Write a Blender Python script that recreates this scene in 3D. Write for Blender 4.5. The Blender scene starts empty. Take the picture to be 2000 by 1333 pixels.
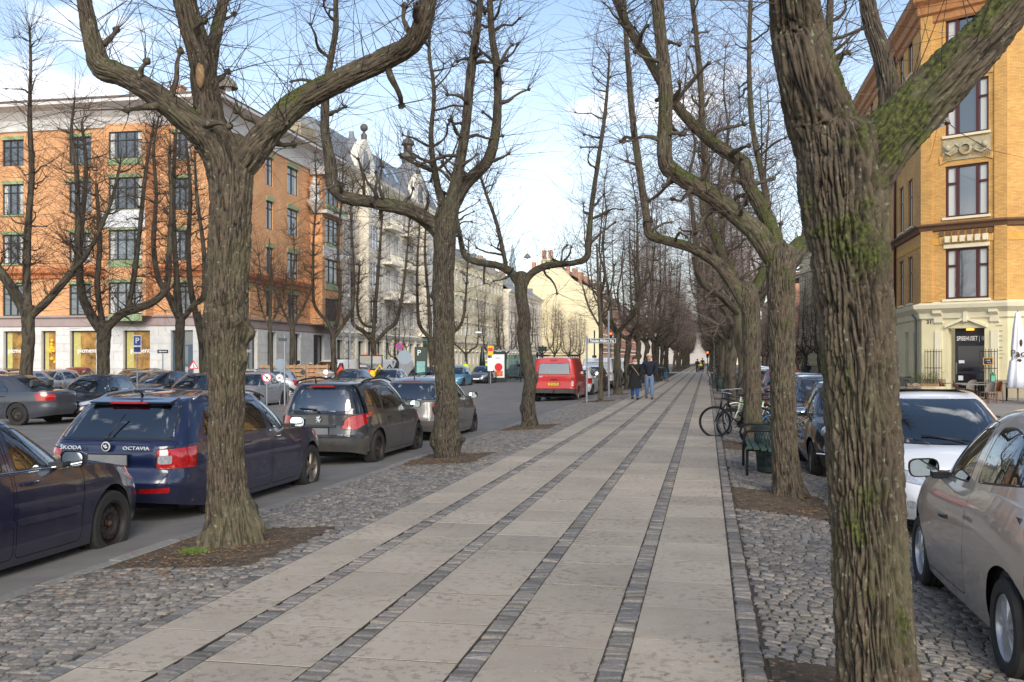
import bpy, bmesh, math, random
import numpy as np
from mathutils import Vector, Matrix
from math import sin, cos, pi, radians, sqrt, atan2, tan
R_ = random.Random(7)
S = bpy.context.scene
# ---------------------------------------------------------------- camera
F_, HY_, H_ = 1960.0, 702.0, 1.67
TH = math.atan(380 / F_); CT, ST = cos(TH), sin(TH)
cam = bpy.data.cameras.new('camera'); camo = bpy.data.objects.new('camera', cam)
S.collection.objects.link(camo); S.camera = camo
camo.location = (0, 0, H_); camo.rotation_euler = (pi / 2, 0, TH)
cam.sensor_width = 36; cam.lens = F_ / 2000 * 36; cam.shift_y = 35.5 / 2000
cam.clip_start = 0.1; cam.clip_end = 3000
# ---------------------------------------------------------------- light
SUN_EL, SUN_AZ = radians(29), radians(160)     # azimuth measured clockwise from +Y
w = bpy.data.worlds.new('World'); S.world = w; w.use_nodes = True
nt = w.node_tree; nt.nodes.clear()
N = nt.nodes.new; LK = nt.links.new
out = N('ShaderNodeOutputWorld'); bg = N('ShaderNodeBackground'); LK(bg.outputs[0], out.inputs[0])
sky = N('ShaderNodeTexSky'); sky.sky_type = 'NISHITA'; sky.sun_disc = False
sky.sun_elevation = SUN_EL; sky.sun_rotation = SUN_AZ
sky.air_density = 1.0; sky.dust_density = 1.2; sky.ozone_density = 1.6
bg.inputs[1].default_value = 0.15
tc = N('ShaderNodeTexCoord')
mp = N('ShaderNodeMapping'); mp.inputs['Scale'].default_value = (1, 1, 2.4); mp.inputs['Location'].default_value = (0.35, 0.2, 0.1)
LK(tc.outputs['Generated'], mp.inputs[0])
n1 = N('ShaderNodeTexNoise'); n1.inputs['Scale'].default_value = 3.4; n1.inputs['Detail'].default_value = 5; n1.inputs['Roughness'].default_value = 0.5
LK(mp.outputs[0], n1.inputs[0])
cr = N('ShaderNodeValToRGB'); cr.color_ramp.elements[0].position = 0.565; cr.color_ramp.elements[1].position = 0.66
LK(n1.outputs[0], cr.inputs[0])
mx = N('ShaderNodeMix'); mx.data_type = 'RGBA'
hs_ = N('ShaderNodeHueSaturation'); hs_.inputs['Saturation'].default_value = .92; hs_.inputs['Value'].default_value = .76; LK(sky.outputs[0], hs_.inputs['Color']); LK(hs_.outputs[0], mx.inputs['A'])
mx.inputs['B'].default_value = (6.0, 6.0, 6.1, 1)
# low haze: the sky whitens towards the horizon
sx = N('ShaderNodeSeparateXYZ'); LK(tc.outputs['Generated'], sx.inputs[0])
mr = N('ShaderNodeMapRange'); mr.inputs['From Min'].default_value = 0.0; mr.inputs['From Max'].default_value = 0.34
mr.inputs['To Min'].default_value = 0.5; mr.inputs['To Max'].default_value = 0.0
LK(sx.outputs['Z'], mr.inputs['Value'])
ma = N('ShaderNodeMath'); ma.operation = 'MAXIMUM'; LK(cr.outputs[0], ma.inputs[0]); LK(mr.outputs[0], ma.inputs[1])
LK(ma.outputs[0], mx.inputs['Factor'])
LK(mx.outputs['Result'], bg.inputs[0])
sl = bpy.data.lights.new('sun', 'SUN'); sl.energy = 1.6; sl.angle = radians(36); sl.color = (1, .93, .84)
so = bpy.data.objects.new('sun', sl); S.collection.objects.link(so)
sd = Vector((sin(SUN_AZ) * cos(SUN_EL), cos(SUN_AZ) * cos(SUN_EL), sin(SUN_EL)))
so.rotation_euler = sd.to_track_quat('Z', 'Y').to_euler()
S.view_settings.view_transform = 'Standard'; S.view_settings.look = 'None'
S.view_settings.exposure = 0.96; S.view_settings.gamma = 1
try: S.view_settings.use_curve_mapping = False
except Exception: pass
S.cycles.max_bounces = 6; S.cycles.diffuse_bounces = 3; S.cycles.glossy_bounces = 3; S.cycles.transparent_max_bounces = 12; S.cycles.transmission_bounces = 4
S.cycles.use_denoising = True
# ---------------------------------------------------------------- helpers
COL = S.collection
def ray(px, py): 
    u, v = (px - 1000) / F_, (HY_ - py) / F_
    return u * CT - ST, u * ST + CT, v
def G(px, py, z=0.0):          # ground point of height z under a pixel of the survey photo
    x, y, v = ray(px, py); d = (z - H_) / v; return Vector((x * d, y * d, z))
def A(px, py, Y):              # point on the plane y = Y
    x, y, v = ray(px, py); d = Y / y; return Vector((x * d, Y, H_ + v * d))
def AX(px, py, X):             # point on the plane x = X
    x, y, v = ray(px, py); d = X / x; return Vector((X, y * d, H_ + v * d))
def tag(o, label=None, cat=None, group=None, kind=None):
    if label: o['label'] = label
    if cat: o['category'] = cat
    if group: o['group'] = group
    if kind: o['kind'] = kind
    return o
def empty(name, loc=(0, 0, 0), rz=0, label=None, cat=None, group=None):
    o = bpy.data.objects.new(name, None); COL.objects.link(o)
    o.location = loc; o.rotation_euler = (0, 0, rz); o.empty_display_size = .1
    return tag(o, label, cat, group)
def link(name, me, m=None, parent=None, loc=None, rz=None, kind=None):
    o = bpy.data.objects.new(name, me); COL.objects.link(o)
    if m is not None:
        if not me.materials: me.materials.append(m)
        elif me.materials[0] is not m:
            o.material_slots[0].link = 'OBJECT'; o.material_slots[0].material = m
    if parent: o.parent = parent
    if loc is not None: o.location = loc
    if rz is not None: o.rotation_euler = (0, 0, rz)
    if kind: o['kind'] = kind
    return o
def kids(o):
    return [c for c in COL_CH.get(o.name, [])]
def copy_tree(o, parent=None):
    c = o.copy(); COL.objects.link(c)
    if parent: c.parent = parent
    for ch in list(o.children): copy_tree(ch, c)
    return c
def lin(c):
    c = c / 255.0
    return c / 12.92 if c <= .04045 else ((c + .055) / 1.055) ** 2.4
def rgb(r, g, b): return (lin(r), lin(g), lin(b), 1)
MATS = {}
def mat(name, col=(128, 128, 128), rough=.6, metal=0, vary=0, vscale=5, bump=0, bscale=40, emit=0, coat=0, coord='Object', col2=None, alpha=1, trans=0, spec=.5, dirt=0, rand=0):
    if name in MATS: return MATS[name]
    m = bpy.data.materials.new(name); m.use_nodes = True; MATS[name] = m
    nt = m.node_tree; b = nt.nodes['Principled BSDF']; N = nt.nodes.new; L = nt.links.new
    c = rgb(*col); b.inputs['Base Color'].default_value = c
    b.inputs['Roughness'].default_value = rough; b.inputs['Metallic'].default_value = metal
    b.inputs['Specular IOR Level'].default_value = spec
    if coat: b.inputs['Coat Weight'].default_value = coat; b.inputs['Coat Roughness'].default_value = .04
    if trans: b.inputs['Transmission Weight'].default_value = trans
    if alpha < 1: b.inputs['Alpha'].default_value = alpha
    if emit: b.inputs['Emission Color'].default_value = c; b.inputs['Emission Strength'].default_value = emit
    src = None
    if vary or bump or rand or dirt:
        t = N('ShaderNodeTexCoord')
    if vary:
        n = N('ShaderNodeTexNoise'); n.inputs['Scale'].default_value = vscale; n.inputs['Detail'].default_value = 6; n.inputs['Roughness'].default_value = .65
        L(t.outputs[coord], n.inputs[0])
        r = N('ShaderNodeValToRGB'); r.color_ramp.elements[0].position = .3; r.color_ramp.elements[1].position = .7
        c2 = rgb(*col2) if col2 else tuple(x * (1 - vary) for x in c[:3]) + (1,)
        r.color_ramp.elements[0].color = c2; r.color_ramp.elements[1].color = c if col2 else tuple(min(1, x * (1 + vary * .5)) for x in c[:3]) + (1,)
        L(n.outputs[0], r.inputs[0]); src = r.outputs[0]
    if rand:
        oi = N('ShaderNodeObjectInfo'); hs = N('ShaderNodeHueSaturation')
        mr = N('ShaderNodeMapRange'); mr.inputs['To Min'].default_value = 1 - rand; mr.inputs['To Max'].default_value = 1 + rand
        L(oi.outputs['Random'], mr.inputs['Value']); L(mr.outputs[0], hs.inputs['Value'])
        if src: L(src, hs.inputs['Color'])
        else: hs.inputs['Color'].default_value = c
        src = hs.outputs[0]
    if dirt:   # road dirt: a stain that climbs from the sills, in the car's own space
        sp = N('ShaderNodeSeparateXYZ'); L(t.outputs['Object'], sp.inputs[0])
        n = N('ShaderNodeTexNoise'); n.inputs['Scale'].default_value = 5; n.inputs['Detail'].default_value = 8
        L(t.outputs['Object'], n.inputs[0])
        a = N('ShaderNodeMath'); a.operation = 'MULTIPLY_ADD'; a.inputs[1].default_value = .9; L(n.outputs[0], a.inputs[0]); L(sp.outputs['Z'], a.inputs[2])
        q = N('ShaderNodeMapRange'); q.inputs['From Min'].default_value = .62; q.inputs['From Max'].default_value = 1.15; q.inputs['To Min'].default_value = dirt; q.inputs['To Max'].default_value = dirt * .04
        L(a.outputs[0], q.inputs['Value'])
        k = N('ShaderNodeMix'); k.data_type = 'RGBA'; L(q.outputs[0], k.inputs['Factor'])
        if src: L(src, k.inputs['A'])
        else: k.inputs['A'].default_value = c
        k.inputs['B'].default_value = rgb(112, 104, 92); src = k.outputs['Result']
        rr = N('ShaderNodeMapRange'); rr.inputs['To Min'].default_value = rough; rr.inputs['To Max'].default_value = .75
        L(q.outputs[0], rr.inputs['Value']); L(rr.outputs[0], b.inputs['Roughness'])
        if coat:
            cc = N('ShaderNodeMapRange'); cc.inputs['To Min'].default_value = coat; cc.inputs['To Max'].default_value = 0
            L(q.outputs[0], cc.inputs['Value']); L(cc.outputs[0], b.inputs['Coat Weight'])
    if src: L(src, b.inputs['Base Color'])
    if bump:
        n = N('ShaderNodeTexNoise'); n.inputs['Scale'].default_value = bscale; n.inputs['Detail'].default_value = 5
        L(t.outputs[coord], n.inputs[0]); bp = N('ShaderNodeBump'); bp.inputs['Strength'].default_value = bump; bp.inputs['Distance'].default_value = .02
        L(n.outputs[0], bp.inputs['Height']); L(bp.outputs[0], b.inputs['Normal'])
    return m
def fast_mesh(name, V, F, smooth=False, uv=None, attrs=None):
    """V (n,3) array, F (m,k) array of equal-sized polygons"""
    me = bpy.data.meshes.new(name); V = np.asarray(V, dtype=np.float32); F = np.asarray(F, dtype=np.int32)
    m, k = F.shape
    me.vertices.add(len(V)); me.vertices.foreach_set('co', V.ravel())
    me.loops.add(m * k); me.loops.foreach_set('vertex_index', F.ravel())
    me.polygons.add(m); me.polygons.foreach_set('loop_start', np.arange(0, m * k, k, dtype=np.int32))
    if smooth: me.polygons.foreach_set('use_smooth', np.ones(m, dtype=bool))
    if uv is not None:
        l = me.uv_layers.new(name='UVMap'); l.data.foreach_set('uv', np.asarray(uv, dtype=np.float32)[F.ravel()].ravel())
    for kx, a in (attrs or {}).items():
        at = me.attributes.new(kx, 'FLOAT', 'POINT'); at.data.foreach_set('value', np.asarray(a, dtype=np.float32))
    me.update(calc_edges=True); return me
BOXF = [(0, 3, 2, 1), (4, 5, 6, 7), (0, 1, 5, 4), (1, 2, 6, 5), (2, 3, 7, 6), (3, 0, 4, 7)]
class MB:
    def __init__(s): s.v = []; s.f = []; s.T = None
    def add(s, vs, fs):
        o = len(s.v)
        if s.T is not None: vs = [tuple(s.T @ Vector(p)) for p in vs]
        s.v.extend(vs); s.f.extend(tuple(i + o for i in q) for q in fs); return s
    def box(s, x0, x1, y0, y1, z0, z1):
        s.add([(x0, y0, z0), (x1, y0, z0), (x1, y1, z0), (x0, y1, z0), (x0, y0, z1), (x1, y0, z1), (x1, y1, z1), (x0, y1, z1)], BOXF); return s
    def cbox(s, x, y, z, sx, sy, sz): return s.box(x - sx / 2, x + sx / 2, y - sy / 2, y + sy / 2, z - sz / 2, z + sz / 2)
    def bbox(s, x0, x1, y0, y1, z0, z1, b):   # chamfered along z edges and top
        P = [(x0 + b, y0), (x1 - b, y0), (x1, y0 + b), (x1, y1 - b), (x1 - b, y1), (x0 + b, y1), (x0, y1 - b), (x0, y0 + b)]
        cx, cy = (x0 + x1) / 2, (y0 + y1) / 2
        Q = [(cx + (x - cx) * (1 - b / max(.001, (x1 - x0) / 2)), cy + (y - cy) * (1 - b / max(.001, (y1 - y0) / 2))) for x, y in P]
        vs = [(x, y, z0) for x, y in P] + [(x, y, z1 - b) for x, y in P] + [(x, y, z1) for x, y in Q]
        fs = [(7, 6, 5, 4, 3, 2, 1, 0), tuple(range(16, 24))]
        for k in (0, 8):
            for i in range(8): j = (i + 1) % 8; fs.append((k + i, k + j, k + 8 + j, k + 8 + i))
        return s.add(vs, fs)
    def prism(s, poly, a, b, axis='z'):
        n = len(poly)
        mk = {'z': lambda p, t: (p[0], p[1], t), 'y': lambda p, t: (p[0], t, p[1]), 'x': lambda p, t: (t, p[0], p[1])}[axis]
        vs = [mk(p, a) for p in poly] + [mk(p, b) for p in poly]
        fs = [tuple(range(n))[::-1], tuple(range(n, 2 * n))] + [(i, (i + 1) % n, n + (i + 1) % n, n + i) for i in range(n)]
        return s.add(vs, fs)
    def tube(s, pts, r, n=6, cap=True):
        pts = [Vector(p) for p in pts]; rs = r if isinstance(r, (list, tuple)) else [r] * len(pts)
        o = len(s.v); vs = []; fs = []
        t0 = (pts[1] - pts[0]).normalized(); a = t0.orthogonal().normalized()
        for i, p in enumerate(pts):
            t = (pts[min(i + 1, len(pts) - 1)] - pts[max(i - 1, 0)])
            if t.length < 1e-9: t = t0
            t.normalize(); a = (a - t * a.dot(t))
            if a.length < 1e-6: a = t.orthogonal()
            a.normalize(); b = t.cross(a)
            for k in range(n):
                g = 2 * pi * k / n; vs.append(tuple(p + (a * cos(g) + b * sin(g)) * rs[i]))
        for i in range(len(pts) - 1):
            for k in range(n):
                j = (k + 1) % n; fs.append((i * n + k, i * n + j, (i + 1) * n + j, (i + 1) * n + k))
        if cap: fs.append(tuple(range(n))[::-1]); fs.append(tuple(range(len(vs) - n, len(vs))))
        return s.add(vs, fs)
    def lathe(s, prof, n=24, axis='z', c=(0, 0, 0), arc=1.0):
        vs = []; fs = []; m = len(prof)
        full = arc >= 1; nn = n if full else n + 1
        for k in range(nn):
            g = 2 * pi * arc * k / n
            for r, h in prof:
                x, y = r * cos(g), r * sin(g)
                p = {'z': (x, y, h), 'y': (x, h, y), 'x': (h, x, y)}[axis]
                vs.append((p[0] + c[0], p[1] + c[1], p[2] + c[2]))
        for k in range(n):
            j = (k + 1) % nn
            for i in range(m - 1):
                q = (k * m + i, j * m + i, j * m + i + 1, k * m + i + 1)
                fs.append(q if axis != 'y' else q[::-1])
        return s.add(vs, fs)
    def sphere(s, c, r, n=12, m=8, sc=(1, 1, 1)):
        prof = [(r * sin(pi * i / m), -r * cos(pi * i / m)) for i in range(m + 1)]
        vs = []; fs = []
        for k in range(n):
            g = 2 * pi * k / n
            for q, h in prof: vs.append((c[0] + q * cos(g) * sc[0], c[1] + q * sin(g) * sc[1], c[2] + h * sc[2]))
        M = m + 1
        for k in range(n):
            j = (k + 1) % n
            for i in range(m): fs.append((k * M + i, j * M + i, j * M + i + 1, k * M + i + 1))
        return s.add(vs, fs)
    def mesh(s, name, smooth=False, ang=None, weld=False):
        me = bpy.data.meshes.new(name); me.from_pydata(s.v, [], s.f)
        if weld:
            bm = bmesh.new(); bm.from_mesh(me); bmesh.ops.remove_doubles(bm, verts=bm.verts, dist=1e-4)
            bmesh.ops.recalc_face_normals(bm, faces=bm.faces); bm.to_mesh(me); bm.free()
        if smooth:
            me.polygons.foreach_set('use_smooth', [True] * len(me.polygons))
            if ang: me.set_sharp_from_angle(angle=radians(ang))
        me.update(); return me
    def build(s, name, m, parent=None, smooth=False, ang=None, loc=None, rz=None, kind=None, weld=False):
        return link(name, s.mesh(name, smooth, ang, weld), m, parent, loc, rz, kind)
TMP = bpy.data.scenes.new('workbench')
def bake(o):      # evaluate one object by itself, away from the big scene
    TMP.collection.objects.link(o); TMP.view_layers[0].update(); dg = TMP.view_layers[0].depsgraph; return bpy.data.meshes.new_from_object(o.evaluated_get(dg))
def text(txt, size, m, parent=None, loc=(0, 0, 0), rot=(pi / 2, 0, 0), name='lettering', ext=.002, bold=0, align='CENTER', sx=1):
    c = bpy.data.curves.new('t', 'FONT'); c.body = txt; c.size = size; c.extrude = ext; c.align_x = align; c.align_y = 'CENTER'; c.offset = bold; c.resolution_u = 2
    t = bpy.data.objects.new('t', c); me = bake(t)
    bpy.data.objects.remove(t); bpy.data.curves.remove(c)
    me.name = name
    me.materials.clear(); o = link(name, me, m, parent); o.location = loc; o.rotation_euler = rot; o.scale = (sx, 1, 1)
    return o
def interp(x, T):
    xs, ys = zip(*T); return float(np.interp(x, xs, ys))
def crom(P, n):
    """Catmull-Rom through rows of P, n samples per span"""
    P = np.asarray(P, float); Q = np.vstack([2 * P[0] - P[1], P, 2 * P[-1] - P[-2]]); o = []
    for i in range(1, len(Q) - 2):
        t = np.linspace(0, 1, n, endpoint=False)[:, None]; a, b, c, d = Q[i - 1], Q[i], Q[i + 1], Q[i + 2]
        o.append(.5 * (2 * b + (c - a) * t + (2 * a - 5 * b + 4 * c - d) * t ** 2 + (3 * b - a - 3 * c + d) * t ** 3))
    o.append(P[-1:]); return np.vstack(o)
# vectorised gradient noise
_rs = np.random.RandomState(3); _perm = np.tile(_rs.permutation(256), 3); _g = _rs.normal(size=(256, 3)); _g /= np.linalg.norm(_g, axis=1)[:, None]
def pnoise(p):
    p = np.asarray(p, float); i = np.floor(p).astype(int); f = p - i; i &= 255
    u = f * f * f * (f * (f * 6 - 15) + 10); r = 0
    for dx in (0, 1):
        for dy in (0, 1):
            for dz in (0, 1):
                h = _perm[_perm[_perm[i[:, 0] + dx] + i[:, 1] + dy] + i[:, 2] + dz]
                g = (_g[h] * (f - np.array([dx, dy, dz]))).sum(1)
                wx = u[:, 0] if dx else 1 - u[:, 0]; wy = u[:, 1] if dy else 1 - u[:, 1]; wz = u[:, 2] if dz else 1 - u[:, 2]
                r = r + g * wx * wy * wz
    return r * 1.6
# ================================================================ ground
XL, XR = -3.35, .19            # edges of the slab promenade
def zg(x):
    return float(np.interp(x, [-30, -20.4, -20.3, -20, -5.2, -5.19, -3.45, .3, 1.3, 2.1, 3.6, 9, 9.01, 20], [-.27, -.27, -.27, -.36, -.22, -.10, 0, 0, -.10, -.2, -.2, -.22, -.1, -.1]))
def spots_mat(name, c, cd, scale, joints=False):
    m = mat(name, c, .85); nt = m.node_tree; b = nt.nodes['Principled BSDF']; N = nt.nodes.new; L = nt.links.new
    g = N('ShaderNodeNewGeometry'); P = g.outputs['Position']
    def noise(sc, det, lo, hi, rough=.6):
        n = N('ShaderNodeTexNoise'); n.inputs['Scale'].default_value = sc; n.inputs['Detail'].default_value = det; n.inputs['Roughness'].default_value = rough
        L(P, n.inputs[0]); r = N('ShaderNodeMapRange'); r.inputs['From Min'].default_value = lo; r.inputs['From Max'].default_value = hi
        L(n.outputs[0], r.inputs['Value']); return r.outputs[0], n.outputs[0]
    def mixc(f, a, bcol, k):
        x = N('ShaderNodeMix'); x.data_type = 'RGBA'; q = N('ShaderNodeMath'); q.operation = 'MULTIPLY'; q.inputs[1].default_value = k
        L(f, q.inputs[0]); L(q.outputs[0], x.inputs['Factor'])
        if isinstance(a, tuple): x.inputs['A'].default_value = a
        else: L(a, x.inputs['A'])
        x.inputs['B'].default_value = bcol; return x.outputs['Result']
    sp, _ = noise(scale, 2, .54, .585); big, _ = noise(.9, 5, .35, .7); grit, gh = noise(230, 3, .3, .75); mid, _ = noise(3.3, 5, .52, .7)
    msk, _ = noise(1.3, 3, .38, .62)
    q = N('ShaderNodeMath'); q.operation = 'MULTIPLY'; L(sp, q.inputs[0]); L(msk, q.inputs[1])
    o = mixc(big, rgb(*c), rgb(*[x * .86 for x in c]), 1)
    o = mixc(mid, o, rgb(c[0] * .84, c[1] * .79, c[2] * .73), .55)
    o = mixc(q.outputs[0], o, rgb(*cd), .72)
    o = mixc(grit, o, rgb(*[min(255, x * 1.22) for x in c]), .55)
    gum, _ = noise(46, 1, .725, .74); o = mixc(gum, o, rgb(206, 202, 194), .8)
    L(o, b.inputs['Base Color'])
    oi = N('ShaderNodeObjectInfo'); hs = N('ShaderNodeHueSaturation'); mr = N('ShaderNodeMapRange'); mr.inputs['To Min'].default_value = .88; mr.inputs['To Max'].default_value = 1.10
    L(oi.outputs['Random'], mr.inputs['Value']); L(mr.outputs[0], hs.inputs['Value']); L(o, hs.inputs['Color']); L(hs.outputs[0], b.inputs['Base Color'])
    bp = N('ShaderNodeBump'); bp.inputs['Strength'].default_value = .25; bp.inputs['Distance'].default_value = .004; L(gh, bp.inputs['Height']); L(bp.outputs[0], b.inputs['Normal'])
    return m
M_slab = spots_mat('slab_concrete', (158, 147, 131), (74, 63, 53), 15)
M_asph = mat('asphalt', (112, 109, 105), .9, vary=.25, vscale=1.2, bump=.3, bscale=260)
M_asph2 = mat('asphalt_far', (122, 117, 110), .9, vary=.2, vscale=1.2, bump=.2, bscale=200)
M_soil = mat('soil', (92, 77, 60), 1, vary=.6, vscale=11, bump=1, bscale=60)
M_joint = mat('joint_sand', (62, 56, 46), 1, vary=.4, vscale=60)
M_kerb = mat('granite_kerb', (128, 126, 120), .8, vary=.35, vscale=14, bump=.4, bscale=50, rand=.15)
def sett_mat(name, attr):
    m = mat(name, (120, 118, 114), .62); nt = m.node_tree; b = nt.nodes['Principled BSDF']; N = nt.nodes.new; L = nt.links.new
    if attr: a = N('ShaderNodeAttribute'); a.attribute_name = 'tint'; v = a.outputs['Fac']
    else: a = N('ShaderNodeObjectInfo'); v = a.outputs['Random']
    r = N('ShaderNodeValToRGB'); e = r.color_ramp.elements; e[0].color = rgb(90, 86, 80); e[1].color = rgb(140, 133, 124)
    for p, c in ((.3, (116, 110, 101)), (.55, (136, 127, 116)), (.8, (104, 101, 97))): k = e.new(p); k.color = rgb(*c)
    L(v, r.inputs[0]); g = N('ShaderNodeNewGeometry'); n = N('ShaderNodeTexNoise'); n.inputs['Scale'].default_value = 40; n.inputs['Detail'].default_value = 6; n.inputs['Roughness'].default_value = .7
    L(g.outputs['Position'], n.inputs[0]); mr = N('ShaderNodeMapRange'); mr.inputs['From Min'].default_value = .3; mr.inputs['From Max'].default_value = .7; mr.inputs['To Min'].default_value = .62; mr.inputs['To Max'].default_value = 1.28
    L(n.outputs[0], mr.inputs['Value']); h = N('ShaderNodeHueSaturation'); L(mr.outputs[0], h.inputs['Value']); L(r.outputs[0], h.inputs['Color']); L(h.outputs[0], b.inputs['Base Color'])
    bp = N('ShaderNodeBump'); bp.inputs['Strength'].default_value = .6; bp.inputs['Distance'].default_value = .01; L(n.outputs[0], bp.inputs['Height']); L(bp.outputs[0], b.inputs['Normal'])
    return m
M_sett = sett_mat('granite_sett', False); M_settm = sett_mat('granite_sett_mass', True)
def sheet(name, xs, y0, y1, m, dz=0, z=None, ny=1, kind='structure'):
    V = []; F = []; ys = np.linspace(y0, y1, ny + 1)
    for y in ys:
        for x in xs: V.append((x, y, (zg(x) if z is None else z) + dz))
    n = len(xs)
    for j in range(ny):
        for i in range(n - 1): F.append((j * n + i, j * n + i + 1, (j + 1) * n + i + 1, (j + 1) * n + i))
    return link(name, fast_mesh(name, V, F), m, kind=kind)
sheet('ground', [-1600, 1600], -300, 2200, mat('ground_far', (110, 105, 98), 1), z=-.5)
sheet('road', [-5.17, -8, -12, -20.3][::-1], -20, 900, M_asph)
sheet('side_road', [3.62, 6, 9], -20, 900, M_asph2, dz=-.01)
sheet('plaza', [-110, -20.3], -20, 56, M_asph2, z=-.362)
PV = sheet('pavement', [-30.5, -20.32], 56, 900, mat('pavement_slabs', (140, 135, 128), .9, vary=.15, vscale=1), z=-.25)
sheet('pavement', [-110, -30.5], 56, 70, MATS['pavement_slabs'], z=-.25)
sheet('pavement', [9.02, 60], -20, 900, MATS['pavement_slabs'], z=-.1)
k = MB(); k.box(-20.34, -20.18, 56, 700, -.45, -.235); k.box(-110, -20.34, 55.86, 56.0, -.45, -.235); k.box(8.9, 9.06, -20, 700, -.4, -.09)
k.build('kerb_line', M_kerb, kind='structure')
prom = sheet('promenade', [-3.40, -2, -1, .24], 2, 900, M_joint, dz=-.02)
# slabs
def stone_mesh(name, lx, ly, h, b, jit=0, rnd=R_):
    x, y = lx / 2, ly / 2
    j = lambda: rnd.uniform(-jit, jit)
    V = [(sx * x, sy * y, -h) for sx, sy in ((-1, -1), (1, -1), (1, 1), (-1, 1))]
    V += [(sx * x + j(), sy * y + j(), -b * .8) for sx, sy in ((-1, -1), (1, -1), (1, 1), (-1, 1))]
    V += [(sx * (x - b) + j(), sy * (y - b) + j(), j() * .5) for sx, sy in ((-1, -1), (1, -1), (1, 1), (-1, 1))]
    F = [(8, 9, 10, 11)] + [(i, (i + 1) % 4, 4 + (i + 1) % 4, 4 + i) for i in range(4)] + [(4 + i, 4 + (i + 1) % 4, 8 + (i + 1) % 4, 8 + i) for i in range(4)]
    me = bpy.data.meshes.new(name); me.from_pydata(V, [], F); return me
COLS = [(-3.35, -2.875), (-2.735, -2.107), (-1.967, -1.339), (-1.199, -.571), (-.431, .185)]
mass = []
for a, b in COLS: q = MB(); q.box(a - .003, b + .003, 2.2, 240, -.019, -.0012); q.build('joint_filling', M_joint, prom)
for ci, (a, b) in enumerate(COLS):
    me = stone_mesh('slab', b - a - .01, .787, .05, .002); y = 2.4 + [.1, .33, .55, .17, .42][ci]; i = 0
    while y < 240:
        if i < 60:
            o = link('slab', me, M_slab, prom); o.location = ((a + b) / 2, y + .4, R_.uniform(.0, .0022)); o.rotation_euler = (R_.uniform(-.0015, .0015), 0, R_.uniform(-.003, .003))
        else: mass.append(((a + b) / 2, y + .4, b - a - .006))
        y += .8; i += 1
mb = MB()
for x, y, wd in mass: mb.cbox(x, y, -.024, wd, .787, .05)
mb.build('slab_run', M_slab, prom, kind='stuff')
# setts, in bulk
def sett_mass(items, seed=1, jit=.005, b=.009, h=.05):
    """items: array of (cx, cy, cz, lx, ly, slope)"""
    it = np.array(items, float); n = len(it); rs = np.random.RandomState(seed)
    sx = np.array([-1, 1, 1, -1.]); sy = np.array([-1, -1, 1, 1.])
    V = np.zeros((n, 12, 3)); lx, ly = it[:, 3:4] / 2, it[:, 4:5] / 2
    V[:, 0:4, 0] = sx * lx; V[:, 0:4, 1] = sy * ly; V[:, 0:4, 2] = -h
    V[:, 4:8, 0] = sx * lx; V[:, 4:8, 1] = sy * ly; V[:, 4:8, 2] = -b * .9
    V[:, 8:12, 0] = sx * (lx - b); V[:, 8:12, 1] = sy * (ly - b)
    V[:, 4:12] += rs.uniform(-jit, jit, (n, 8, 3)) * np.array([1, 1, .6])
    V[:, :, 2] += V[:, :, 0] * it[:, 5:6] + rs.uniform(-.009, .005, (n, 1)) + V[:, :, 1] * rs.uniform(-.07, .07, (n, 1)) + V[:, :, 0] * rs.uniform(-.07, .07, (n, 1))
    V += it[:, None, :3]
    T = [(8, 9, 10, 11)] + [(i, (i + 1) % 4, 4 + (i + 1) % 4, 4 + i) for i in range(4)] + [(4 + i, 4 + (i + 1) % 4, 8 + (i + 1) % 4, 8 + i) for i in range(4)]
    Fc = (np.array(T)[None] + (np.arange(n) * 12)[:, None, None]).reshape(-1, 4)
    return fast_mesh('sett_mass', V.reshape(-1, 3), Fc, attrs={'tint': np.repeat(rs.rand(n), 12)})
VAR = {}
def sett_parts(items, parent):
    for cx, cy, cz, lx, ly, sl in items:
        key = (round(lx / .02), round(ly / .02), R_.randrange(3))
        if key not in VAR: VAR[key] = stone_mesh('sett', key[0] * .02 - .004, key[1] * .02 - .004, .05, .012, .006)
        o = link('sett', VAR[key], M_sett, parent); o.location = (cx, cy, cz + R_.uniform(-.008, .004)); o.rotation_euler = (R_.uniform(-.08, .08), -sl + R_.uniform(-.08, .08), R_.uniform(-.05, .05))
def split_setts(items, parent, vis, seed):
    cand = sorted([i for i in items if vis(i)], key=lambda i: i[1] ** 2 + i[0] ** 2)[:298]
    s = set(id(i) for i in cand); sett_parts(cand, parent)
    rest = [i for i in items if id(i) not in s]
    link('sett_run', sett_mass(rest, seed), M_settm, parent, kind='stuff')
def inview(i):
    x, y = i[0], i[1]
    d = -x * ST + y * CT
    if d < 4: return False
    px = 1000 + F_ * (x * CT + y * ST) / d; py = HY_ + F_ * (H_ - i[2]) / d
    return -5 < px < 2005 and py < 1338
strip = []
for xc in (-2.805, -2.037, -1.269, -.501):
    y = 3.4
    while y < 130:
        l = R_.uniform(.075, .125)
        strip.append((xc + R_.uniform(-.003, .003), y + l / 2, .003, .138, l - .008, 0)); y += l
for xc in (.25, -3.41):
    y = 3.4
    while y < 90:
        l = R_.uniform(.09, .14); strip.append((xc, y + l / 2, .004, .11, l - .01, 0)); y += l
split_setts(strip, prom, inview, 5)
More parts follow.
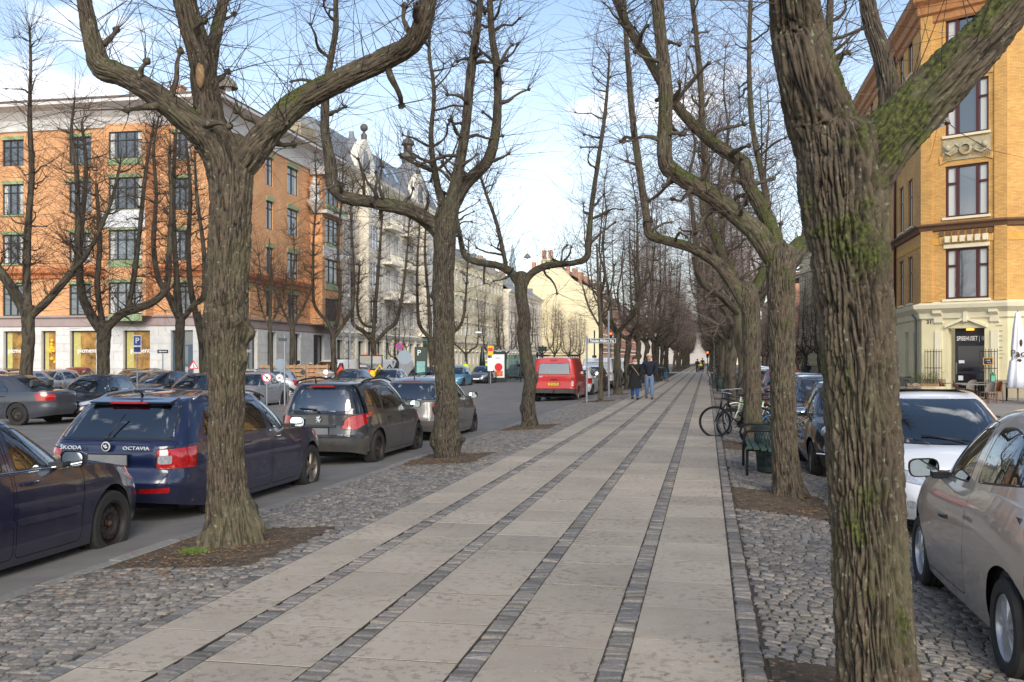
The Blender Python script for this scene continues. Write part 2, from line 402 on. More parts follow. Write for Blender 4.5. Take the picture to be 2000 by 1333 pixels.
# verges of setts with tree pits
T1, T2, T3 = G(452, 1062, -.04), G(873, 893, -.04), G(1035, 833, -.04)
LPITS = [(T1.y, T1.x), (T2.y, T2.x), (T3.y, T3.x)] + [(33.3 + 7.9 * i, -4.35) for i in range(1, 12)]
RPITS = [(4.85 + 7.75 * i, .9) for i in range(12)]
def verge(name, x0, x1, y0, y1, pits, pw, seed, ph=1.02, row=.077):
    base = sheet(name, list(np.linspace(x0, x1, 8)), y0, 900, M_joint, dz=-.016)
    items = []; y = y0
    while y < y1:
        rw = row * R_.uniform(.92, 1.1); x = x0 + R_.uniform(0, .05)
        while x < x1 - .04:
            l = min(R_.uniform(.072, .112), x1 - x)
            cx, cy = x + l / 2, y + rw / 2 + .03 * sin(x * 2.1 + y)
            if not any(abs(cy - py) < ph and px - pw < cx < px + pw for py, px in pits) and l > .05:
                e = .01; sl = (zg(cx + e) - zg(cx - e)) / (2 * e); items.append((cx, cy, zg(cx), l - .009, rw - .009, sl))
            x += l
        y += rw
    split_setts(items, base, inview, seed); return base
vl = verge('verge_paving', -5.04, -3.47, 4, 75, LPITS, .68, 11)
vr = verge('verge_paving', .31, 3.6, 3.6, 60, RPITS, .56, 12)
for pits, n, wx in ((LPITS, 6, .68), (RPITS, 6, .56)):
    for i, (py, px) in enumerate(pits[:8]):
        nx, ny = 40, 56
        X, Y = np.meshgrid(np.linspace(px - wx, px + wx, nx), np.linspace(py - 1.02, py + 1.02, ny))
        Z = np.array([zg(v) for v in X[0]])[None, :] - .012 + .012 * pnoise(np.c_[X.ravel() * 6, Y.ravel() * 6, 0 * X.ravel()]).reshape(X.shape) + .01 * pnoise(np.c_[X.ravel() * 25, Y.ravel() * 25, 0 * X.ravel()]).reshape(X.shape)
        Z += .05 * np.exp(-((X - px) ** 2 + (Y - py) ** 2) / .12)
        I = np.arange(nx * ny).reshape(ny, nx); Fq = np.stack([I[:-1, :-1], I[:-1, 1:], I[1:, 1:], I[1:, :-1]], -1).reshape(-1, 4)
        link('tree_pit_soil', fast_mesh('soil', np.c_[X.ravel(), Y.ravel(), Z.ravel()], Fq, smooth=True), M_soil, kind='structure')
# kerb stones on the left
kb = sheet('kerb', [-5.2, -5.03], 2, 900, M_kerb, z=-.115)
y = 4.0; me = stone_mesh('kerb_stone', .155, .985, .14, .012, .003); i = 0; rest = MB()
while y < 400:
    if i < 90: o = link('kerb_stone', me, M_kerb, kb); o.location = (-5.12, y + .5, -.1 + R_.uniform(-.004, .004)); o.rotation_euler[2] = R_.uniform(-.004, .004)
    else: rest.cbox(-5.12, y + .5, -.17, .155, .985, .14)
    y += 1; i += 1
rest.build('kerb_run', M_kerb, kb, kind='stuff')
# cross street at the end of this block, and road paint
sheet('cross_street', [-20, 9], 121, 131, mat('asphalt_light', (158, 155, 150), .9, vary=.1), z=.008)
M_paint = mat('road_paint', (215, 214, 208), .7, vary=.2, vscale=9)
for y in range(14, 120, 8):
    c = MB(); c.box(-12.56, -12.44, y, y + 2.4, 0, .004); o = c.build('lane_dash', M_paint, kind='structure'); o.location.z = zg(-12.5) + .003; o.rotation_euler[1] = -.0095
# litter: leaves and twigs dropped round the pits
V = []; Fl = []
for k in range(7500):
    side = R_.random()
    if side < .55: p = R_.choice(LPITS[:3]); x, y = p[1] + R_.gauss(.0, .42), p[0] + R_.gauss(-.5, .9)
    else: p = R_.choice(RPITS[:3]); x, y = p[1] + R_.gauss(0, .5), p[0] + R_.gauss(-.3, .9)
    if x > 2.2: continue
    s = R_.uniform(.006, .022); a = R_.uniform(0, 6.3); z = zg(x) + .006 + R_.uniform(0, .012); e = R_.uniform(.25, .9); o = len(V)
    for q in ((-1, 0), (0, -e), (1, 0), (0, e)): V.append((x + s * (q[0] * cos(a) - q[1] * sin(a)), y + s * (q[0] * sin(a) + q[1] * cos(a)), z + R_.uniform(0, .006)))
    Fl.append((o, o + 1, o + 2, o + 3))
link('leaf_litter', fast_mesh('litter', V, Fl), mat('dead_leaf', (146, 112, 76), .9, vary=.5, vscale=3), kind='stuff')
mb = MB()
for k in range(240):
    p = R_.choice(LPITS[:3] + RPITS[:3] * 2); x, y = p[1] + R_.gauss(0, .45), p[0] + R_.gauss(-.2, .8)
    l = R_.uniform(.03, .16); a = R_.uniform(0, 6.3); z = zg(x) + .012
    mb.tube([(x, y, z), (x + l * .5 * cos(a), y + l * .5 * sin(a), z + .004), (x + l * cos(a + .4), y + l * sin(a + .4), z)], .0022, 3)
mb.build('fallen_twigs', mat('twig_litter', (110, 84, 62), .9), kind='stuff')
V = []; Fl = []
for k in range(420):     # the tuft of fresh grass beside the nearest trunk
    c = G(378, 1078, -.04); x, y = c.x + R_.gauss(0, .07), c.y + R_.gauss(0, .05); a = R_.uniform(0, 6.3); h = R_.uniform(.02, .055); o = len(V)
    V += [(x, y, -.045), (x + .004 * cos(a), y + .004 * sin(a), -.045), (x + R_.gauss(0, .02), y + R_.gauss(0, .02), -.045 + h)]; Fl.append((o, o + 1, o + 2))
link('grass_tuft', fast_mesh('grass', V, Fl), mat('fresh_grass', (98, 122, 46), .6), kind='stuff')
# ================================================================ buildings
def brick_mat(name, c1, c2, mort, sc=1.0, bump=.3):
    m = mat(name, c1, .85); nt = m.node_tree; b = nt.nodes['Principled BSDF']; N = nt.nodes.new; L = nt.links.new
    g = N('ShaderNodeNewGeometry'); s = N('ShaderNodeSeparateXYZ'); L(g.outputs['Position'], s.inputs[0]); sn = N('ShaderNodeSeparateXYZ'); L(g.outputs['True Normal'], sn.inputs[0]); p1 = N('ShaderNodeMath'); p1.operation = 'MULTIPLY'; L(s.outputs[0], p1.inputs[0]); L(sn.outputs[1], p1.inputs[1]); p2 = N('ShaderNodeMath'); p2.operation = 'MULTIPLY'; L(s.outputs[1], p2.inputs[0]); L(sn.outputs[0], p2.inputs[1]); a = N('ShaderNodeMath'); a.operation = 'SUBTRACT'; L(p1.outputs[0], a.inputs[0]); L(p2.outputs[0], a.inputs[1])
    c = N('ShaderNodeCombineXYZ'); L(a.outputs[0], c.inputs[0]); L(s.outputs[2], c.inputs[1])
    k = N('ShaderNodeTexBrick'); k.inputs['Scale'].default_value = sc; k.inputs['Brick Width'].default_value = .24; k.inputs['Row Height'].default_value = .068; k.inputs['Mortar Size'].default_value = .009; k.inputs['Mortar Smooth'].default_value = .3; k.inputs['Bias'].default_value = -.1
    k.inputs['Color1'].default_value = rgb(*c1); k.inputs['Color2'].default_value = rgb(*c2); k.inputs['Mortar'].default_value = rgb(*mort); L(c.outputs[0], k.inputs[0])
    n = N('ShaderNodeTexNoise'); n.inputs['Scale'].default_value = .55; n.inputs['Detail'].default_value = 8; n.inputs['Roughness'].default_value = .7; L(g.outputs['Position'], n.inputs[0])
    mr = N('ShaderNodeMapRange'); mr.inputs['From Min'].default_value = .3; mr.inputs['From Max'].default_value = .7; mr.inputs['To Min'].default_value = .78; mr.inputs['To Max'].default_value = 1.12; L(n.outputs[0], mr.inputs['Value'])
    h = N('ShaderNodeHueSaturation'); L(mr.outputs[0], h.inputs['Value']); L(k.outputs['Color'], h.inputs['Color']); L(h.outputs[0], b.inputs['Base Color'])
    bp = N('ShaderNodeBump'); bp.inputs['Strength'].default_value = bump; bp.inputs['Distance'].default_value = .01; bp.invert = True; L(k.outputs['Fac'], bp.inputs['Height']); L(bp.outputs[0], b.inputs['Normal'])
    return m
M_obrick = brick_mat('orange_brick', (226, 164, 108), (210, 142, 88), (206, 176, 142)); M_ybrick = brick_mat('yellow_brick', (218, 168, 92), (194, 144, 74), (160, 132, 96))
M_rbrick = brick_mat('red_brick', (176, 96, 72), (150, 78, 58), (160, 130, 112)); M_tan = brick_mat('tan_brick', (196, 150, 118), (176, 128, 98), (170, 140, 120))
M_wst = mat('white_render', (206, 205, 200), .85, vary=.14, vscale=1.2, bump=.2, bscale=20); M_mauve = mat('mauve_band', (162, 146, 142), .85, vary=.15, vscale=1)
M_oterra = mat('orange_cornice', (206, 130, 80), .7, vary=.2, vscale=2); M_green = mat('green_paint', (146, 166, 124), .7, vary=.25, vscale=2); M_eave = mat('eave_white', (214, 212, 208), .8, vary=.1, vscale=1)
M_slate_r = mat('slate_roof', (124, 128, 132), .6, vary=.3, vscale=1.6); M_brroof = mat('brown_tile_roof', (112, 96, 88), .8, vary=.3, vscale=2)
M_cream = mat('cream_render', (226, 218, 200), .85, vary=.14, vscale=.8); M_cream2 = mat('cream_moulding', (234, 228, 212), .8, vary=.1, vscale=2); M_yel_r = mat('yellow_render', (226, 214, 176), .85, vary=.12, vscale=.6)
M_pale = mat('pale_yellow_render', (216, 206, 166), .85, vary=.14, vscale=.8); M_palem = mat('pale_moulding', (222, 214, 184), .8, vary=.1, vscale=2); M_plinth = mat('plinth_grey', (158, 146, 122), .85, vary=.15, vscale=3)
M_wfr = mat('dark_frame', (40, 48, 50), .5); M_wfw = mat('white_frame', (214, 216, 216), .5); M_wfo = mat('oxblood_frame', (74, 34, 32), .45)
def pane_mat():
    m = mat('window_glass', (58, 68, 76), .04, spec=.9); nt = m.node_tree; b = nt.nodes['Principled BSDF']; N = nt.nodes.new; L = nt.links.new
    oi = N('ShaderNodeObjectInfo'); r = N('ShaderNodeValToRGB'); e = r.color_ramp.elements; e[0].color = rgb(42, 48, 54); e[1].color = rgb(120, 128, 134); k = e.new(.6); k.color = rgb(66, 76, 84); L(oi.outputs['Random'], r.inputs[0])
    g = N('ShaderNodeTexCoord'); n = N('ShaderNodeTexNoise'); n.inputs['Scale'].default_value = 1.3; L(g.outputs['Object'], n.inputs[0]); x = N('ShaderNodeMix'); x.data_type = 'RGBA'; x.blend_type = 'MULTIPLY'; x.inputs['Factor'].default_value = .8; L(r.outputs[0], x.inputs['A']); L(n.outputs['Color'], x.inputs['B']); L(r.outputs[0], b.inputs['Base Color'])
    b.inputs['IOR'].default_value = 1.9; return m
M_pane = pane_mat(); M_curt = mat('curtain', (196, 196, 190), .9); M_iron = mat('wrought_iron', (24, 24, 25), .5, metal=.4)
class Fac:
    """a facade plane: u along, o outwards, z up, in the building's own space"""
    def __init__(s, root, O, U, Nn): s.root = root; s.O = Vector(O); s.U = Vector(U).normalized(); s.N = Vector(Nn).normalized(); s.L = root.location
    def p(s, u, o, z): v = s.O + s.U * u + s.N * o; return (v.x - s.L.x, v.y - s.L.y, z - s.L.z)
    def wall(s, name, m, u0, u1, z0, z1, holes=(), depth=.25, o=0, parent=None):
        us = sorted({u0, u1} | {min(max(h[i], u0), u1) for h in holes for i in (0, 1)}); zs = sorted({z0, z1} | {min(max(h[i], z0), z1) for h in holes for i in (2, 3)}); mb = MB()
        for a, b in zip(us, us[1:]):
            if b - a < 1e-4: continue
            run = None
            for c, d in zip(zs, zs[1:]):
                if any(h[0] - 1e-4 <= a and b <= h[1] + 1e-4 and h[2] - 1e-4 <= c and d <= h[3] + 1e-4 for h in holes):
                    if run: mb.add([s.p(a, o, run[0]), s.p(b, o, run[0]), s.p(b, o, run[1]), s.p(a, o, run[1])], [(0, 1, 2, 3)]); run = None
                else: run = (run[0], d) if run else (c, d)
            if run: mb.add([s.p(a, o, run[0]), s.p(b, o, run[0]), s.p(b, o, run[1]), s.p(a, o, run[1])], [(0, 1, 2, 3)])
        for h in holes:
            if h[1] <= u0 or h[0] >= u1 or h[3] <= z0 or h[2] >= z1: continue
            a, b, c, d = h[:4]
            for q in (((a, c), (a, d)), ((b, d), (b, c)), ((a, d), (b, d)), ((b, c), (a, c))):
                (x, y), (x2, y2) = q; mb.add([s.p(x, o, y), s.p(x2, o, y2), s.p(x2, o - depth, y2), s.p(x, o - depth, y)], [(0, 1, 2, 3)])
        return mb.build(name, m, parent or s.root)
    def box(s, name, m, u0, u1, z0, z1, o0, o1, parent=None, kind=None):
        mb = MB(); s.abox(mb, u0, u1, z0, z1, o0, o1); return mb.build(name, m, parent or s.root, kind=kind)
    def abox(s, mb, u0, u1, z0, z1, o0, o1):
        mb.add([s.p(u0, o0, z0), s.p(u1, o0, z0), s.p(u1, o1, z0), s.p(u0, o1, z0), s.p(u0, o0, z1), s.p(u1, o0, z1), s.p(u1, o1, z1), s.p(u0, o1, z1)], BOXF)
    def window(s, u0, u1, z0, z1, fm, cols=2, transom=.7, o=-.16, sill=None, curtain=0, name='window', bars=0, lintel=None, lh=.22):
        fr = MB(); t = .07; w = u1 - u0
        for a, b, c, d in ((u0, u1, z0, z0 + t), (u0, u1, z1 - t, z1), (u0, u0 + t, z0 + t, z1 - t), (u1 - t, u1, z0 + t, z1 - t)): s.abox(fr, a, b, c, d, o, o + .08)
        zt = z0 + (z1 - z0) * transom
        for i in range(1, cols):
            x = u0 + w * i / cols; s.abox(fr, x - .035, x + .035, z0 + t, z1 - t, o + .003, o + .083)
        if transom < 1: s.abox(fr, u0 + t, u1 - t, zt - .035, zt + .035, o + .006, o + .086)
        for i in range(bars):
            zz = z0 + (zt - z0) * (i + 1) / (bars + 1); s.abox(fr, u0 + t, u1 - t, zz - .015, zz + .015, o + .009, o + .06)
        f = fr.build(name, fm, s.root); q = MB(); q.add([s.p(u0, o + .03, z0), s.p(u1, o + .03, z0), s.p(u1, o + .03, z1), s.p(u0, o + .03, z1)], [(0, 1, 2, 3)]); q.build('pane', M_pane, f)
        if curtain:
            q = MB()
            for sg in (0, 1): a = u0 + t if sg == 0 else u1 - t - w * curtain; s.abox(q, a, a + w * curtain, z0 + t, z1 - t, o + .034, o + .037)
            q.build('curtain', M_curt, f, kind='stuff')
        if sill: s.box('sill', sill, u0 - .08, u1 + .08, z0 - .1, z0 - .002, -.1, .1, parent=f)
        if lintel: s.box('lintel', lintel, u0 - .02, u1 + .02, z1 + .004, z1 + lh, -.02, .09, parent=f)
        return f
def sweep(name, root, m, path, prof, closed=False, kind=None):
    """profile (out, z) swept along a plan path with mitred corners; outwards is to the right of travel"""
    P = [Vector(p[:2]) for p in path]; n = len(P); mb = MB(); vs = []
    for i in range(n):
        a = P[i] - P[i - 1] if (i or closed) else P[1] - P[0]; b = P[(i + 1) % n] - P[i] if (i < n - 1 or closed) else P[-1] - P[-2]
        a.normalize(); b.normalize(); na, nb = Vector((a.y, -a.x)), Vector((b.y, -b.x)); mt = (na + nb); mt /= max(.3, mt.dot(na))
        for o, z in prof: q = P[i] + mt * o; vs.append((q.x - root.location.x, q.y - root.location.y, z - root.location.z))
    k = len(prof); fs = []
    for i in range(n if closed else n - 1):
        for j in range(k - 1): a, b = i * k, ((i + 1) % n) * k; fs.append((a + j, b + j, b + j + 1, a + j + 1))
    if not closed: fs += [tuple(range(k)), tuple(range((n - 1) * k, n * k))[::-1]]
    mb.add(vs, fs); return mb.build(name, m, root, kind=kind)
# ---------------------------------------------------------------- orange brick block
ob = empty('brick_block', (-30.5, 58.2, -.25), 0, 'orange brick apartment block with white shop floor at far left', 'building')
YF, XF = 58.2, -30.5
ax = lambda px, py=500: A(px, py, YF).x - XF         # u of the left facade (negative, away from the corner)
ay = lambda px, py=500: AX(px, py, XF).y - YF        # u of the boulevard facade
FL = Fac(ob, (XF, YF, 0), (1, 0, 0), (0, -1, 0)); FR = Fac(ob, (XF, YF, 0), (0, 1, 0), (1, 0, 0))
rowsL = [(14.3, 16.0), (11.1, 13.1), (7.9, 9.8), (4.5, 6.5)]; UL = -58
colsL = [(ax(5), ax(46)), (ax(135), ax(178)), (ax(338), ax(372))] + [(ax(5) - 6.6 * k - dx, ax(46) - 6.6 * k - dx) for k in (1, 2, 3) for dx in (0,)]
bayL = (ax(221), ax(300))
holesL = [(a, b, c, d) for a, b in colsL for c, d in rowsL]
FL.wall('wall', M_obrick, UL, 0, 4.4, 16.5, holesL)
for a, b, c, d in holesL: FL.window(a, b, c, d, M_wfr, 3, .72, sill=M_green if R_.random() < .3 else None, curtain=.16 if R_.random() < .5 else 0, lintel=M_green)
# bay with banner
bo = .9
FB = Fac(ob, (XF, YF - bo, 0), (1, 0, 0), (0, -1, 0)); hb = [(ax(228), ax(293), c, d) for c, d in rowsL]
FB.wall('bay_wall', M_obrick, bayL[0], bayL[1], 4.4, 16.5, hb)
for h in hb: FB.window(*h, M_wfr, 4, .68, lintel=M_green if h[2] < 12 else None, curtain=.12)
for u in bayL:
    q = MB(); q.add([FL.p(u, 0, 4.4), FL.p(u, bo, 4.4), FL.p(u, bo, 16.5), FL.p(u, 0, 16.5)], [(0, 1, 2, 3)]); q.build('bay_cheek', M_obrick, ob)
for c, d in rowsL: FB.box('spandrel', M_green, ax(228), ax(293), c - .42, c - .02, 0, .06)
tag(FB.box('banner', mat('banner_white', (226, 228, 230), .8), ax(218), ax(300), 9.95, 11.0, .10, .13, parent=ob), 'white banner hung between two floors of the bay')
# boulevard facade
colsR = [(ay(432), ay(446)), (ay(474), ay(488)), (ay(520), ay(533)), (ay(561), ay(582)), (ay(592), ay(600))]
rowsR = [(14.0, 16.0), (10.9, 12.9), (7.7, 9.6), (4.7, 6.5)]; UR = 20.8; holesR = [(a, b, c, d) for a, b in colsR[:4] for c, d in rowsR]
FR.wall('wall', M_obrick, 0, UR, 4.4, 16.5, holesR)
for a, b, c, d in holesR: FR.window(a, b, c, d, M_wfr, 2, .74, lintel=M_green, lh=.32, curtain=.2)
b0, b1 = ay(606), ay(646)
FR2 = Fac(ob, (XF + 1.0, YF, 0), (0, 1, 0), (1, 0, 0)); hb = [(ay(612), ay(640), c, d) for c, d in rowsR]
FR2.wall('bay_wall', M_obrick, b0, b1, 4.4, 16.3, hb)
for h in hb: FR2.window(*h, M_wfr, 3, .7, lintel=None); FR2.box('spandrel', M_green, h[0], h[1], h[2] - .5, h[2] - .02, 0, .06)
for u in (b0, b1): q = MB(); q.add([FR.p(u, 0, 4.4), FR.p(u, 1, 4.4), FR.p(u, 1, 16.3), FR.p(u, 0, 16.3)], [(0, 1, 2, 3)]); q.build('bay_cheek', M_obrick, ob)
FR2.box('bay_cornice', M_eave, b0 - .3, b1 + .3, 16.1, 16.7, -.9, .35); FR2.box('balcony_slab', M_eave, b0 - .2, b1 + .2, 13.1, 13.35, -.9, .45); FR2.box('balcony_rail', M_green, b0 - .15, b1 + .15, 13.36, 13.75, .36, .42); FR2.box('bay_panel', M_eave, b0 + .1, b1 - .1, 9.65, 10.6, .0, .07)
# corner urn on its corbel
q = MB(); c = FR.p(b0 - .5, .55, 0); q.lathe([(.02, 13.3), (.25, 13.6), (.62, 14.1), (.66, 14.3), (.4, 14.35), (.36, 14.9), (.46, 15.2), (.3, 15.5), (.05, 16.2)], 14, 'z', (c[0], c[1], 0)); q.build('corner_urn', M_eave, ob, smooth=True, ang=50)
PATH = [(XF + UL, YF), (XF, YF), (XF, YF + UR)]
sweep('string_cornice', ob, M_oterra, PATH, [(0, 6.85), (.12, 6.9), (.16, 7.1), (.38, 7.25), (.44, 7.5), (.1, 7.56), (0, 7.6)])
sweep('cornice', ob, M_eave, PATH, [(0, 16.45), (.14, 16.5), (.18, 16.75), (.3, 17.15), (.7, 17.6), (1.15, 17.8), (1.25, 17.85), (1.25, 18.05), (0, 18.1)])
sweep('roof', ob, M_brroof, PATH, [(1.3, 18.06), (1.3, 18.12), (-4.6, 19.9), (-9, 19.6)])
sweep('band', ob, M_mauve, PATH, [(0, 3.75), (.06, 3.8), (.06, 4.3), (.2, 4.36), (.2, 4.46), (0, 4.5)])
for px in (178, 262, 345): u = ax(px, 220); q = MB(); q.box(u - .4, u + .4, 5, 5.8, 19, 20.6); q.box(u - .46, u + .46, 4.94, 5.86, 20.6, 20.75); q.build('chimney', M_tan, ob)
# shop floor
shopL = [(ax(7), ax(44)), (ax(81), ax(109)), (ax(137), ax(188)), (ax(241), ax(293)), (ax(334), ax(377))] + [(ax(7) - 4.6 * k, ax(44) - 4.6 * k) for k in (1, 2, 3, 4)]
hs = [(a, b, .75 if i != 4 else -.2, 3.5) for i, (a, b) in enumerate(shopL)]
FL.wall('shop_wall', M_wst, UL, 0, -.3, 3.8, hs, depth=.4)
M_shop = mat('painted_glow_interior', (196, 150, 74), .7, vary=.8, vscale=1.6, col2=(64, 48, 34), emit=.0); M_ycur = mat('yellow_curtain', (190, 180, 110), .8, vary=.2, vscale=6)  # shop glow is put into the mottled amber colour, nothing emits
def shopfit(F, a, b, c, d, txt=None, sz=.36):
    f = F.window(a, b, c, d, M_wfr, 1, 1, o=-.3, name='shop_window')
    if txt:
        n, o = F.N, F.O; p = F.p((a + b) / 2 + .1, -.25, (c + d) / 2 + .1); rz = atan2(F.U.y, F.U.x)
        text(txt, sz, mat('sign_white', (238, 238, 236), .6), f, p, (pi / 2, 0, rz), 'shop_lettering', .004, .006)
    return f
for i, h in enumerate(hs):
    if i == 4:
        f = FL.window(*h, mat('blue_grey_door', (74, 92, 106), .5), 2, .74, o=-.3, name='door'); FL.box('door_panel', MATS['blue_grey_door'], h[0] + .1, h[0] + .45, .0, 2.6, -.29, -.2, parent=f); FL.box('door_panel', MATS['blue_grey_door'], h[1] - .45, h[1] - .1, .0, 2.6, -.29, -.2, parent=f); continue
    f = shopfit(FL, *h, txt=('P' if i == 1 else 'picment') if i < 6 else None, sz=.62 if i == 1 else .42)
    FL.box('display', M_shop, h[0] + .08, h[1] - .08, h[2] + .1, h[3] - .08, -.268, -.262, parent=f); FL.box('curtain', M_ycur, h[0] + .1, h[0] + .1 + (h[1] - h[0]) * .26, h[2] + .1, h[3] - .08, -.26, -.255, parent=f)
shopR = [(ay(474), ay(502)), (ay(522), ay(539)), (ay(565), ay(586)), (ay(612), ay(633))]; hs2 = [(a, b, .7, 3.6) for a, b in shopR]
FR.wall('shop_wall', M_wst, 0, UR, -.3, 3.8, hs2, depth=.4)
for i, h in enumerate(hs2): f = shopfit(FR, *h, txt='picment' if i == 0 else None, sz=.4); 
FR.box('curtain', M_ycur, hs2[0][0] + .15, hs2[0][1] - .9, .8, 3.5, -.26, -.255)
def courses(F, u0, u1, z0, z1, hh, holes, m, name='stone_block'):
    z = z0; k = 0
    while z < z1 - .05:
        t = min(z + hh, z1); segs = [(u0, u1)]
        for a, b, c, d in holes:
            if c < t - .02 and d > z + .02: segs = [x for s_ in segs for x in ((s_[0], min(s_[1], a)), (max(s_[0], b), s_[1])) if x[1] - x[0] > .05]
        for a, b in segs:
            x = a; first = True
            while x < b - .02:
                w = 1.25 if not (first and k % 2) else .62; first = False; e = b if b - x < w + .4 else x + w
                F.box(name, m, x + .012, e - .012, z + .014, t - .014, .0, .03); x = e
        z = t; k += 1
M_blk_w = mat('white_block', (210, 209, 204), .85, vary=.16, vscale=1.4, rand=.06)
courses(FL, -32, 0, .55, 3.72, .53, hs, M_blk_w); courses(FR, 0, UR, .55, 3.72, .53, hs2, M_blk_w)
FL.box('plinth', M_plinth, UL, 0, -.3, .45, 0, .08); FR.box('plinth', M_plinth, 0, UR, -.3, .45, 0, .08)
# ---------------------------------------------------------------- cream ornate block
cb = empty('ornate_block', (XF, 79.2, -.25), 0, 'cream ornamented apartment block with domed gables and slate mansard', 'building')
Y0, Y1 = 79.1, 113.0; FC = Fac(cb, (XF - .05, Y0, 0), (0, 1, 0), (1, 0, 0)); W_ = Y1 - Y0
rowsC = [(4.9, 7.0), (8.2, 10.4), (11.6, 13.8), (15.0, 16.9)]; colsC = [1.2 + 2.62 * i for i in range(12)]
hc = [(u, u + 1.45, c, d) for u in colsC for c, d in rowsC]; FC.wall('wall', M_cream, 0, W_, 3.9, 18, hc)
for i, h in enumerate(hc):
    FC.window(*h, M_wfw, 3, .68, sill=M_cream2, bars=2, o=-.12)
    FC.box('surround', M_cream2, h[0] - .15, h[1] + .15, h[3] + .08, h[3] + .3, 0, .14)
sc_ = [(u, u + 1.75, .2, 3.3) for u in [.8 + 2.62 * i for i in range(12)]]; FC.wall('shop_wall', M_cream, 0, W_, -.3, 3.85, sc_, depth=.5)
for h in sc_: FC.window(*h, M_wfr, 2, .78, o=-.4, name='shop_window')
for i in range(13): FC.box('pilaster', M_cream2, .35 + 2.62 * i - .25, .35 + 2.62 * i + .2, -.2, 3.6, 0, .18)
PC = [(XF - .05, Y0), (XF - .05, Y1)]
sweep('shop_cornice', cb, M_cream2, PC, [(0, 3.55), (.25, 3.65), (.4, 3.95), (.1, 4.05), (0, 4.1)]); sweep('cornice', cb, M_cream2, PC, [(0, 17.6), (.3, 17.75), (.7, 18.05), (.8, 18.3), (0, 18.35)])
sweep('string_course', cb, M_cream2, PC, [(0, 7.5), (.16, 7.55), (.16, 7.75), (0, 7.8)])
sweep('roof', cb, M_slate_r, PC, [(.3, 18.3), (-1.6, 21.8), (-3.2, 22.3), (-9, 22.3)])
def bay(F, u0, u1, z0, z1, o, m, rows, fm=M_wfw):
    hh = [(u0 + .45, u1 - .45, c, d) for c, d in rows if c > z0 and d < z1]; G_ = Fac(F.root, F.O + F.N * o, F.U, F.N); G_.wall('bay_wall', m, u0, u1, z0, z1, hh)
    for u in (u0, u1): q = MB(); q.add([F.p(u, 0, z0), F.p(u, o, z0), F.p(u, o, z1), F.p(u, 0, z1)], [(0, 1, 2, 3)]); q.build('bay_cheek', m, F.root)
    for h in hh: G_.window(*h, fm, 3, .66, bars=2, o=-.1)
    F.box('bay_cap', M_cream2, u0 - .15, u1 + .15, z1, z1 + .3, -.1, o + .2); F.box('bay_foot', M_cream2, u0 + .1, u1 - .1, z0 - .5, z0, -.1, o - .1)
for u in (ay_ for ay_ in (AX(714, 500, XF).y - Y0, AX(826, 500, XF).y - Y0)): bay(FC, u - 1.6, u + 1.6, 4.6, 17.4, .9, M_cream, rowsC)
for u in (AX(760, 500, XF).y - Y0, AX(795, 500, XF).y - Y0):
    for z in (7.4, 10.8, 14.2):
        FC.box('balcony_slab', M_cream2, u - 2, u + 2, z, z + .22, 0, 1.0); q = MB()
        for i in range(17): FC.abox(q, u - 1.9 + .23 * i, u - 1.83 + .23 * i, z + .22, z + 1.0, .88, .94)
        FC.abox(q, u - 2, u + 2, z + 1.0, z + 1.08, .86, .98); q.build('balustrade', M_cream2, cb, kind='stuff')
for px in (712, 818):
    u = AX(px, 330, XF).y - Y0; q = MB(); w = 2.5
    poly = [(u - w - .5, 18.0), (u + w + .5, 18.0), (u + w, 18.9), (u + w * .8, 20.2), (u + w * .45, 21.1), (u, 21.7), (u - w * .45, 21.1), (u - w * .8, 20.2), (u - w, 18.9)]
    n = len(poly); q.add([FC.p(a, .2, z) for a, z in poly] + [FC.p(a, -.5, z) for a, z in poly], [tuple(range(n))] + [(i, (i + 1) % n, n + (i + 1) % n, n + i)[::-1] for i in range(n)]); g = q.build('gable', M_cream2, cb)
    q = MB(); a = [FC.p(u + .55 * cos(t) * 1, .26, 19.9 + .55 * sin(t)) for t in np.linspace(0, pi, 9)] + [FC.p(u - .55, .26, 18.6), FC.p(u + .55, .26, 18.6)]; q.add(a, [tuple(range(len(a)))]); q.build('gable_window', M_pane, g)
    q = MB(); c = FC.p(u, -1.2, 0); q.lathe([(1.7, 18.6), (1.65, 19.6), (1.5, 20.4), (1.1, 21.1), (.6, 21.6), (.25, 21.9), (.2, 22.4)], 16, 'z', (c[0], c[1], .25)); q.build('gable_dome', M_slate_r, g, smooth=True, ang=60)
    q = MB(); c = FC.p(u, .0, 0); q.lathe([(.25, 21.6), (.3, 22.0), (.12, 22.2), (.14, 22.4)], 10, 'z', (c[0], c[1], .25)); q.sphere((c[0], c[1], 22.95), .36, 12, 8); q.build('finial', mat('bronze_finial', (84, 80, 74), .6), g, smooth=True)
for px in (745, 765, 785, 850): u = AX(px, 400, XF).y - Y0; q = MB(); q.add([FC.p(u - .6, -.35, 19.6), FC.p(u + .6, -.35, 19.6), FC.p(u + .6, -1.1, 21), FC.p(u - .6, -1.1, 21)], [(0, 1, 2, 3)]); q.build('skylight', mat('skylight', (150, 170, 190), .1), cb)
u = AX(838, 380, XF).y - Y0; q = MB(); c = FC.p(u, -2.4, 0)
q.lathe([(2.6, 18.2), (2.6, 19.2), (2.4, 20.4), (1.9, 21.8), (1.2, 23.0), (.75, 23.5), (.7, 23.6)], 12, 'z', (c[0], c[1], .25)); q.build('corner_dome', M_slate_r, cb, smooth=True, ang=30)
q = MB(); q.lathe([(.7, 23.5), (.7, 24.1), (1.0, 24.3), (.95, 24.7), (.5, 24.9), (.5, 25.6), (.75, 25.8), (.6, 26.2), (.15, 26.6), (.05, 27.4)], 12, 'z', (c[0], c[1], .25)); q.build('lantern', MATS['bronze_finial'], cb, smooth=True, ang=40)
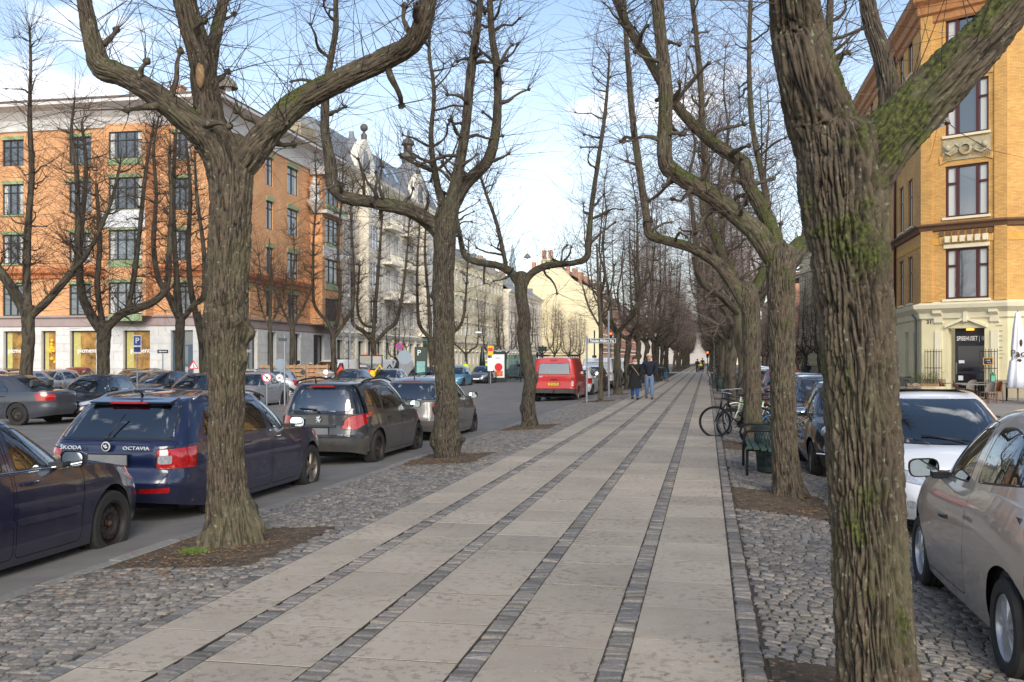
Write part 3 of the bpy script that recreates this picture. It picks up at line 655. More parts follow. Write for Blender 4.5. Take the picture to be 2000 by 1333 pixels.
q = MB(); c = FC.p(-2, -4, 0); q.box(c[0] - 3, c[0] + 2.5, c[1] - 1, c[1] + 3, 17, 21.0); q.build('party_wall', M_plinth, cb)
# ---------------------------------------------------------------- pale blocks further up the far side
def plain_block(label, x, y0, y1, eave, m, rows, pitch, roofm, ridge=3.2, fm=M_wfw, side=1, wz=(1.0, 1.6), cornice=M_cream2, depth=11, quoins=False, z0=-.3):
    r = empty('apartment_block', (x, y0, -.25), 0, label, 'building'); F = Fac(r, (x, y0, 0), (0, 1, 0), (side, 0, 0)); Wd = y1 - y0; n = int(Wd / pitch); off = (Wd - n * pitch) / 2
    h = [(off + pitch * i + (pitch - wz[0]) / 2, off + pitch * i + (pitch + wz[0]) / 2, z, z + wz[1]) for i in range(n) for z in rows]
    F.wall('wall', m, 0, Wd, z0, eave, h)
    for q in h: F.window(*q, fm, 2, .68, o=-.14); F.box('surround', cornice, q[0] - .12, q[1] + .12, q[3] + .06, q[3] + .24, 0, .12)
    for yy in (0, Wd): q = MB(); q.add([F.p(yy, 0, z0), F.p(yy, -depth, z0), F.p(yy, -depth, eave), F.p(yy, -depth / 2, eave + ridge), F.p(yy, 0, eave)], [(0, 1, 2, 3, 4)]); q.build('end_wall', m, r)
    P = [(x, y0), (x, y1)] if side > 0 else [(x, y1), (x, y0)]
    sweep('cornice', r, cornice, P, [(0, eave - .6), (.25, eave - .4), (.5, eave), (0, eave + .1)]); sweep('string_course', r, cornice, P, [(0, 3.7), (.15, 3.75), (.15, 4.0), (0, 4.05)]); sweep('roof', r, roofm, P, [(.45, eave), (-depth / 2, eave + ridge), (-depth, eave)])
    for i in range(int(Wd / 9)): q = MB(); c = F.p(4 + 9 * i, -depth / 2, 0); q.box(c[0] - .5, c[0] + .5, c[1] - .6, c[1] + .6, eave + ridge - .5 + .25, eave + ridge + 1.6 + .25); q.build('chimney', M_tan, r)
    for i in range(int(Wd / 6)): q = MB(); a = F.p(3 + 6 * i - .7, -1.0, eave + .3); b = F.p(3 + 6 * i + .7, -1.0, 0); F.box('dormer', roofm, 3 + 6 * i - .7, 3 + 6 * i + .7, eave + .3, eave + 1.9, -2.6, -1.0); F.box('dormer_window', M_pane, 3 + 6 * i - .45, 3 + 6 * i + .45, eave + .6, eave + 1.7, -.998, -.97)
    return r, F
plain_block('pale yellow block with blue-grey roof behind the arms of the tee-shaped lime', XF, 115, 150, 14.4, M_yel_r, (1.0, 4.7, 8.0, 11.2), 2.3, M_slate_r)
plain_block('pale stone block with hipped slate roof in the middle distance', XF + .6, 151.5, 183, 12.5, M_cream, (1.0, 4.4, 7.4, 10.0), 2.4, M_slate_r, ridge=4)
gb = empty('gable_house', (-27, 186, -.25), 0, 'tall pale yellow gable wall with chimneys above the red van', 'building')
q = MB(); q.prism([(-2, 0), (17, 0), (17, 14.2), (12, 17.5), (9.2, 20.8), (7.4, 20.8), (3.2, 16.6), (-2, 14.2)], 0, .4, 'y')
for i in range(len(q.v)): q.v[i] = (q.v[i][0] * -1 + 6, q.v[i][1], q.v[i][2])
q.build('gable_wall', M_yel_r, gb)
for x, z in ((1.5, 18.4), (-1.8, 21.2), (-3, 21.2), (-5, 19), (3.8, 16.8)): q = MB(); q.box(x - .35, x + .35, .1, 1.2, z - 2, z + 1.2); q.build('chimney', M_tan, gb)
q = MB(); q.add([(8, .2, 14), (2.8, .2, 16.5), (2.8, 40, 16.5), (8, 40, 14)], [(0, 1, 2, 3)]); q.add([(2.8, .2, 16.5), (-1.4, .2, 20.6), (-1.4, 40, 20.6), (2.8, 40, 16.5)], [(0, 1, 2, 3)]); q.build('roof', mat('purple_slate', (96, 88, 98), .7), gb)
plain_block('orange-brown brick block past the gable wall', -19.2, 186.6, 226, 14.2, M_tan, (1.2, 4.6, 7.8, 11), 2.6, M_brroof)
plain_block('distant brick block at the end of the far side', -20, 230, 300, 13.5, M_rbrick, (1.2, 4.6, 7.8, 11), 3.2, M_brroof)
st = empty('steeple', (A(1001, 480, 330).x, 330, 0), 0, 'haze-paled blue-green copper spire on the skyline', 'spire'); q = MB(); q.lathe([(3.0, 24), (3.0, 26), (2.4, 27), (1.3, 32), (1.0, 33), (1.0, 35), (.2, 40)], 8); q.build('spire_cap', mat('hazed_copper', (150, 168, 178), .7), st); q = MB(); q.box(-3.4, 3.4, -3.4, 3.4, 0, 24); q.build('tower', M_pale, st)  # spire colour paled towards blue to imitate haze over the distance
# ---------------------------------------------------------------- yellow brick corner house on the right
yb = empty('corner_house', (10, 50.2, -.1), 0, 'yellow brick corner house with oxblood windows above a pale ground floor', 'building')
C0, C1 = Vector((A(1800, 600, 50.3).x, 50.3)), None
C0 = Vector((ray(1800, 0)[0], ray(1800, 0)[1])) * 49.0; C1 = Vector((ray(1968, 0)[0], ray(1968, 0)[1])) * 46.3
U1 = (C1 - C0); WF = U1.length; U1.normalize(); N1 = Vector((U1.y, -U1.x)); N1 = N1 if N1.y < 0 else -N1
FX = Fac(yb, (C0.x, C0.y, 0), (U1.x, U1.y, 0), (N1.x, N1.y, 0))
U2 = Vector((.97, -.02)).normalized(); N2 = Vector((U2.y, -U2.x)); FY = Fac(yb, (C1.x, C1.y, 0), (U2.x, U2.y, 0), (N2.x, N2.y, 0))
C2 = C0 + Vector((.0, 26)); FZ = Fac(yb, (C0.x, C0.y, 0), (0, 1, 0), (-1, 0, 0))
def zz(py, d=48.2): return H_ + (HY_ - py) * d / F_
rowsY = [(zz(585), zz(487)), (zz(426), zz(326)), (zz(267), zz(163)), (zz(108), zz(8))]
def uu(px, F=FX):    # u on the facet under a pixel column
    x, y, _ = ray(px, 0); a = np.array([[x, -F.U.x], [y, -F.U.y]]); t = np.linalg.solve(a, np.array([F.O.x, F.O.y])); return float(t[1])
wu = (uu(1846), uu(1931))
hY = [(wu[0], wu[1], a, b) for a, b in rowsY]
FX.wall('wall', M_ybrick, 0, WF, zz(600), 19.2, hY, depth=.3); FY.wall('wall', M_ybrick, 0, 22, zz(600), 19.2, [(6, 7.6, a, b) for a, b in rowsY] + [(10, 11.6, a, b) for a, b in rowsY], depth=.3)
zr = [(u, u + 1.15, a, b) for u in (2.2, 4.6, 8.5, 11.5, 14.5, 17.5, 20.5) for a, b in rowsY]
FZ.wall('wall', M_ybrick, 0, 26, zz(600), 19.2, zr, depth=.3)
def triple(F, h):
    a, b, c, d = h; w = b - a; fr = MB(); t = .09
    for x0, x1, z0, z1 in ((a, b, c, c + t), (a, b, d - t, d), (a, a + t, c + t, d - t), (b - t, b, c + t, d - t)): F.abox(fr, x0, x1, z0, z1, -.2, -.08)
    for x in (a + w * .27, a + w * .73): F.abox(fr, x - .06, x + .06, c + t, d - t, -.197, -.07)
    for x0, x1 in ((a + t, a + w * .27), (a + w * .73, b - t)): F.abox(fr, x0, x1, c + (d - c) * .66 - .05, c + (d - c) * .66 + .05, -.194, -.08)
    f = fr.build('window', M_wfo, yb); q = MB(); q.add([F.p(a, -.17, c), F.p(b, -.17, c), F.p(b, -.17, d), F.p(a, -.17, d)], [(0, 1, 2, 3)]); q.build('pane', M_pane, f)
    q = MB(); F.abox(q, a + t + .02, a + w * .2, c + t, d - t, -.165, -.155); F.abox(q, b - w * .2, b - t - .02, c + t, d - t, -.165, -.155); q.build('curtain', M_curt, f, kind='stuff')
    F.box('sill', M_palem, a - .1, b + .1, c - .12, c - .004, -.05, .1, parent=f)
for h in hY: triple(FX, h)
for h in zr + [(6, 7.6, a, b) for a, b in rowsY] + [(10, 11.6, a, b) for a, b in rowsY]: pass
for h in zr: FZ.window(*h, M_wfo, 2, .66, sill=M_palem, curtain=.2)
for a, b in rowsY:
    for x in (6, 10): FY.window(x, x + 1.6, a, b, M_wfo, 3, .66, sill=M_palem)
PY = [(C2.x, C2.y), (C0.x, C0.y), (C1.x, C1.y), (C1.x + U2.x * 22, C1.y + U2.y * 22)]
def rev(P): return P
def sw(name, m, prof): 
    return sweep(name, yb, m, PY, [(-o if False else o, z) for o, z in prof])
# sweep goes outwards to the right of travel; this path runs with the street on its right
TB = mat('dark_brown_moulding', (112, 84, 62), .8, vary=.2, vscale=2)
SG = -1 if (Vector((C0.x - C2.x, C0.y - C2.y)).normalized().y) > 0 else 1
sw('string_course', TB, [(0, zz(452)), (.1, zz(450)), (.16, zz(444)), (.3, zz(440)), (.3, zz(437)), (0, zz(435))]); sw('brick_band', mat('deep_yellow_brick', (208, 156, 74), .8, vary=.2, vscale=6), [(0, zz(478)), (.03, zz(478)), (.03, zz(464)), (0, zz(464))])
sw('ground_cornice', M_palem, [(0, zz(624)), (.1, zz(622)), (.14, zz(612)), (.4, zz(603)), (.45, zz(596)), (.1, zz(592)), (0, zz(590))]); sw('roof_cornice', mat('brick_cornice', (176, 122, 76), .85, vary=.3, vscale=5), [(0, 17.9), (.08, 18), (.08, 18.3), (.2, 18.4), (.22, 18.8), (.42, 19.0), (.45, 19.3), (0, 19.4)]); sw('roof', M_slate_r, [(.5, 19.35), (-2, 23), (-8, 23.5)])
for u in (.0, WF - .55): FX.box('corner_pier', M_ybrick, u, u + .55, zz(590), 18.3, 0, .1)
for i in range(6): q = MB(); x = wu[0] + .05 + i * (wu[1] - wu[0] - .25) / 5; FX.abox(q, x, x + .2, zz(475), zz(463), 0, .22); q.build('corbel', M_palem, yb)
for i in range(8): q = MB(); x = wu[0] - .2 + i * (wu[1] - wu[0] + .25) / 7; FX.abox(q, x, x + .14, zz(462), zz(452), 0, .12); q.build('dentil', TB, yb)
M_arch = mat('arch_brick', (214, 168, 100), .8, vary=.2, vscale=5)
for k, (a, b) in enumerate(rowsY[:3]):
    if k == 0: FX.box('stone_lintel', M_palem, wu[0] - .05, wu[1] + .05, b + .02, b + .2, -.05, .08)
    uc = (wu[0] + wu[1]) / 2; hw = (wu[1] - wu[0]) / 2 + .22
    for i in range(22):       # soldier-course lintels, brick by brick
        t0, t1 = -1 + 2 * i / 22, -1 + 2 * (i + 1) / 22; q = MB(); rise = (lambda t: .28 * (1 - t * t)) if k == 1 else (lambda t: 0.03); zb = b + (.22 if k == 0 else .1)
        for_ = [(uc + hw * t0 + .008, zb + rise(t0)), (uc + hw * t1 - .008, zb + rise(t1)), (uc + hw * t1 * 1.04 - .008, zb + rise(t1) + .34), (uc + hw * t0 * 1.04 + .008, zb + rise(t0) + .34)]
        q.add([FX.p(x, .0, z) for x, z in for_] + [FX.p(x, .06, z) for x, z in for_], [(4, 5, 6, 7), (0, 1, 5, 4), (1, 2, 6, 5), (2, 3, 7, 6), (3, 0, 4, 7)]); q.build('brick', M_arch, yb)
# carved panel with swags
q = FX.box('carved_panel', mat('carved_stone', (176, 166, 136), .85, vary=.3, vscale=8), wu[0] - .1, wu[1] + .1, zz(316), zz(276), .0, .06)
sw_ = MB(); uc = (wu[0] + wu[1]) / 2; zc = (zz(316) + zz(276)) / 2
sw_.lathe([(.2, .0), (.3, .04), (.3, .1), (.2, .12)], 14, 'y', (0, 0, 0)); sw_.v = [FX.p(uc + v[0], .06 + v[1], zc + v[2]) for v in sw_.v]
for sg in (-1, 1):
    o_ = MB(); o_.tube([(sg * .3, 0, .1), (sg * .5, 0, .28), (sg * .75, 0, .05), (sg * 1.0, 0, .22), (sg * .95, 0, -.1), (sg * .7, 0, -.25), (sg * .4, 0, -.1)], .05, 6); o_.sphere((sg * .85, 0, .1), .16, 8, 6); sw_.add([FX.p(uc + v[0], .08 + v[1], zc + v[2]) for v in o_.v], o_.f)
sw_.build('swag_relief', MATS['carved_stone'], yb, smooth=True, ang=50)
# ground floor, door and pediment
du = (uu(1860), uu(1922)); gd = zz(642)
FX.wall('ground_wall', M_pale, 0, WF, -.2, zz(602), [(du[0] - .22, du[1] + .02, -.2, gd)], depth=.5); FY.wall('ground_wall', M_pale, 0, 22, -.2, zz(602), [(5, 7, .6, 3.2), (9, 11, .6, 3.2)], depth=.3)
FZ.wall('ground_wall', M_pale, 0, 26, -.2, zz(602), [(1.2, 2.0, .2, 3.0), (3.2, 4.2, .2, 3.1), (7, 8.2, .6, 3), (11, 12.2, .6, 3), (15, 16.2, .6, 3)], depth=.35)
for a in (1.2, 3.2, 7, 11, 15): FZ.window(a, a + (.8 if a < 2 else 1.0 if a < 5 else 1.2), .2 if a < 5 else .6, 3.0, M_wfo, 1, .75, o=-.3)
for a in (5, 9): FY.window(a, a + 2, .6, 3.2, M_wfo, 3, .7, o=-.25)
for F, w in ((FX, WF), (FY, 22), (FZ, 26)): F.box('plinth', M_plinth, (0 if F is not FX else 0), (du[0] - .3 if F is FX else w), -.2, .72, .0, .07)
FX.box('plinth', M_plinth, du[1] + .12, WF, -.2, .72, 0, .07)
M_door = mat('door_black', (38, 38, 42), .4); dr = FX.box('door', M_door, du[0] - .02, du[1] + .02, -.1, gd, -.5, -.42)
q = MB(); q.add([FX.p(du[0] + .12, -.41, .1), FX.p(du[1] - .1, -.41, .1), FX.p(du[1] - .1, -.41, 2.3), FX.p(du[0] + .12, -.41, 2.3)], [(0, 1, 2, 3)]); q.build('pane', mat('dark_door_glass', (34, 30, 36), .05, spec=.9), dr)
FX.box('door_rail', M_door, du[0] + .1, du[1] - .08, .98, 1.08, -.42, -.38, parent=dr); FX.box('handle', M_chrome if 'M_chrome' in globals() else mat('steel_handle', (180, 180, 180), .3, metal=1), du[0] + .05, du[0] + .09, .95, 1.5, -.42, -.33, parent=dr)
FX.box('notice', M_wfw, du[0] + .16, du[0] + .42, 1.48, 1.62, -.405, -.40, parent=dr); FX.box('notice', M_wfw, du[0] + .14, du[0] + .36, .66, .88, -.405, -.40, parent=dr)
M_lt = mat('sign_white', (238, 238, 236), .6); rzx = atan2(FX.U.y, FX.U.x)
text('SPISEHUSET | 182', .30, M_lt, dr, FX.p((du[0] + du[1]) / 2 + .04, -.395, zz(662)), (pi / 2, 0, rzx), 'door_lettering', .004, .002, sx=.62)
lp = FX.box('porch_lamp', mat('warm_lamp', (250, 190, 80), .5, emit=1.5), (du[0] + du[1]) / 2 - .15, (du[0] + du[1]) / 2 + .15, gd - .1, gd - .02, -.38, -.2)
text('31', .26, mat('print_black', (18, 18, 18), .5), yb, FX.p(uu(1815), .012, zz(629)), (pi / 2, 0, rzx), 'house_number', .004, .006)
q = MB(); uc = (du[0] + du[1]) / 2 - .08; hw = .95
for (a, b) in (((-hw, gd + .02), (0, gd + .42)), ((0, gd + .42), (hw, gd + .02))):
    pts = [(uc + a[0], a[1]), (uc + b[0], b[1]), (uc + b[0], b[1] + .13), (uc + a[0], a[1] + .13)]; q.add([FX.p(x, 0, z) for x, z in pts] + [FX.p(x, .16, z) for x, z in pts], [(4, 5, 6, 7), (0, 1, 5, 4), (1, 2, 6, 5), (2, 3, 7, 6), (3, 0, 4, 7)])
q.build('pediment', M_palem, yb)
for sx in (-1, 1):
    x = uc + sx * 1.28
    FX.box('door_pilaster', M_palem, x - .17, x + .17, .72, zz(646), .0, .06); q = MB(); pr = [(0, zz(602)), (.30, zz(604)), (.30, zz(612)), (.12, zz(618)), (.10, zz(630)), (0, zz(634))]
    q.add([FX.p(x - .2, o, z) for o, z in pr] + [FX.p(x + .2, o, z) for o, z in pr], [tuple(range(6)), tuple(range(6, 12))[::-1]] + [(i, i + 6, (i + 1) % 6 + 6, (i + 1) % 6) for i in range(6)]); q.build('console', M_palem, yb)
    FX.box('panel_moulding', M_palem, uc + (-.95 if sx < 0 else .15), uc + (-.15 if sx < 0 else .95), zz(618), zz(616), 0, .03)
q = MB(); FX.abox(q, uc - .09, uc + .09, gd + .3, zz(606), 0, .2); q.build('keystone', M_palem, yb)
FX.box('menu_lettering', mat('faint_print', (150, 146, 128), .8), uu(1945) - .2 if uu(1945) < WF else WF - .4, WF - .12, 1.9, 1.93, 0.002, .008)
for i, z in enumerate((3.2, 2.95, 2.72, 2.5, 2.2, 2.05, 1.7)): FX.box('menu_line', mat('faint_print', (150, 146, 128), .8), WF - .52, WF - .22, z, z + .05, .002, .008)
q = MB(); q.tube([FZ.p(.75, .12, .1), FZ.p(.75, .12, zz(622)), FZ.p(.75, .3, zz(612))], .06, 8); q.build('downpipe', mat('zinc', (120, 126, 130), .4, metal=.6), yb, smooth=True)
q = MB(); q.tube([FZ.p(6.5, .1, zz(600)), FZ.p(6.5, .1, 18.4)], .07, 8); q.build('downpipe', M_wfo, yb, smooth=True)
# pale palazzo and what follows on the right side
r_, F_r = plain_block('pale yellow rendered palazzo beyond the corner house', C0.x + .2, C0.y + 27, C0.y + 68, 13.2, M_pale, (1.0, 5.2, 9.0), 1.9, M_slate_r, side=-1, wz=(.95, 2.0), cornice=M_palem, fm=M_wfo)
for z in (.2, .75, 1.3, 1.85, 2.4, 2.95, 3.45): F_r.box('rustic_course', M_palem, 0, 41, z, z + .04, 0, .03)
plain_block('red brick villa glimpsed between the right-hand trunks', 13, 122, 150, 9, M_rbrick, (1.2, 4.8), 3, M_brroof, side=-1)
plain_block('far brick block on the right side of the street', 12, 155, 230, 13, M_tan, (1.2, 4.6, 7.8), 3, M_brroof, side=-1)
plain_block('low pale block closing the view down the promenade', 6, 330, 380, 9, M_pale, (1.2, 4.4), 3, M_brroof, side=-1)
fb = empty('terminal_house', (-8, 420, 0), 0, 'hazy pale building at the vanishing point of the promenade', 'building'); q = MB(); q.box(-60, 70, 0, 14, -1, 11); q.build('wall', mat('hazy_wall', (178, 170, 162), .9), fb); q = MB(); q.prism([(-62, 13), (72, 13), (66, 18), (-56, 18)], -1, 15, 'y'); q.build('roof', M_brroof, fb)  # haze of distance is painted into the pale wall colour
# ================================================================ trees
def bark_mat(name, base, dark, moss=True):
    m = mat(name, base, .9); nt = m.node_tree; b = nt.nodes['Principled BSDF']; N = nt.nodes.new; L = nt.links.new
    def attr(n): a = N('ShaderNodeAttribute'); a.attribute_name = n; return a.outputs['Fac']
    def ramp(v, pts):
        r = N('ShaderNodeValToRGB'); e = r.color_ramp.elements; e[0].position = pts[0][0]; e[0].color = rgb(*pts[0][1]); e[1].position = pts[-1][0]; e[1].color = rgb(*pts[-1][1])
        for p, c in pts[1:-1]: k = e.new(p); k.color = rgb(*c)
        L(v, r.inputs[0]); return r.outputs[0]
    def mr(v, a, c, lo=0, hi=1):
        r = N('ShaderNodeMapRange'); r.inputs['From Min'].default_value = a; r.inputs['From Max'].default_value = c; r.inputs['To Min'].default_value = lo; r.inputs['To Max'].default_value = hi; L(v, r.inputs['Value']); return r.outputs[0]
    def mix(f, a, c):
        x = N('ShaderNodeMix'); x.data_type = 'RGBA'; L(f, x.inputs['Factor']); L(a, x.inputs['A'])
        if isinstance(c, tuple): x.inputs['B'].default_value = c
        else: L(c, x.inputs['B'])
        return x.outputs['Result']
    def mul(a, c):
        x = N('ShaderNodeMath'); x.operation = 'MULTIPLY'; L(a, x.inputs[0])
        if isinstance(c, float): x.inputs[1].default_value = c
        else: L(c, x.inputs[1])
        return x.outputs[0]
    u = N('ShaderNodeUVMap'); mp = N('ShaderNodeMapping'); mp.inputs['Scale'].default_value = (38, 7, 1); L(u.outputs[0], mp.inputs[0])
    n = N('ShaderNodeTexNoise'); n.inputs['Scale'].default_value = 1; n.inputs['Detail'].default_value = 7; n.inputs['Roughness'].default_value = .65; n.inputs['Distortion'].default_value = .6; L(mp.outputs[0], n.inputs[0])
    g = N('ShaderNodeNewGeometry')
    def pn(sc, det=4):
        x = N('ShaderNodeTexNoise'); x.inputs['Scale'].default_value = sc; x.inputs['Detail'].default_value = det; L(g.outputs['Position'], x.inputs[0]); return x.outputs[0]
    c = ramp(n.outputs[0], [(.3, tuple(x * .62 for x in base)), (.5, base), (.72, tuple(min(255, x * 1.28) for x in base))])
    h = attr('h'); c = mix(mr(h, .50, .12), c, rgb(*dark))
    c = mix(mul(mr(pn(1.7), .5, .72), .35), c, rgb(92, 94, 62))                     # green algae bloom
    c = mix(mul(mr(pn(34, 7), .60, .70), mr(h, .3, .7)), c, rgb(122, 127, 104))       # lichen flecks
    c = mix(mul(attr('moss'), .9), c, ramp(pn(48, 7), [(.36, (36, 38, 18)), (.5, (60, 66, 24)), (.66, (86, 92, 36))]))
    L(c, b.inputs['Base Color'])
    bp = N('ShaderNodeBump'); bp.inputs['Strength'].default_value = .8; bp.inputs['Distance'].default_value = .012; L(n.outputs[0], bp.inputs['Height']); L(bp.outputs[0], b.inputs['Normal'])
    return m
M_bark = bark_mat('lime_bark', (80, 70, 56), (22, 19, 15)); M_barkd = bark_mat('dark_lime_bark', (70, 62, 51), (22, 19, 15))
M_twig = mat('twig_bark', (74, 60, 50), .8, vary=.3, vscale=4); M_twigr = mat('reddish_twig_bark', (142, 124, 114), .85, vary=.3, vscale=2)
def tube_np(P, n, seg, disp=.012, seed=0, mossy=.0, flat=1.0, ridge=.034, knobs=(), base_flare=0, mound=.5, crack=.2):
    """P rows (x,y,z,r) -> displaced bark tube"""
    P = np.asarray(P, float); C = crom(P, seg); c, r = C[:, :3], np.maximum(C[:, 3], .004)
    t = np.gradient(c, axis=0); t /= np.linalg.norm(t, axis=1)[:, None] + 1e-9
    a = np.zeros_like(c); v = np.cross(t[0], [.3, .9, .1]); v /= np.linalg.norm(v)
    for i in range(len(c)):
        v = v - t[i] * v.dot(t[i]); v /= np.linalg.norm(v) + 1e-9; a[i] = v
    bb = np.cross(t, a); L = np.r_[0, np.cumsum(np.linalg.norm(np.diff(c, axis=0), axis=1))]
    th = np.linspace(0, 2 * pi, n, endpoint=False); ct, st = np.cos(th), np.sin(th)
    D = a[:, None, :] * ct[None, :, None] + bb[:, None, :] * st[None, :, None]
    m = len(c); rr = np.repeat(r[:, None], n, 1); rn = np.mean(r)
    k = max(2.0, rn / ridge)
    q = np.stack([np.tile(ct, (m, 1)) * k, np.tile(st, (m, 1)) * k, np.repeat(L[:, None] / .34, n, 1) + seed * 7.3], -1).reshape(-1, 3)
    w_ = pnoise(q * [.5, .5, 1.2] + 31) * .7
    n1 = pnoise(q * 1.6 + np.c_[w_, w_, w_ * .5]); n2 = pnoise(q * [3.3, 3.3, 2.6] + 9)
    n3 = pnoise(q * [7, 7, 9] + 3); h = np.clip((np.clip(np.abs(n1) * 2.6, 0, 1) ** .7) * .85 + .22 * n2 + .12 * n3, 0, 1).reshape(m, n)                      # fissures where the noise crosses zero
    ck = pnoise(q * [1.6, 1.6, 5.5] + 50).reshape(m, n); h = np.clip(h - crack * np.clip(1 - np.abs(ck) * 6, 0, 1) * (h > .25), 0, 1)
    lump = pnoise(q * [.35, .35, .5] + 77).reshape(m, n)
    amp = np.minimum(disp, rr * .22)
    R = rr + (h - .55) * amp * 1.5 + lump * rr * .10 * mound
    for (kl, ka, ks, kr) in knobs:                                                   # burls: position along, angle, size, height
        da = np.abs((th - ka + pi) % (2 * pi) - pi)[None, :] * rr; dl = np.abs(L[:, None] - kl)
        g = np.exp(-(da ** 2 + dl ** 2) / (ks * ks)); R = R + kr * g * (1 + .5 * lump)
    if base_flare:
        fl = np.exp(-L / .16)[:, None]; R = R + fl * base_flare * (1 + .55 * np.sin(5 * th + seed)[None, :] + .3 * np.sin(8 * th + seed * 2)[None, :])
    V = c[:, None, :] + D * R[:, :, None]
    I = np.arange(m * n).reshape(m, n); J = np.roll(I, -1, 1)
    Fq = np.stack([I[:-1], J[:-1], J[1:], I[1:]], -1).reshape(-1, 4)
    # moss sits on upward faces of the limbs
    up = D[:, :, 2]; ms = pnoise(V.reshape(-1, 3) * 2.3 + 5).reshape(m, n) * 1.1 + pnoise(V.reshape(-1, 3) * 11).reshape(m, n) * .5
    M = np.clip((up * 1.1 + ms * 1.25 - (1.15 - mossy)) * 2.2, 0, 1) if mossy else np.zeros((m, n))
    V = V + D * (M * .006 * (1 + pnoise(V.reshape(-1, 3) * 60).reshape(m, n)))[:, :, None]
    uv = np.stack([np.repeat((th * rn)[None], m, 0), np.repeat(L[:, None], n, 1)], -1)
    return V.reshape(-1, 3), Fq, h.ravel(), M.ravel(), uv.reshape(-1, 2), c, t, r
def tube_obj(name, P, parent, m, n=24, seg=6, **kw):
    V, Fq, h, M, uv, c, t, r = tube_np(P, n, seg, **kw)
    o = link(name, fast_mesh(name, V, Fq, smooth=True, uv=uv, attrs={'h': h, 'moss': M}), m, parent); return o, (c, t, r)
class Twigs:
    """thin whippy shoots in bulk, three-sided"""
    def __init__(s, seed): s.V = []; s.F = []; s.r = random.Random(seed); s.k = 0
    def shoot(s, p, d, L, r0, seg=5, bend=.25, sub=0, grav=.0):
        rd = s.r; p = Vector(p); d = Vector(d).normalized(); st = L / seg; ring = None; cur = d; pts = [(p, r0)]
        bx = Vector((rd.gauss(0, 1), rd.gauss(0, 1), rd.gauss(0, .5))) * bend * 1.7 / seg
        for i in range(seg):
            cur = (cur + bx + Vector((rd.gauss(0, .11), rd.gauss(0, .11), rd.gauss(0, .09) + .05 + grav))).normalized(); p = p + cur * st; pts.append((p, r0 * (1 - .75 * (i + 1) / seg)))
            if sub and rd.random() < sub:
                s.shoot(p, cur + Vector((rd.gauss(0, .6), rd.gauss(0, .6), rd.gauss(0, .4))), L * rd.uniform(.18, .45), r0 * .55, 2, bend, 0)
        a = d.orthogonal().normalized(); b = d.cross(a); o = len(s.V)
        for q, rr in pts:
            for g in (0, 2.094, 4.189): s.V.append(tuple(q + (a * cos(g) + b * sin(g)) * rr))
        for i in range(len(pts) - 1):
            for k in range(3): j = (k + 1) % 3; s.F.append((o + i * 3 + k, o + i * 3 + j, o + i * 3 + 3 + j, o + i * 3 + 3 + k))
    def build(s, parent, m, name='twigs'): return link(name, fast_mesh(name, s.V, s.F), m, parent, kind='stuff')
def spur(mbv, p, d, L, r, rd, tw, n=9, wl=(.6, 1.6), wr=.004):
    """a short crooked spur ending in a knuckle that carries a fan of shoots"""
    p = Vector(p); d = Vector(d).normalized(); pts = [tuple(p) + (r,)]; cur = d; k = 4
    for i in range(k):
        cur = (cur + Vector((rd.gauss(0, .3), rd.gauss(0, .3), rd.gauss(.05, .25)))).normalized(); p = p + cur * (L / k); pts.append(tuple(p) + (r * (1 - .5 * (i + 1) / k) * rd.uniform(.8, 1.3),))
    pts.append(tuple(p + cur * r * .8) + (r * 1.1,)); pts.append(tuple(p + cur * r * 2) + (r * .3,))
    mbv.append(pts)
    for i in range(n):
        a = Vector((rd.gauss(0, 1), rd.gauss(0, 1), rd.gauss(.35, .8))).normalized()
        tw.shoot(p, (a + cur * .7), rd.uniform(*wl), wr * rd.uniform(.7, 1.2), 4, .35, .3)
def clothe(limbs, tw, spurs, rd, per_m, wl, wr, spm, spl, tips=14, minz=0, d0=.35):
    for c, t, r in limbs:
        L = np.r_[0, np.cumsum(np.linalg.norm(np.diff(c, axis=0), axis=1))]; T = L[-1]
        for i in range(int(T * per_m)):
            s = rd.uniform(d0, T); j = min(int(np.searchsorted(L, s)), len(c) - 1); p = Vector(c[j]); tt = Vector(t[j])
            a = Vector((rd.gauss(0, 1), rd.gauss(0, 1), rd.gauss(.5, .7))); a = (a - tt * a.dot(tt)).normalized()
            tw.shoot(p + a * r[j] * .8, a + tt * rd.uniform(-.2, .6) + Vector((0, 0, .35)), rd.uniform(*wl), wr * rd.uniform(.6, 1.2), 4, .4, .28)
        for i in range(int(T * spm)):
            s = rd.uniform(d0, T); j = min(int(np.searchsorted(L, s)), len(c) - 1); p = Vector(c[j]); tt = Vector(t[j])
            a = Vector((rd.gauss(0, 1), rd.gauss(0, 1), rd.gauss(.2, .5))); a = (a - tt * a.dot(tt)).normalized()
            spur(spurs, p + a * r[j] * .6, a + Vector((0, 0, .25)), rd.uniform(*spl), min(.035, r[j] * .55), rd, tw, rd.randrange(5, 11), wl, wr)
        for i in range(tips):
            a = Vector((rd.gauss(0, .6), rd.gauss(0, .6), 1)); tw.shoot(c[-1], a, rd.uniform(*wl), wr, 4, .3, .3)
def merge_tubes(paths, n, seg, **kw):
    Vs = []; Fs = []; hs = []; Ms = []; uvs = []; o = 0
    for i, P in enumerate(paths):
        V, Fq, h, M, uv, c, t, r = tube_np(P, n, seg, seed=i * .37, **kw); Vs.append(V); Fs.append(Fq + o); hs.append(h); Ms.append(M); uvs.append(uv); o += len(V)
    return fast_mesh('spurs', np.vstack(Vs), np.vstack(Fs), smooth=True, uv=np.vstack(uvs), attrs={'h': np.concatenate(hs), 'moss': np.concatenate(Ms)})
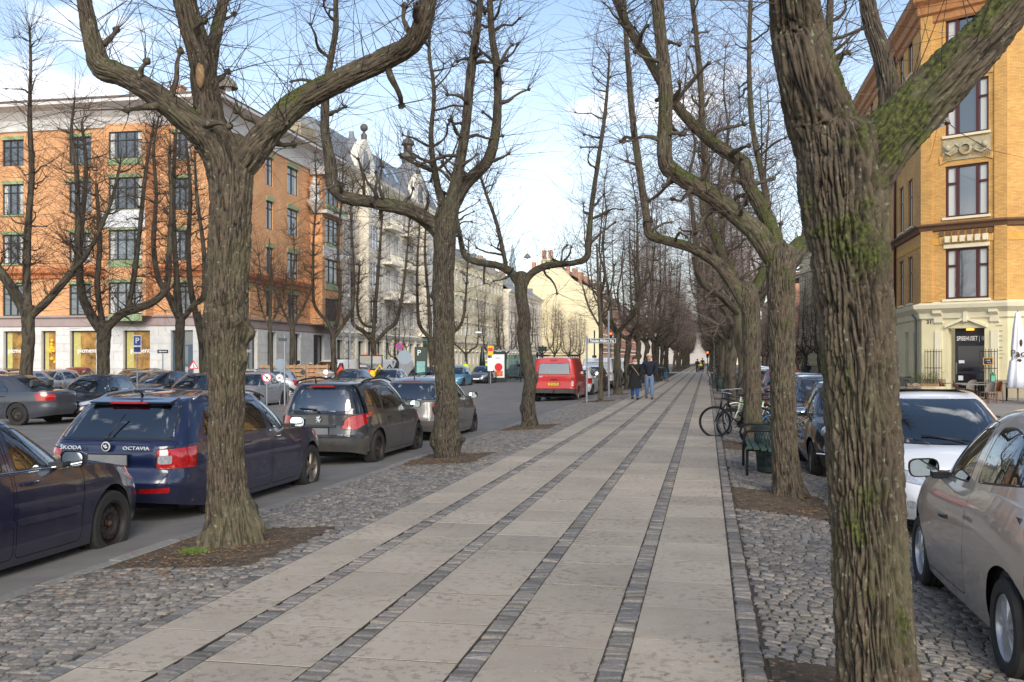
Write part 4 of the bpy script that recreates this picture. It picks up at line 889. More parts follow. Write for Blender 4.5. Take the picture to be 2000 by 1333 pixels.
def traced_tree(label, Y, trunk, limbs, ground=None, n=(96, 40), seg=(14, 8), mossy=.4, knobs=(), flare=.05, per_m=26, wl=(.5, 1.5), wr=.0042, spm=1.6, spl=(.2, .7), seed=1, m=M_bark, group='pollarded lime trees along the promenade', disp=.016, tdisp=None, limb_moss=None, ridge=.034, mound=.5, tm=.25):
    rd = random.Random(seed)
    def conv(path, first=None):
        o = []
        for q in path:
            px, py, wd = q[:3]; dy = q[3] if len(q) > 3 else 0
            p = A(px, py, Y + dy); d = -p.x * ST + p.y * CT; o.append((p.x, p.y, p.z, wd * d / F_ / 2 * (.88 if path is trunk else .93)))
        return o
    tp = conv(trunk); b = tp[0]; e, e2 = np.array(tp[-1]), np.array(tp[-2]); dv = (e - e2)[:3]; dv /= np.linalg.norm(dv)
    for k_, f_ in ((.22, .84), (.4, .5), (.48, .1)): tp.append(tuple(e[:3] + dv * e[3] * k_) + (e[3] * f_,))
    root = empty('lime_tree', (b[0], b[1], ground if ground is not None else zg(b[0])), 0, label, 'tree', group)
    off = np.array([root.location.x, root.location.y, root.location.z, 0])
    tube_obj('trunk', np.array(tp) - off, root, m, n[0], seg[0], disp=tdisp or disp, seed=seed, knobs=knobs, base_flare=flare, mossy=tm * mossy, ridge=ridge, mound=mound)
    data = []
    for i, l in enumerate(limbs):
        P = np.array(conv(l)) - off; P[0, 3] *= .74; o, dd = tube_obj('limb', P, root, m, max(12, int(n[1] * min(1, .4 + P[:, 3].mean() / .12))), seg[1], disp=disp * .7, seed=seed + i, mossy=(limb_moss or {}).get(i, mossy), ridge=ridge, mound=1.3); data.append(dd)
    tw = Twigs(seed); sp = []
    clothe(data, tw, sp, rd, per_m, wl, wr, spm, spl)
    if sp: link('spurs', merge_tubes(sp, 6, 2, disp=.006), m, root, kind='stuff')
    tw.build(root, M_twig); return root
# the near trees, traced limb by limb
t1_ = traced_tree('knobbly trunk with wide arms, leftmost near tree, moss and grass at its foot', T1.y,
    [(455, 1072, 112), (452, 1040, 100), (445, 960, 84), (441, 880, 76), (442, 780, 74), (441, 700, 78), (441, 640, 90), (442, 600, 88), (444, 560, 84), (447, 500, 86), (450, 440, 86), (452, 380, 92), (448, 320, 100), (436, 285, 96)],
    [[(452, 350, 70), (490, 300, 62), (535, 245, 54, .1), (590, 195, 48, .2), (680, 150, 45, .2), (760, 112, 42, .2), (808, 80, 40, .1), (830, 30, 36), (842, -40, 30), (850, -140, 26)],
     [(435, 330, 70), (405, 275, 60, -.1), (370, 240, 52, -.2), (310, 190, 46, -.3), (245, 150, 44, -.3), (200, 132, 44, -.3), (182, 85, 38, -.3), (166, 10, 30, -.3), (150, -80, 26, -.3)],
     [(436, 300, 80), (412, 240, 60), (402, 180, 54), (392, 110, 50, -.1), (368, 30, 46, -.2), (350, -60, 40, -.3), (335, -160, 34, -.4)],
     [(404, 170, 34, .1), (414, 100, 28, .3), (426, 50, 24, .4), (440, -20, 20, .5), (455, -120, 16, .6)]],
    n=(150, 80), seg=(28, 16), knobs=[(.2, 3.6, .1, .07), (.32, 4.6, .12, .10), (.25, 5.6, .09, .08), (.12, .6, .1, .06), (2.0, 4.0, .09, .07), (2.05, 5.2, .08, .065), (2.12, 2.9, .07, .06), (2.35, 2.5, .1, .04), (2.5, 5.6, .08, .05), (1.75, 3.4, .07, .045), (1.6, 5.0, .08, .045), (2.28, 4.5, .06, .05), (.6, 5.0, .07, .04)],
    flare=.06, per_m=30, wl=(.3, 1.15), wr=.005, spm=3.2, spl=(.15, .45), seed=3, mossy=.38, disp=.022, ridge=.026, mound=1.0)
p = A(391, 146, T1.y - .17) - t1_.location; q = MB(); q.sphere(tuple(p), .1, 14, 8, (.42, .35, 1.25)); q.build('pruning_scar', mat('bare_wood', (148, 118, 84), .8, vary=.4, vscale=20), t1_, smooth=True)
traced_tree('second lime on the left verge, bulging mossy burls low on its trunk', T2.y,
    [(876, 900, 50), (873, 880, 54), (870, 850, 56), (872, 820, 50), (873, 780, 46), (870, 740, 43), (866, 680, 45), (867, 640, 46), (866, 600, 45), (866, 540, 44), (868, 480, 46), (872, 430, 50), (878, 400, 44)],
    [[(866, 470, 38), (846, 440, 32), (800, 412, 28, -.2), (730, 396, 26, -.3), (670, 385, 25, -.4), (650, 360, 25, -.4), (645, 320, 23, -.4), (634, 240, 19, -.4), (640, 150, 15, -.3), (655, 60, 11, -.3), (655, -20, 9, -.3)],
     [(878, 420, 34), (905, 365, 28, .2), (950, 318, 24, .3), (966, 270, 20, .3), (972, 200, 17, .3), (970, 130, 15, .3), (960, 60, 14, .3), (955, -40, 12, .3)],
     [(876, 410, 32), (892, 350, 24), (908, 260, 20, -.1), (916, 180, 19, -.1), (925, 100, 17, -.1), (936, 30, 14, -.1), (942, -40, 12, -.1)],
     [(870, 420, 22), (852, 350, 14, .4), (842, 270, 10, .5), (848, 180, 8, .5), (838, 100, 7, .6), (842, 20, 5, .6)]],
    n=(110, 48), seg=(16, 10), knobs=[(.35, 0, .12, .10), (.35, 3.4, .12, .10), (.45, 4.8, .12, .12), (.6, 5.4, .1, .08), (.9, .3, .08, .06), (1.15, 4.2, .08, .05), (1.6, 5.6, .08, .05), (2.6, 4.8, .08, .06), (2.9, .2, .07, .05)],
    flare=.02, per_m=32, wl=(.35, 1.3), wr=.006, spm=3.8, seed=5, mossy=.42, disp=.022, m=M_barkd, mound=1.0)
traced_tree('crooked lime with a flat tee of arms near the red van', T3.y,
    [(1035, 836, 40), (1034, 820, 33), (1032, 780, 28), (1036, 740, 28), (1028, 700, 28), (1022, 650, 28), (1024, 620, 27), (1018, 580, 26), (1018, 550, 28), (1018, 535, 26)],
    [[(1016, 560, 20), (1000, 535, 18), (975, 520, 15), (930, 512, 13), (908, 500, 12), (900, 470, 11), (893, 430, 8), (890, 400, 6)],
     [(990, 527, 12), (980, 480, 9, .3), (968, 430, 8, .4), (950, 380, 6, .4), (935, 335, 5, .4)],
     [(1022, 560, 20), (1038, 535, 16), (1070, 520, 14), (1120, 514, 12), (1145, 504, 13), (1150, 470, 12), (1155, 410, 10), (1166, 330, 9), (1178, 250, 8), (1186, 180, 6), (1190, 110, 4)]],
    n=(70, 30), seg=(12, 8), knobs=[(.5, .2, .12, .06), (1.3, 3.2, .1, .07), (2, 5.5, .1, .06), (2.6, 4, .1, .05)], flare=.03, per_m=30, wl=(.5, 1.8), wr=.006, spm=3, spl=(.3, .9), seed=9, mossy=.2, m=M_barkd)
traced_tree('massive mossy trunk closest to the camera, forked above head height', 4.85,
    [(1724, 1420, 172), (1716, 1350, 160), (1706, 1200, 156), (1698, 1050, 152), (1690, 900, 150), (1681, 750, 148), (1674, 650, 150), (1666, 560, 156), (1658, 480, 166), (1650, 400, 178), (1644, 330, 182), (1636, 270, 172)],
    [[(1630, 360, 150), (1602, 240, 138), (1578, 150, 124, -.1), (1558, 60, 108, -.1), (1542, -30, 96, -.2), (1530, -140, 84, -.2), (1520, -260, 76, -.2)],
     [(1672, 390, 130), (1730, 285, 112), (1800, 210, 104), (1870, 135, 96), (1925, 75, 88), (1985, 0, 78), (2040, -90, 66), (2080, -200, 56)],
     [(1690, 330, 50, .3), (1728, 260, 44, .5), (1738, 190, 42, .6), (1722, 110, 36, .7), (1700, 40, 32, .8), (1688, -40, 28, .9), (1680, -140, 24, 1)]],
    n=(260, 150), seg=(46, 34), flare=.02, per_m=9, wl=(.5, 1.3), wr=.0032, spm=.9, spl=(.12, .35), seed=12, mossy=.85, tm=.8, limb_moss={0: .62, 1: 1.15, 2: .2}, disp=.03, tdisp=.026, ridge=.026, mound=.6)
traced_tree('straight ridged trunk left of the massive one, mossy shoulders', G(1538, 968, -.08).y,
    [(1540, 972, 66), (1537, 940, 60), (1533, 880, 55), (1530, 800, 53), (1528, 700, 54), (1527, 620, 56), (1525, 560, 60), (1525, 515, 62), (1527, 485, 52)],
    [[(1520, 520, 52), (1480, 460, 44), (1430, 415, 37), (1385, 380, 34), (1335, 350, 33), (1303, 325, 32), (1297, 280, 30), (1300, 200, 28), (1296, 130, 27), (1288, 50, 25), (1280, -50, 22)],
     [(1522, 490, 40), (1498, 430, 30, .3), (1462, 360, 28, .5), (1452, 320, 28, .6), (1400, 285, 24, .6), (1345, 235, 20, .6), (1300, 175, 18, .6), (1262, 110, 17, .6), (1225, 50, 16, .6), (1195, -20, 14, .6)],
     [(1532, 520, 46), (1560, 485, 38, .4), (1592, 460, 32, .8), (1615, 400, 28, 1.1), (1618, 300, 22, 1.3), (1612, 180, 18, 1.5), (1620, 40, 14, 1.6), (1622, -40, 12, 1.6)]],
    n=(150, 56), seg=(22, 14), flare=.05, per_m=28, wl=(.35, 1.3), wr=.0054, spm=3.6, seed=15, mossy=.75, tm=.6, disp=.02, ridge=.024)
traced_tree('grey-green trunk behind the wire waste bin and bench', 20.4,
    [(1474, 868, 46), (1471, 830, 40), (1469, 760, 38), (1468, 690, 38), (1467, 620, 40), (1463, 585, 42), (1458, 560, 34)],
    [[(1458, 600, 34), (1430, 550, 28), (1395, 510, 24), (1350, 485, 20), (1300, 470, 18), (1268, 458, 18), (1262, 420, 16), (1250, 340, 15), (1236, 240, 13), (1228, 140, 11), (1220, 30, 9), (1216, -60, 8)],
     [(1452, 570, 26, .3), (1415, 510, 20, .6), (1392, 450, 20, .8), (1374, 400, 18, .9), (1380, 330, 14, 1), (1372, 240, 12, 1), (1366, 130, 11, 1), (1352, 0, 9, 1)],
     [(1468, 580, 26, .2), (1490, 530, 18, .5), (1502, 470, 15, .8), (1496, 380, 13, 1), (1470, 250, 11, 1.2), (1463, 120, 9, 1.3), (1466, 0, 8, 1.4)]],
    n=(90, 40), seg=(14, 10), flare=.05, per_m=28, wl=(.7, 2.0), wr=.0055, spm=1.8, seed=21, mossy=.6)
# the rest of the rows: four pollard skeletons, copied with their parts
def pollard(seed, h=11.5, fork=2.9, arms=4, spread=1.5, wr=.0062, per_m=21, mm=M_barkd, tm=None, lean=0, r0=.17, spm=2.2, wl=(.6, 1.9)):
    rd = random.Random(seed); root = empty('lime_tree'); tp = [(0, 0, -.05, r0 * 1.25), (rd.gauss(0, .03), 0, .5, r0), (rd.gauss(0, .06), rd.gauss(0, .06), fork * .5, r0 * .9), (rd.gauss(0, .08), rd.gauss(0, .08), fork * .85, r0 * .95), (lean, 0, fork + .1, r0 * .95)]
    tube_obj('trunk', tp, root, mm, 14, 5, disp=.03, seed=seed, base_flare=.05, knobs=[(rd.uniform(.3, fork), rd.uniform(0, 6), .12, .07) for _ in range(5)], mound=1.2)
    data = []; a0 = rd.uniform(0, 6.3)
    for i in range(arms):
        a = a0 + 2 * pi * i / arms + rd.gauss(0, .25); s = spread * rd.uniform(.75, 1.15); dx, dy = cos(a), sin(a); zz = fork + rd.uniform(.5, 1.2); top = h * rd.uniform(.8, 1)
        P = [(lean, 0, fork - .15, r0 * .6), (lean + dx * s * .5, dy * s * .5, fork + (zz - fork) * .55, r0 * .52), (lean + dx * s, dy * s, zz + .1, r0 * .5), (lean + dx * s * 1.12, dy * s * 1.12, zz + .9, r0 * .42)]
        x, y = P[-1][:2]
        for k in range(5):
            x += rd.gauss(dx * -.04, .12); y += rd.gauss(dy * -.04, .12); f = (k + 1) / 5; P.append((x, y, zz + .9 + (top - zz - .9) * f, r0 * (.4 - .32 * f)))
        o, d = tube_obj('limb', P, root, mm, 8, 4, disp=.015, seed=seed + i, mossy=.3); data.append(d)
        if rd.random() < .7:
            b = a + rd.choice((-1, 1)) * rd.uniform(.5, 1); q = P[3]; P2 = [q[:3] + (r0 * .25,), (q[0] + cos(b) * .5, q[1] + sin(b) * .5, q[2] + .8, r0 * .22), (q[0] + cos(b) * .7, q[1] + sin(b) * .7, q[2] + 2.5, r0 * .17), (q[0] + cos(b) * .75, q[1] + sin(b) * .8, q[2] + 4.5, r0 * .08)]
            o, d = tube_obj('limb', P2, root, mm, 7, 3, disp=.01, seed=seed + i + 9); data.append(d)
    tw = Twigs(seed); sp = []; clothe(data, tw, sp, rd, per_m, wl, wr, spm, (.3, .8), tips=12)
    link('spurs', merge_tubes(sp, 5, 1, disp=.004), mm, root, kind='stuff'); tw.build(root, tm or M_twig); return root
PROT = [pollard(100 + i, h=[11.5, 11, 12, 10.8][i], arms=[4, 3, 4, 5][i], spread=[1.15, 1.4, 1.1, 1.25][i], tm=M_twigr if i % 2 else M_twig) for i in range(4)]
used = [False] * 4
def place_tree(k, x, y, rz, label, group, z=None, sc=1):
    o = PROT[k] if not used[k] else copy_tree(PROT[k]); used[k] = True
    tag(o, label, 'tree', group); o.location = (x, y, zg(x) if z is None else z); o.rotation_euler = (0, 0, rz); o.scale = (sc, sc, sc); return o
rd = random.Random(77)
g1 = 'limes of the row beyond the street name sign'
for i in range(27):
    y = 49.2 + 7.9 * i * 1.0
    if 118 < y < 134: continue
    lab = ['dark forked lime beside the walking couple', 'lime just behind the walking couple, partly hidden by the first', 'third lime past the street name sign, by the parked bicycles'][i] if i < 3 else 'bare lime in the receding left-hand row of the promenade'
    place_tree(i % 4, -4.3 + rd.gauss(0, .08), y, rd.uniform(0, 6.3), lab, g1, sc=rd.uniform(.95, 1.08))
g2 = 'limes of the row behind the bench'
for i in range(30):
    y = 28.3 + 7.75 * i
    if 118 < y < 134: continue
    lab = ['lime behind the black bicycle, mossy fork above', 'lime next to the second green bin', 'lime beside the zigzag lattice mast'][i] if i < 3 else 'bare lime in the receding right-hand row of the promenade'
    place_tree((i * 3 + 1) % 4, .95 + rd.gauss(0, .08), y, rd.uniform(0, 6.3), lab, g2, sc=rd.uniform(.95, 1.08))
# trees beyond the carriageway: traced where they stand clear
def opp(label, px, d, seed, trunk, limbs, **kw):
    Y = 1; 
    traced_tree(label, px, trunk, limbs, ground=-.3, n=(24, 14), seg=(6, 5), per_m=kw.pop('per_m', 30), wl=(.8, 2.2), wr=.0085, spm=2.6, spl=(.3, .8), seed=seed, mossy=.2, m=M_barkd, flare=.03, group='bare limes on the far side of the carriageway', disp=.02, **kw)
opp('far-side lime at the left edge, in front of the first shop window', 32.0, 0, 31, [(48, 815, 34), (50, 740, 28), (55, 680, 27), (55, 630, 27), (54, 600, 30)],
    [[(52, 620, 26), (30, 575, 22), (8, 540, 19), (-25, 490, 16), (-40, 400, 12), (-45, 280, 8)], [(55, 610, 22), (52, 520, 16, .3), (55, 440, 14, .4), (62, 340, 12, .5), (58, 230, 9, .5), (60, 120, 6, .6), (58, 60, 4, .6)],
     [(58, 620, 20), (90, 590, 17), (130, 545, 15), (150, 510, 14), (152, 440, 12), (150, 340, 10), (140, 260, 7), (145, 200, 4)], [(140, 535, 12), (180, 480, 9, -.5), (215, 400, 7, -.8), (235, 320, 5, -1)]])
opp('far-side lime whose arms spread over two shop windows', 37.0, 0, 32, [(203, 800, 38), (202, 740, 28), (202, 690, 28), (203, 650, 31), (202, 632, 30)],
    [[(198, 650, 26), (175, 610, 20), (160, 575, 17), (155, 520, 14), (160, 430, 12), (168, 330, 9), (160, 240, 6)], [(206, 645, 24), (235, 615, 18), (262, 605, 17), (300, 590, 16), (325, 560, 14), (330, 500, 12), (335, 400, 9), (330, 300, 6)],
     [(250, 608, 13), (262, 540, 11, .4), (275, 430, 9, .5), (285, 330, 7, .6), (300, 250, 5, .7)], [(200, 630, 18), (190, 560, 12, -.4), (195, 470, 10, -.5), (188, 360, 7, -.6)]])
opp('far-side lime in front of the blue shop door', 43.2, 0, 33, [(350, 790, 24), (350, 730, 19), (350, 680, 19), (352, 630, 21), (353, 615, 20)],
    [[(350, 625, 18), (330, 580, 14), (308, 540, 12), (300, 470, 10), (305, 380, 8), (300, 290, 6), (310, 230, 4)], [(352, 620, 16), (345, 540, 12, .3), (338, 430, 11, .4), (340, 330, 8, .5), (345, 250, 5, .5)],
     [(356, 625, 14), (380, 595, 12), (398, 575, 11), (398, 490, 9), (385, 390, 7), (380, 300, 5)]])
opp('far-side lime just left of the nearest dark trunk', 47.5, 0, 34, [(402, 790, 28), (400, 730, 24), (396, 670, 20), (388, 630, 18), (384, 612, 18)],
    [[(384, 620, 16), (372, 560, 12), (368, 480, 10), (372, 380, 8), (365, 290, 5)], [(390, 640, 15), (420, 610, 12), (455, 590, 10), (462, 520, 8), (470, 430, 6)]])
opp('slim young tree by the road works signs', 42.5, 0, 36, [(533, 785, 10), (531, 730, 7), (529, 680, 6.5), (527, 620, 6), (528, 580, 5), (527, 520, 3.5), (526, 470, 2)],
    [[(528, 650, 5), (510, 600, 3.5), (500, 550, 2.5)], [(528, 640, 5), (548, 590, 3.5), (560, 540, 2.5)], [(528, 600, 4), (512, 550, 3), (505, 500, 2)]], per_m=20)
opp('young pale-stemmed tree beside the crates', 62.5, 0, 37, [(571, 775, 15), (571, 720, 13), (571, 670, 12), (571, 640, 11), (570, 610, 9)],
    [[(570, 640, 8), (550, 600, 5), (535, 560, 4), (528, 510, 3)], [(572, 640, 8), (592, 600, 5), (608, 560, 4), (612, 500, 3)], [(570, 620, 7), (570, 560, 5), (575, 500, 3), (572, 450, 2)]], per_m=40)
opp('far-side lime forked like a Y beside the lattice tower', 64, 0, 38, [(655, 770, 18), (653, 720, 13), (651, 680, 12), (650, 655, 13)],
    [[(650, 660, 11), (640, 630, 8), (622, 610, 7), (612, 580, 6), (612, 480, 5), (618, 380, 3.5), (615, 300, 2.5)], [(650, 660, 10), (660, 620, 8), (664, 560, 7), (660, 480, 6), (668, 380, 4), (670, 310, 2.5)], [(653, 660, 10), (676, 625, 8), (690, 590, 7), (690, 500, 5), (685, 420, 4), (690, 360, 2.5)]])
opp('far-side lime with a candelabra crown in front of the cream facade', 71.5, 0, 39, [(731, 770, 17), (731, 725, 12), (730, 690, 13), (729, 668, 14)],
    [[(729, 672, 11), (712, 650, 9), (690, 632, 8), (688, 590, 7), (684, 500, 5), (688, 420, 3)], [(729, 668, 10), (731, 620, 8), (738, 540, 7), (744, 460, 5), (748, 400, 3)], [(731, 672, 11), (755, 645, 8), (775, 625, 8), (788, 560, 6), (796, 480, 4), (800, 420, 3)], [(728, 640, 7), (708, 632, 6), (698, 600, 5), (702, 520, 4)]])
opp('far-side lime behind the second near trunk', 80, 0, 40, [(846, 765, 17), (845, 720, 13), (842, 680, 12), (840, 660, 13)],
    [[(840, 662, 11), (822, 640, 8), (816, 610, 7), (815, 520, 5), (820, 430, 3)], [(841, 660, 9), (838, 600, 7), (830, 500, 5), (832, 430, 3)], [(842, 665, 10), (885, 650, 7), (905, 620, 6), (912, 540, 4), (915, 470, 3)]])
for i, (px, Y) in enumerate(((772, 78), (930, 93), (928, 104), (955, 112), (975, 124), (985, 138), (1000, 150), (1012, 165), (1030, 180), (1045, 200), (1060, 220), (1075, 245))):
    p = A(px, 700, Y); place_tree(i % 4, -22.5 if i else -24.5, Y, rd.uniform(0, 6.3), 'small bare tree in front of the cream facade' if i == 0 else 'bare lime on the far pavement, further up the street', 'distant limes along the far pavement', z=-.25, sc=[.62, .85, .8, .85][min(i, 3)] if i < 4 else .9)
for i in range(16):   # the row across the right carriageway
    place_tree((i + 2) % 4, 8.2, 66 + 11 * i, rd.uniform(0, 6.3), 'bare street tree across the right carriageway', 'street trees across the right carriageway', z=-.15, sc=.75)
traced_tree('young thin trunk beside the street name sign', 40.6, [(1174, 790, 14), (1173, 760, 11), (1174, 700, 10), (1173, 640, 9), (1170, 590, 7), (1168, 540, 6), (1166, 480, 4)],
    [[(1172, 640, 6), (1150, 600, 4, .3), (1138, 560, 3, .3)], [(1172, 620, 6), (1190, 580, 4), (1200, 520, 3)]], n=(20, 12), seg=(6, 5), per_m=30, wr=.007, spm=1, seed=50, mossy=.3, flare=.02, m=M_bark)
# ================================================================ vehicles
M_glass = mat('car_glass', (196, 226, 216), .02, trans=.0, spec=.5)
def _glass():
    m = bpy.data.materials.new('tinted_glass'); m.use_nodes = True; nt = m.node_tree; nt.nodes.clear(); N = nt.nodes.new; L = nt.links.new
    o = N('ShaderNodeOutputMaterial'); t = N('ShaderNodeBsdfTransparent'); t.inputs[0].default_value = (.52, .66, .62, 1)
    g = N('ShaderNodeBsdfGlossy'); g.inputs['Roughness'].default_value = .015; g.inputs[0].default_value = (.95, .98, 1, 1)
    f = N('ShaderNodeFresnel'); f.inputs[0].default_value = 2.7; x = N('ShaderNodeMixShader')
    L(f.outputs[0], x.inputs[0]); L(t.outputs[0], x.inputs[1]); L(g.outputs[0], x.inputs[2]); L(x.outputs[0], o.inputs[0]); return m
M_glass = _glass()
M_rub = mat('black_trim', (26, 26, 27), .5); M_tyre = mat('tyre_rubber', (40, 39, 38), .85, vary=.3, vscale=8, bump=.2, bscale=80)
M_well = mat('wheel_well', (14, 14, 14), .9); M_int = mat('cabin_trim', (52, 53, 54), .8); M_seat = mat('seat_fabric', (64, 66, 68), .9)
M_badge = mat('badge_silver', (214, 216, 218), .4, metal=.3); M_chrome = mat('chrome', (200, 202, 204), .12, metal=1); M_alloy = mat('alloy', (158, 158, 160), .32, metal=.85, vary=.15, vscale=9)
M_steel = mat('rusty_steel_rim', (44, 41, 39), .6, metal=.3, vary=.5, vscale=14, col2=(50, 42, 37)); M_hubcap = mat('hubcap_plastic', (150, 151, 152), .35, metal=.5)
M_red = mat('tail_lamp_red', (190, 14, 18), .12, coat=1, vary=.35, vscale=30, col2=(120, 6, 10)); M_clear = mat('lamp_clear', (200, 204, 208), .1, metal=.5, coat=1, vary=.4, vscale=26)
M_orange = mat('lamp_amber', (225, 110, 20), .2, coat=1); M_plate = mat('blank_plate', (120, 122, 124), .5, vary=.2, vscale=5); M_white = mat('plate_white', (225, 226, 226), .4)
M_yel = mat('plate_yellow', (226, 196, 30), .4); M_blk = mat('print_black', (18, 18, 18), .5); M_mirror = mat('mirror_glass', (170, 180, 185), .03, metal=1)
M_rail = mat('aluminium_rail', (176, 178, 182), .25, metal=.9)
def paint(name, c, metal=.0, rough=.32, dirt=.0, flake=0): return mat('paint_' + name, c, rough, metal=metal, coat=1, dirt=dirt)
def outline(x0, x1, w, pr, pf, n):
    """half plan outline, tail centre to nose centre, equal arc steps"""
    f = np.linspace(0, pi, 600); xm, hl = (x0 + x1) / 2, (x1 - x0) / 2
    p = np.where(f < pi / 2, pr, pf); c, s = np.cos(f), np.sin(f)
    x = xm - hl * np.sign(c) * np.abs(c) ** (2 / p); y = w * np.abs(s) ** (2 / p); y[0] = y[-1] = 0
    L = np.r_[0, np.cumsum(np.hypot(np.diff(x), np.diff(y)))]; t = np.linspace(0, L[-1], n)
    return np.c_[np.interp(t, L, x), np.interp(t, L, y)]
NO = 76
def rnd_poly(P, r, n=5):
    o = []; k = len(P)
    for i in range(k):
        p, a, b = Vector(P[i][:2]), Vector(P[i - 1][:2]), Vector(P[(i + 1) % k][:2]); rr = P[i][2] if len(P[i]) > 2 else r
        u, v = (a - p), (b - p); l = min(rr, u.length * .45, v.length * .45); s, e = p + u.normalized() * l, p + v.normalized() * l
        for j in range(n + 1): t = j / n; q = s * (1 - t) ** 2 + p * 2 * t * (1 - t) + e * t * t; o.append((q.x, q.y))
    return o
def in_poly(x, y, P):
    c = False; j = len(P) - 1
    for i in range(len(P)):
        if (P[i][1] > y) != (P[j][1] > y) and x < (P[j][0] - P[i][0]) * (y - P[i][1]) / (P[j][1] - P[i][1]) + P[i][0]: c = not c
        j = i
    return c
class Body:
    """A car shell: a tub, a bonnet/boot deck and a glasshouse; windows, lamps and doors are cut out of the real surface."""
    def __init__(s, sp):
        s.sp = sp; L, W = sp['L'], sp['W'] / 2; s.L, s.W = L, W
        s.bm = bmesh.new(); s.lay = s.bm.faces.layers.int.new('part')
        belt = sp['belt']; prof = sp['prof']                                   # belt: x,z of the tub's top edge; prof: level, tail inset, nose inset, width factor
        pr, pf = sp.get('pr', 5.5), sp.get('pf', 3.6); nl = 13; rings = []
        for k in range(nl + 1):
            t = k / nl; ri, ni, wf = [np.interp(t, [q[0] for q in prof], [q[i] for q in prof]) for i in (1, 2, 3)]
            O = outline(ri, L - ni, W * wf, pr, pf, NO)
            zb = np.interp(O[:, 0], [q[0] for q in sp['sill']], [q[1] for q in sp['sill']]); zt = np.interp(O[:, 0], [q[0] for q in belt], [q[1] for q in belt])
            rings.append(np.c_[O, zb + (zt - zb) * t])
        s.top = rings[-1]; s.crown = sp.get('crown', .05)
        s.tub = s.skin(rings)
        gh = sp['gh']                                                          # xr0,xf0 base; xr1,xf1 roof; w0,w1 half widths; roof z curve
        xr0, xf0, xr1, xf1, w0, w1 = gh; roof = sp['roof']; rings = []; nl = 11
        B = outline(xr0, xf0, w0, sp.get('gr', 5), sp.get('gf', 3.4), NO); T = outline(xr1, xf1, w1, sp.get('rr', 5), sp.get('rf', 4), NO)
        zB = np.array([s.deck(x, y) for x, y in B]) - .012; zT = np.interp(T[:, 0], [q[0] for q in roof], [q[1] for q in roof])
        bu = sp.get('bulge', .05)
        for k in range(nl + 1):
            t = k / nl; f = t + bu * -sin(pi * t)                                 # horizontal progress lags: convex glass
            e = t ** 6 * sp.get('edge', .03)
            P = B + (T - B) * f; c = P.mean(0); sc = 1 - e
            z = zB + (zT - zB) * (1 - (1 - t) ** 1.12)
            rings.append(np.c_[P[:, 0], P[:, 1] * sc, z])
        s.gh = s.skin(rings); top = rings[-1]; M = 12; rows = []
        cr = sp.get('rcrown', .045); wm = top[:, 1].max()
        vs = [[s.bm.verts.new((x, y * u, z + cr * (y * y - (y * u) ** 2) / wm ** 2)) for u in np.cos(np.linspace(0, pi, M + 1))] for x, y, z in top]
        for i in range(NO - 1):
            for j in range(M): s.face(vs[i][j], vs[i][j + 1], vs[i + 1][j + 1], vs[i + 1][j])
        s.top_ring = top
        vs = []                                                                # decks, open under the glasshouse
        for x, y, z in s.top: vs.append([s.bm.verts.new((x, y * u, z + s.crown * (y * y - (y * u) ** 2) / W ** 2)) for u in np.cos(np.linspace(0, pi, 25))])
        Bi = np.c_[(B[:, 0] - (xr0 + xf0) / 2) * .99 + (xr0 + xf0) / 2, B[:, 1] * .98]; poly = [tuple(p) for p in Bi] + [(p[0], -p[1]) for p in Bi[::-1]]
        for i in range(NO - 1):
            for j in range(24):
                q = [vs[i][j], vs[i][j + 1], vs[i + 1][j + 1], vs[i + 1][j]]; c = sum((v.co for v in q), Vector()) / 4
                if all(in_poly(v.co.x, v.co.y, poly) for v in q): continue
                s.face(*q)
        bmesh.ops.remove_doubles(s.bm, verts=s.bm.verts, dist=2e-4)
        bmesh.ops.recalc_face_normals(s.bm, faces=s.bm.faces)
        if sum(f.normal.y * f.calc_center_median().y for f in s.bm.faces) < 0: bmesh.ops.reverse_faces(s.bm, faces=s.bm.faces)
        s.ids = {}; s.n = 0
    def deck(s, x, y):
        sp = s.sp; z = np.interp(x, [q[0] for q in sp['belt']], [q[1] for q in sp['belt']]); i = np.argmin(np.abs(s.top[:, 0] - x)); ye = max(s.top[i, 1], abs(y))
        return z + s.crown * (ye * ye - y * y) / s.W ** 2
    def face(s, *v):
        if len(set(v)) < 3: return
        try: s.bm.faces.new(v)
        except ValueError: pass
    def skin(s, rings):
        L = [[s.bm.verts.new(tuple(p)) for p in r] for r in rings]; Rr = [[s.bm.verts.new((p[0], -p[1], p[2])) for p in r] for r in rings]
        for a in range(len(rings) - 1):
            for i in range(NO - 1):
                s.face(L[a][i], L[a + 1][i], L[a + 1][i + 1], L[a][i + 1]); s.face(Rr[a][i], Rr[a][i + 1], Rr[a + 1][i + 1], Rr[a + 1][i])
    def cut(s, name, poly, view, side=0, x=(-9, 99), z=(-9, 99), y=(-99, 99), rim=.0, only=0, nd=.25, rimname=None):
        """cut the outline poly (u,z) seen along view out of the shell; faces inside become the part name"""
        v = Vector(view).normalized(); u = Vector((0, 0, 1)).cross(v)                # u: horizontal axis across the view
        if u.x < -.01 or (abs(u.x) < .01 and u.y < 0): u = -u
        us = [p[0] for p in poly]; zs = [p[1] for p in poly]; u0, u1, z0, z1 = min(us) - .01, max(us) + .01, min(zs) - .01, max(zs) + .01
        def cand():
            o = []
            for f in s.bm.faces:
                if f[s.lay] != only or f.normal.dot(v) < nd: continue
                c = f.calc_center_median()
                if not (x[0] < c.x < x[1] and z[0] < c.z < z[1] and y[0] < c.y < y[1]): continue
                a = [q.co.dot(u) for q in f.verts]; b = [q.co.z for q in f.verts]
                if max(a) < u0 or min(a) > u1 or max(b) < z0 or min(b) > z1: continue
                o.append(f)
            return o
        n = len(poly)
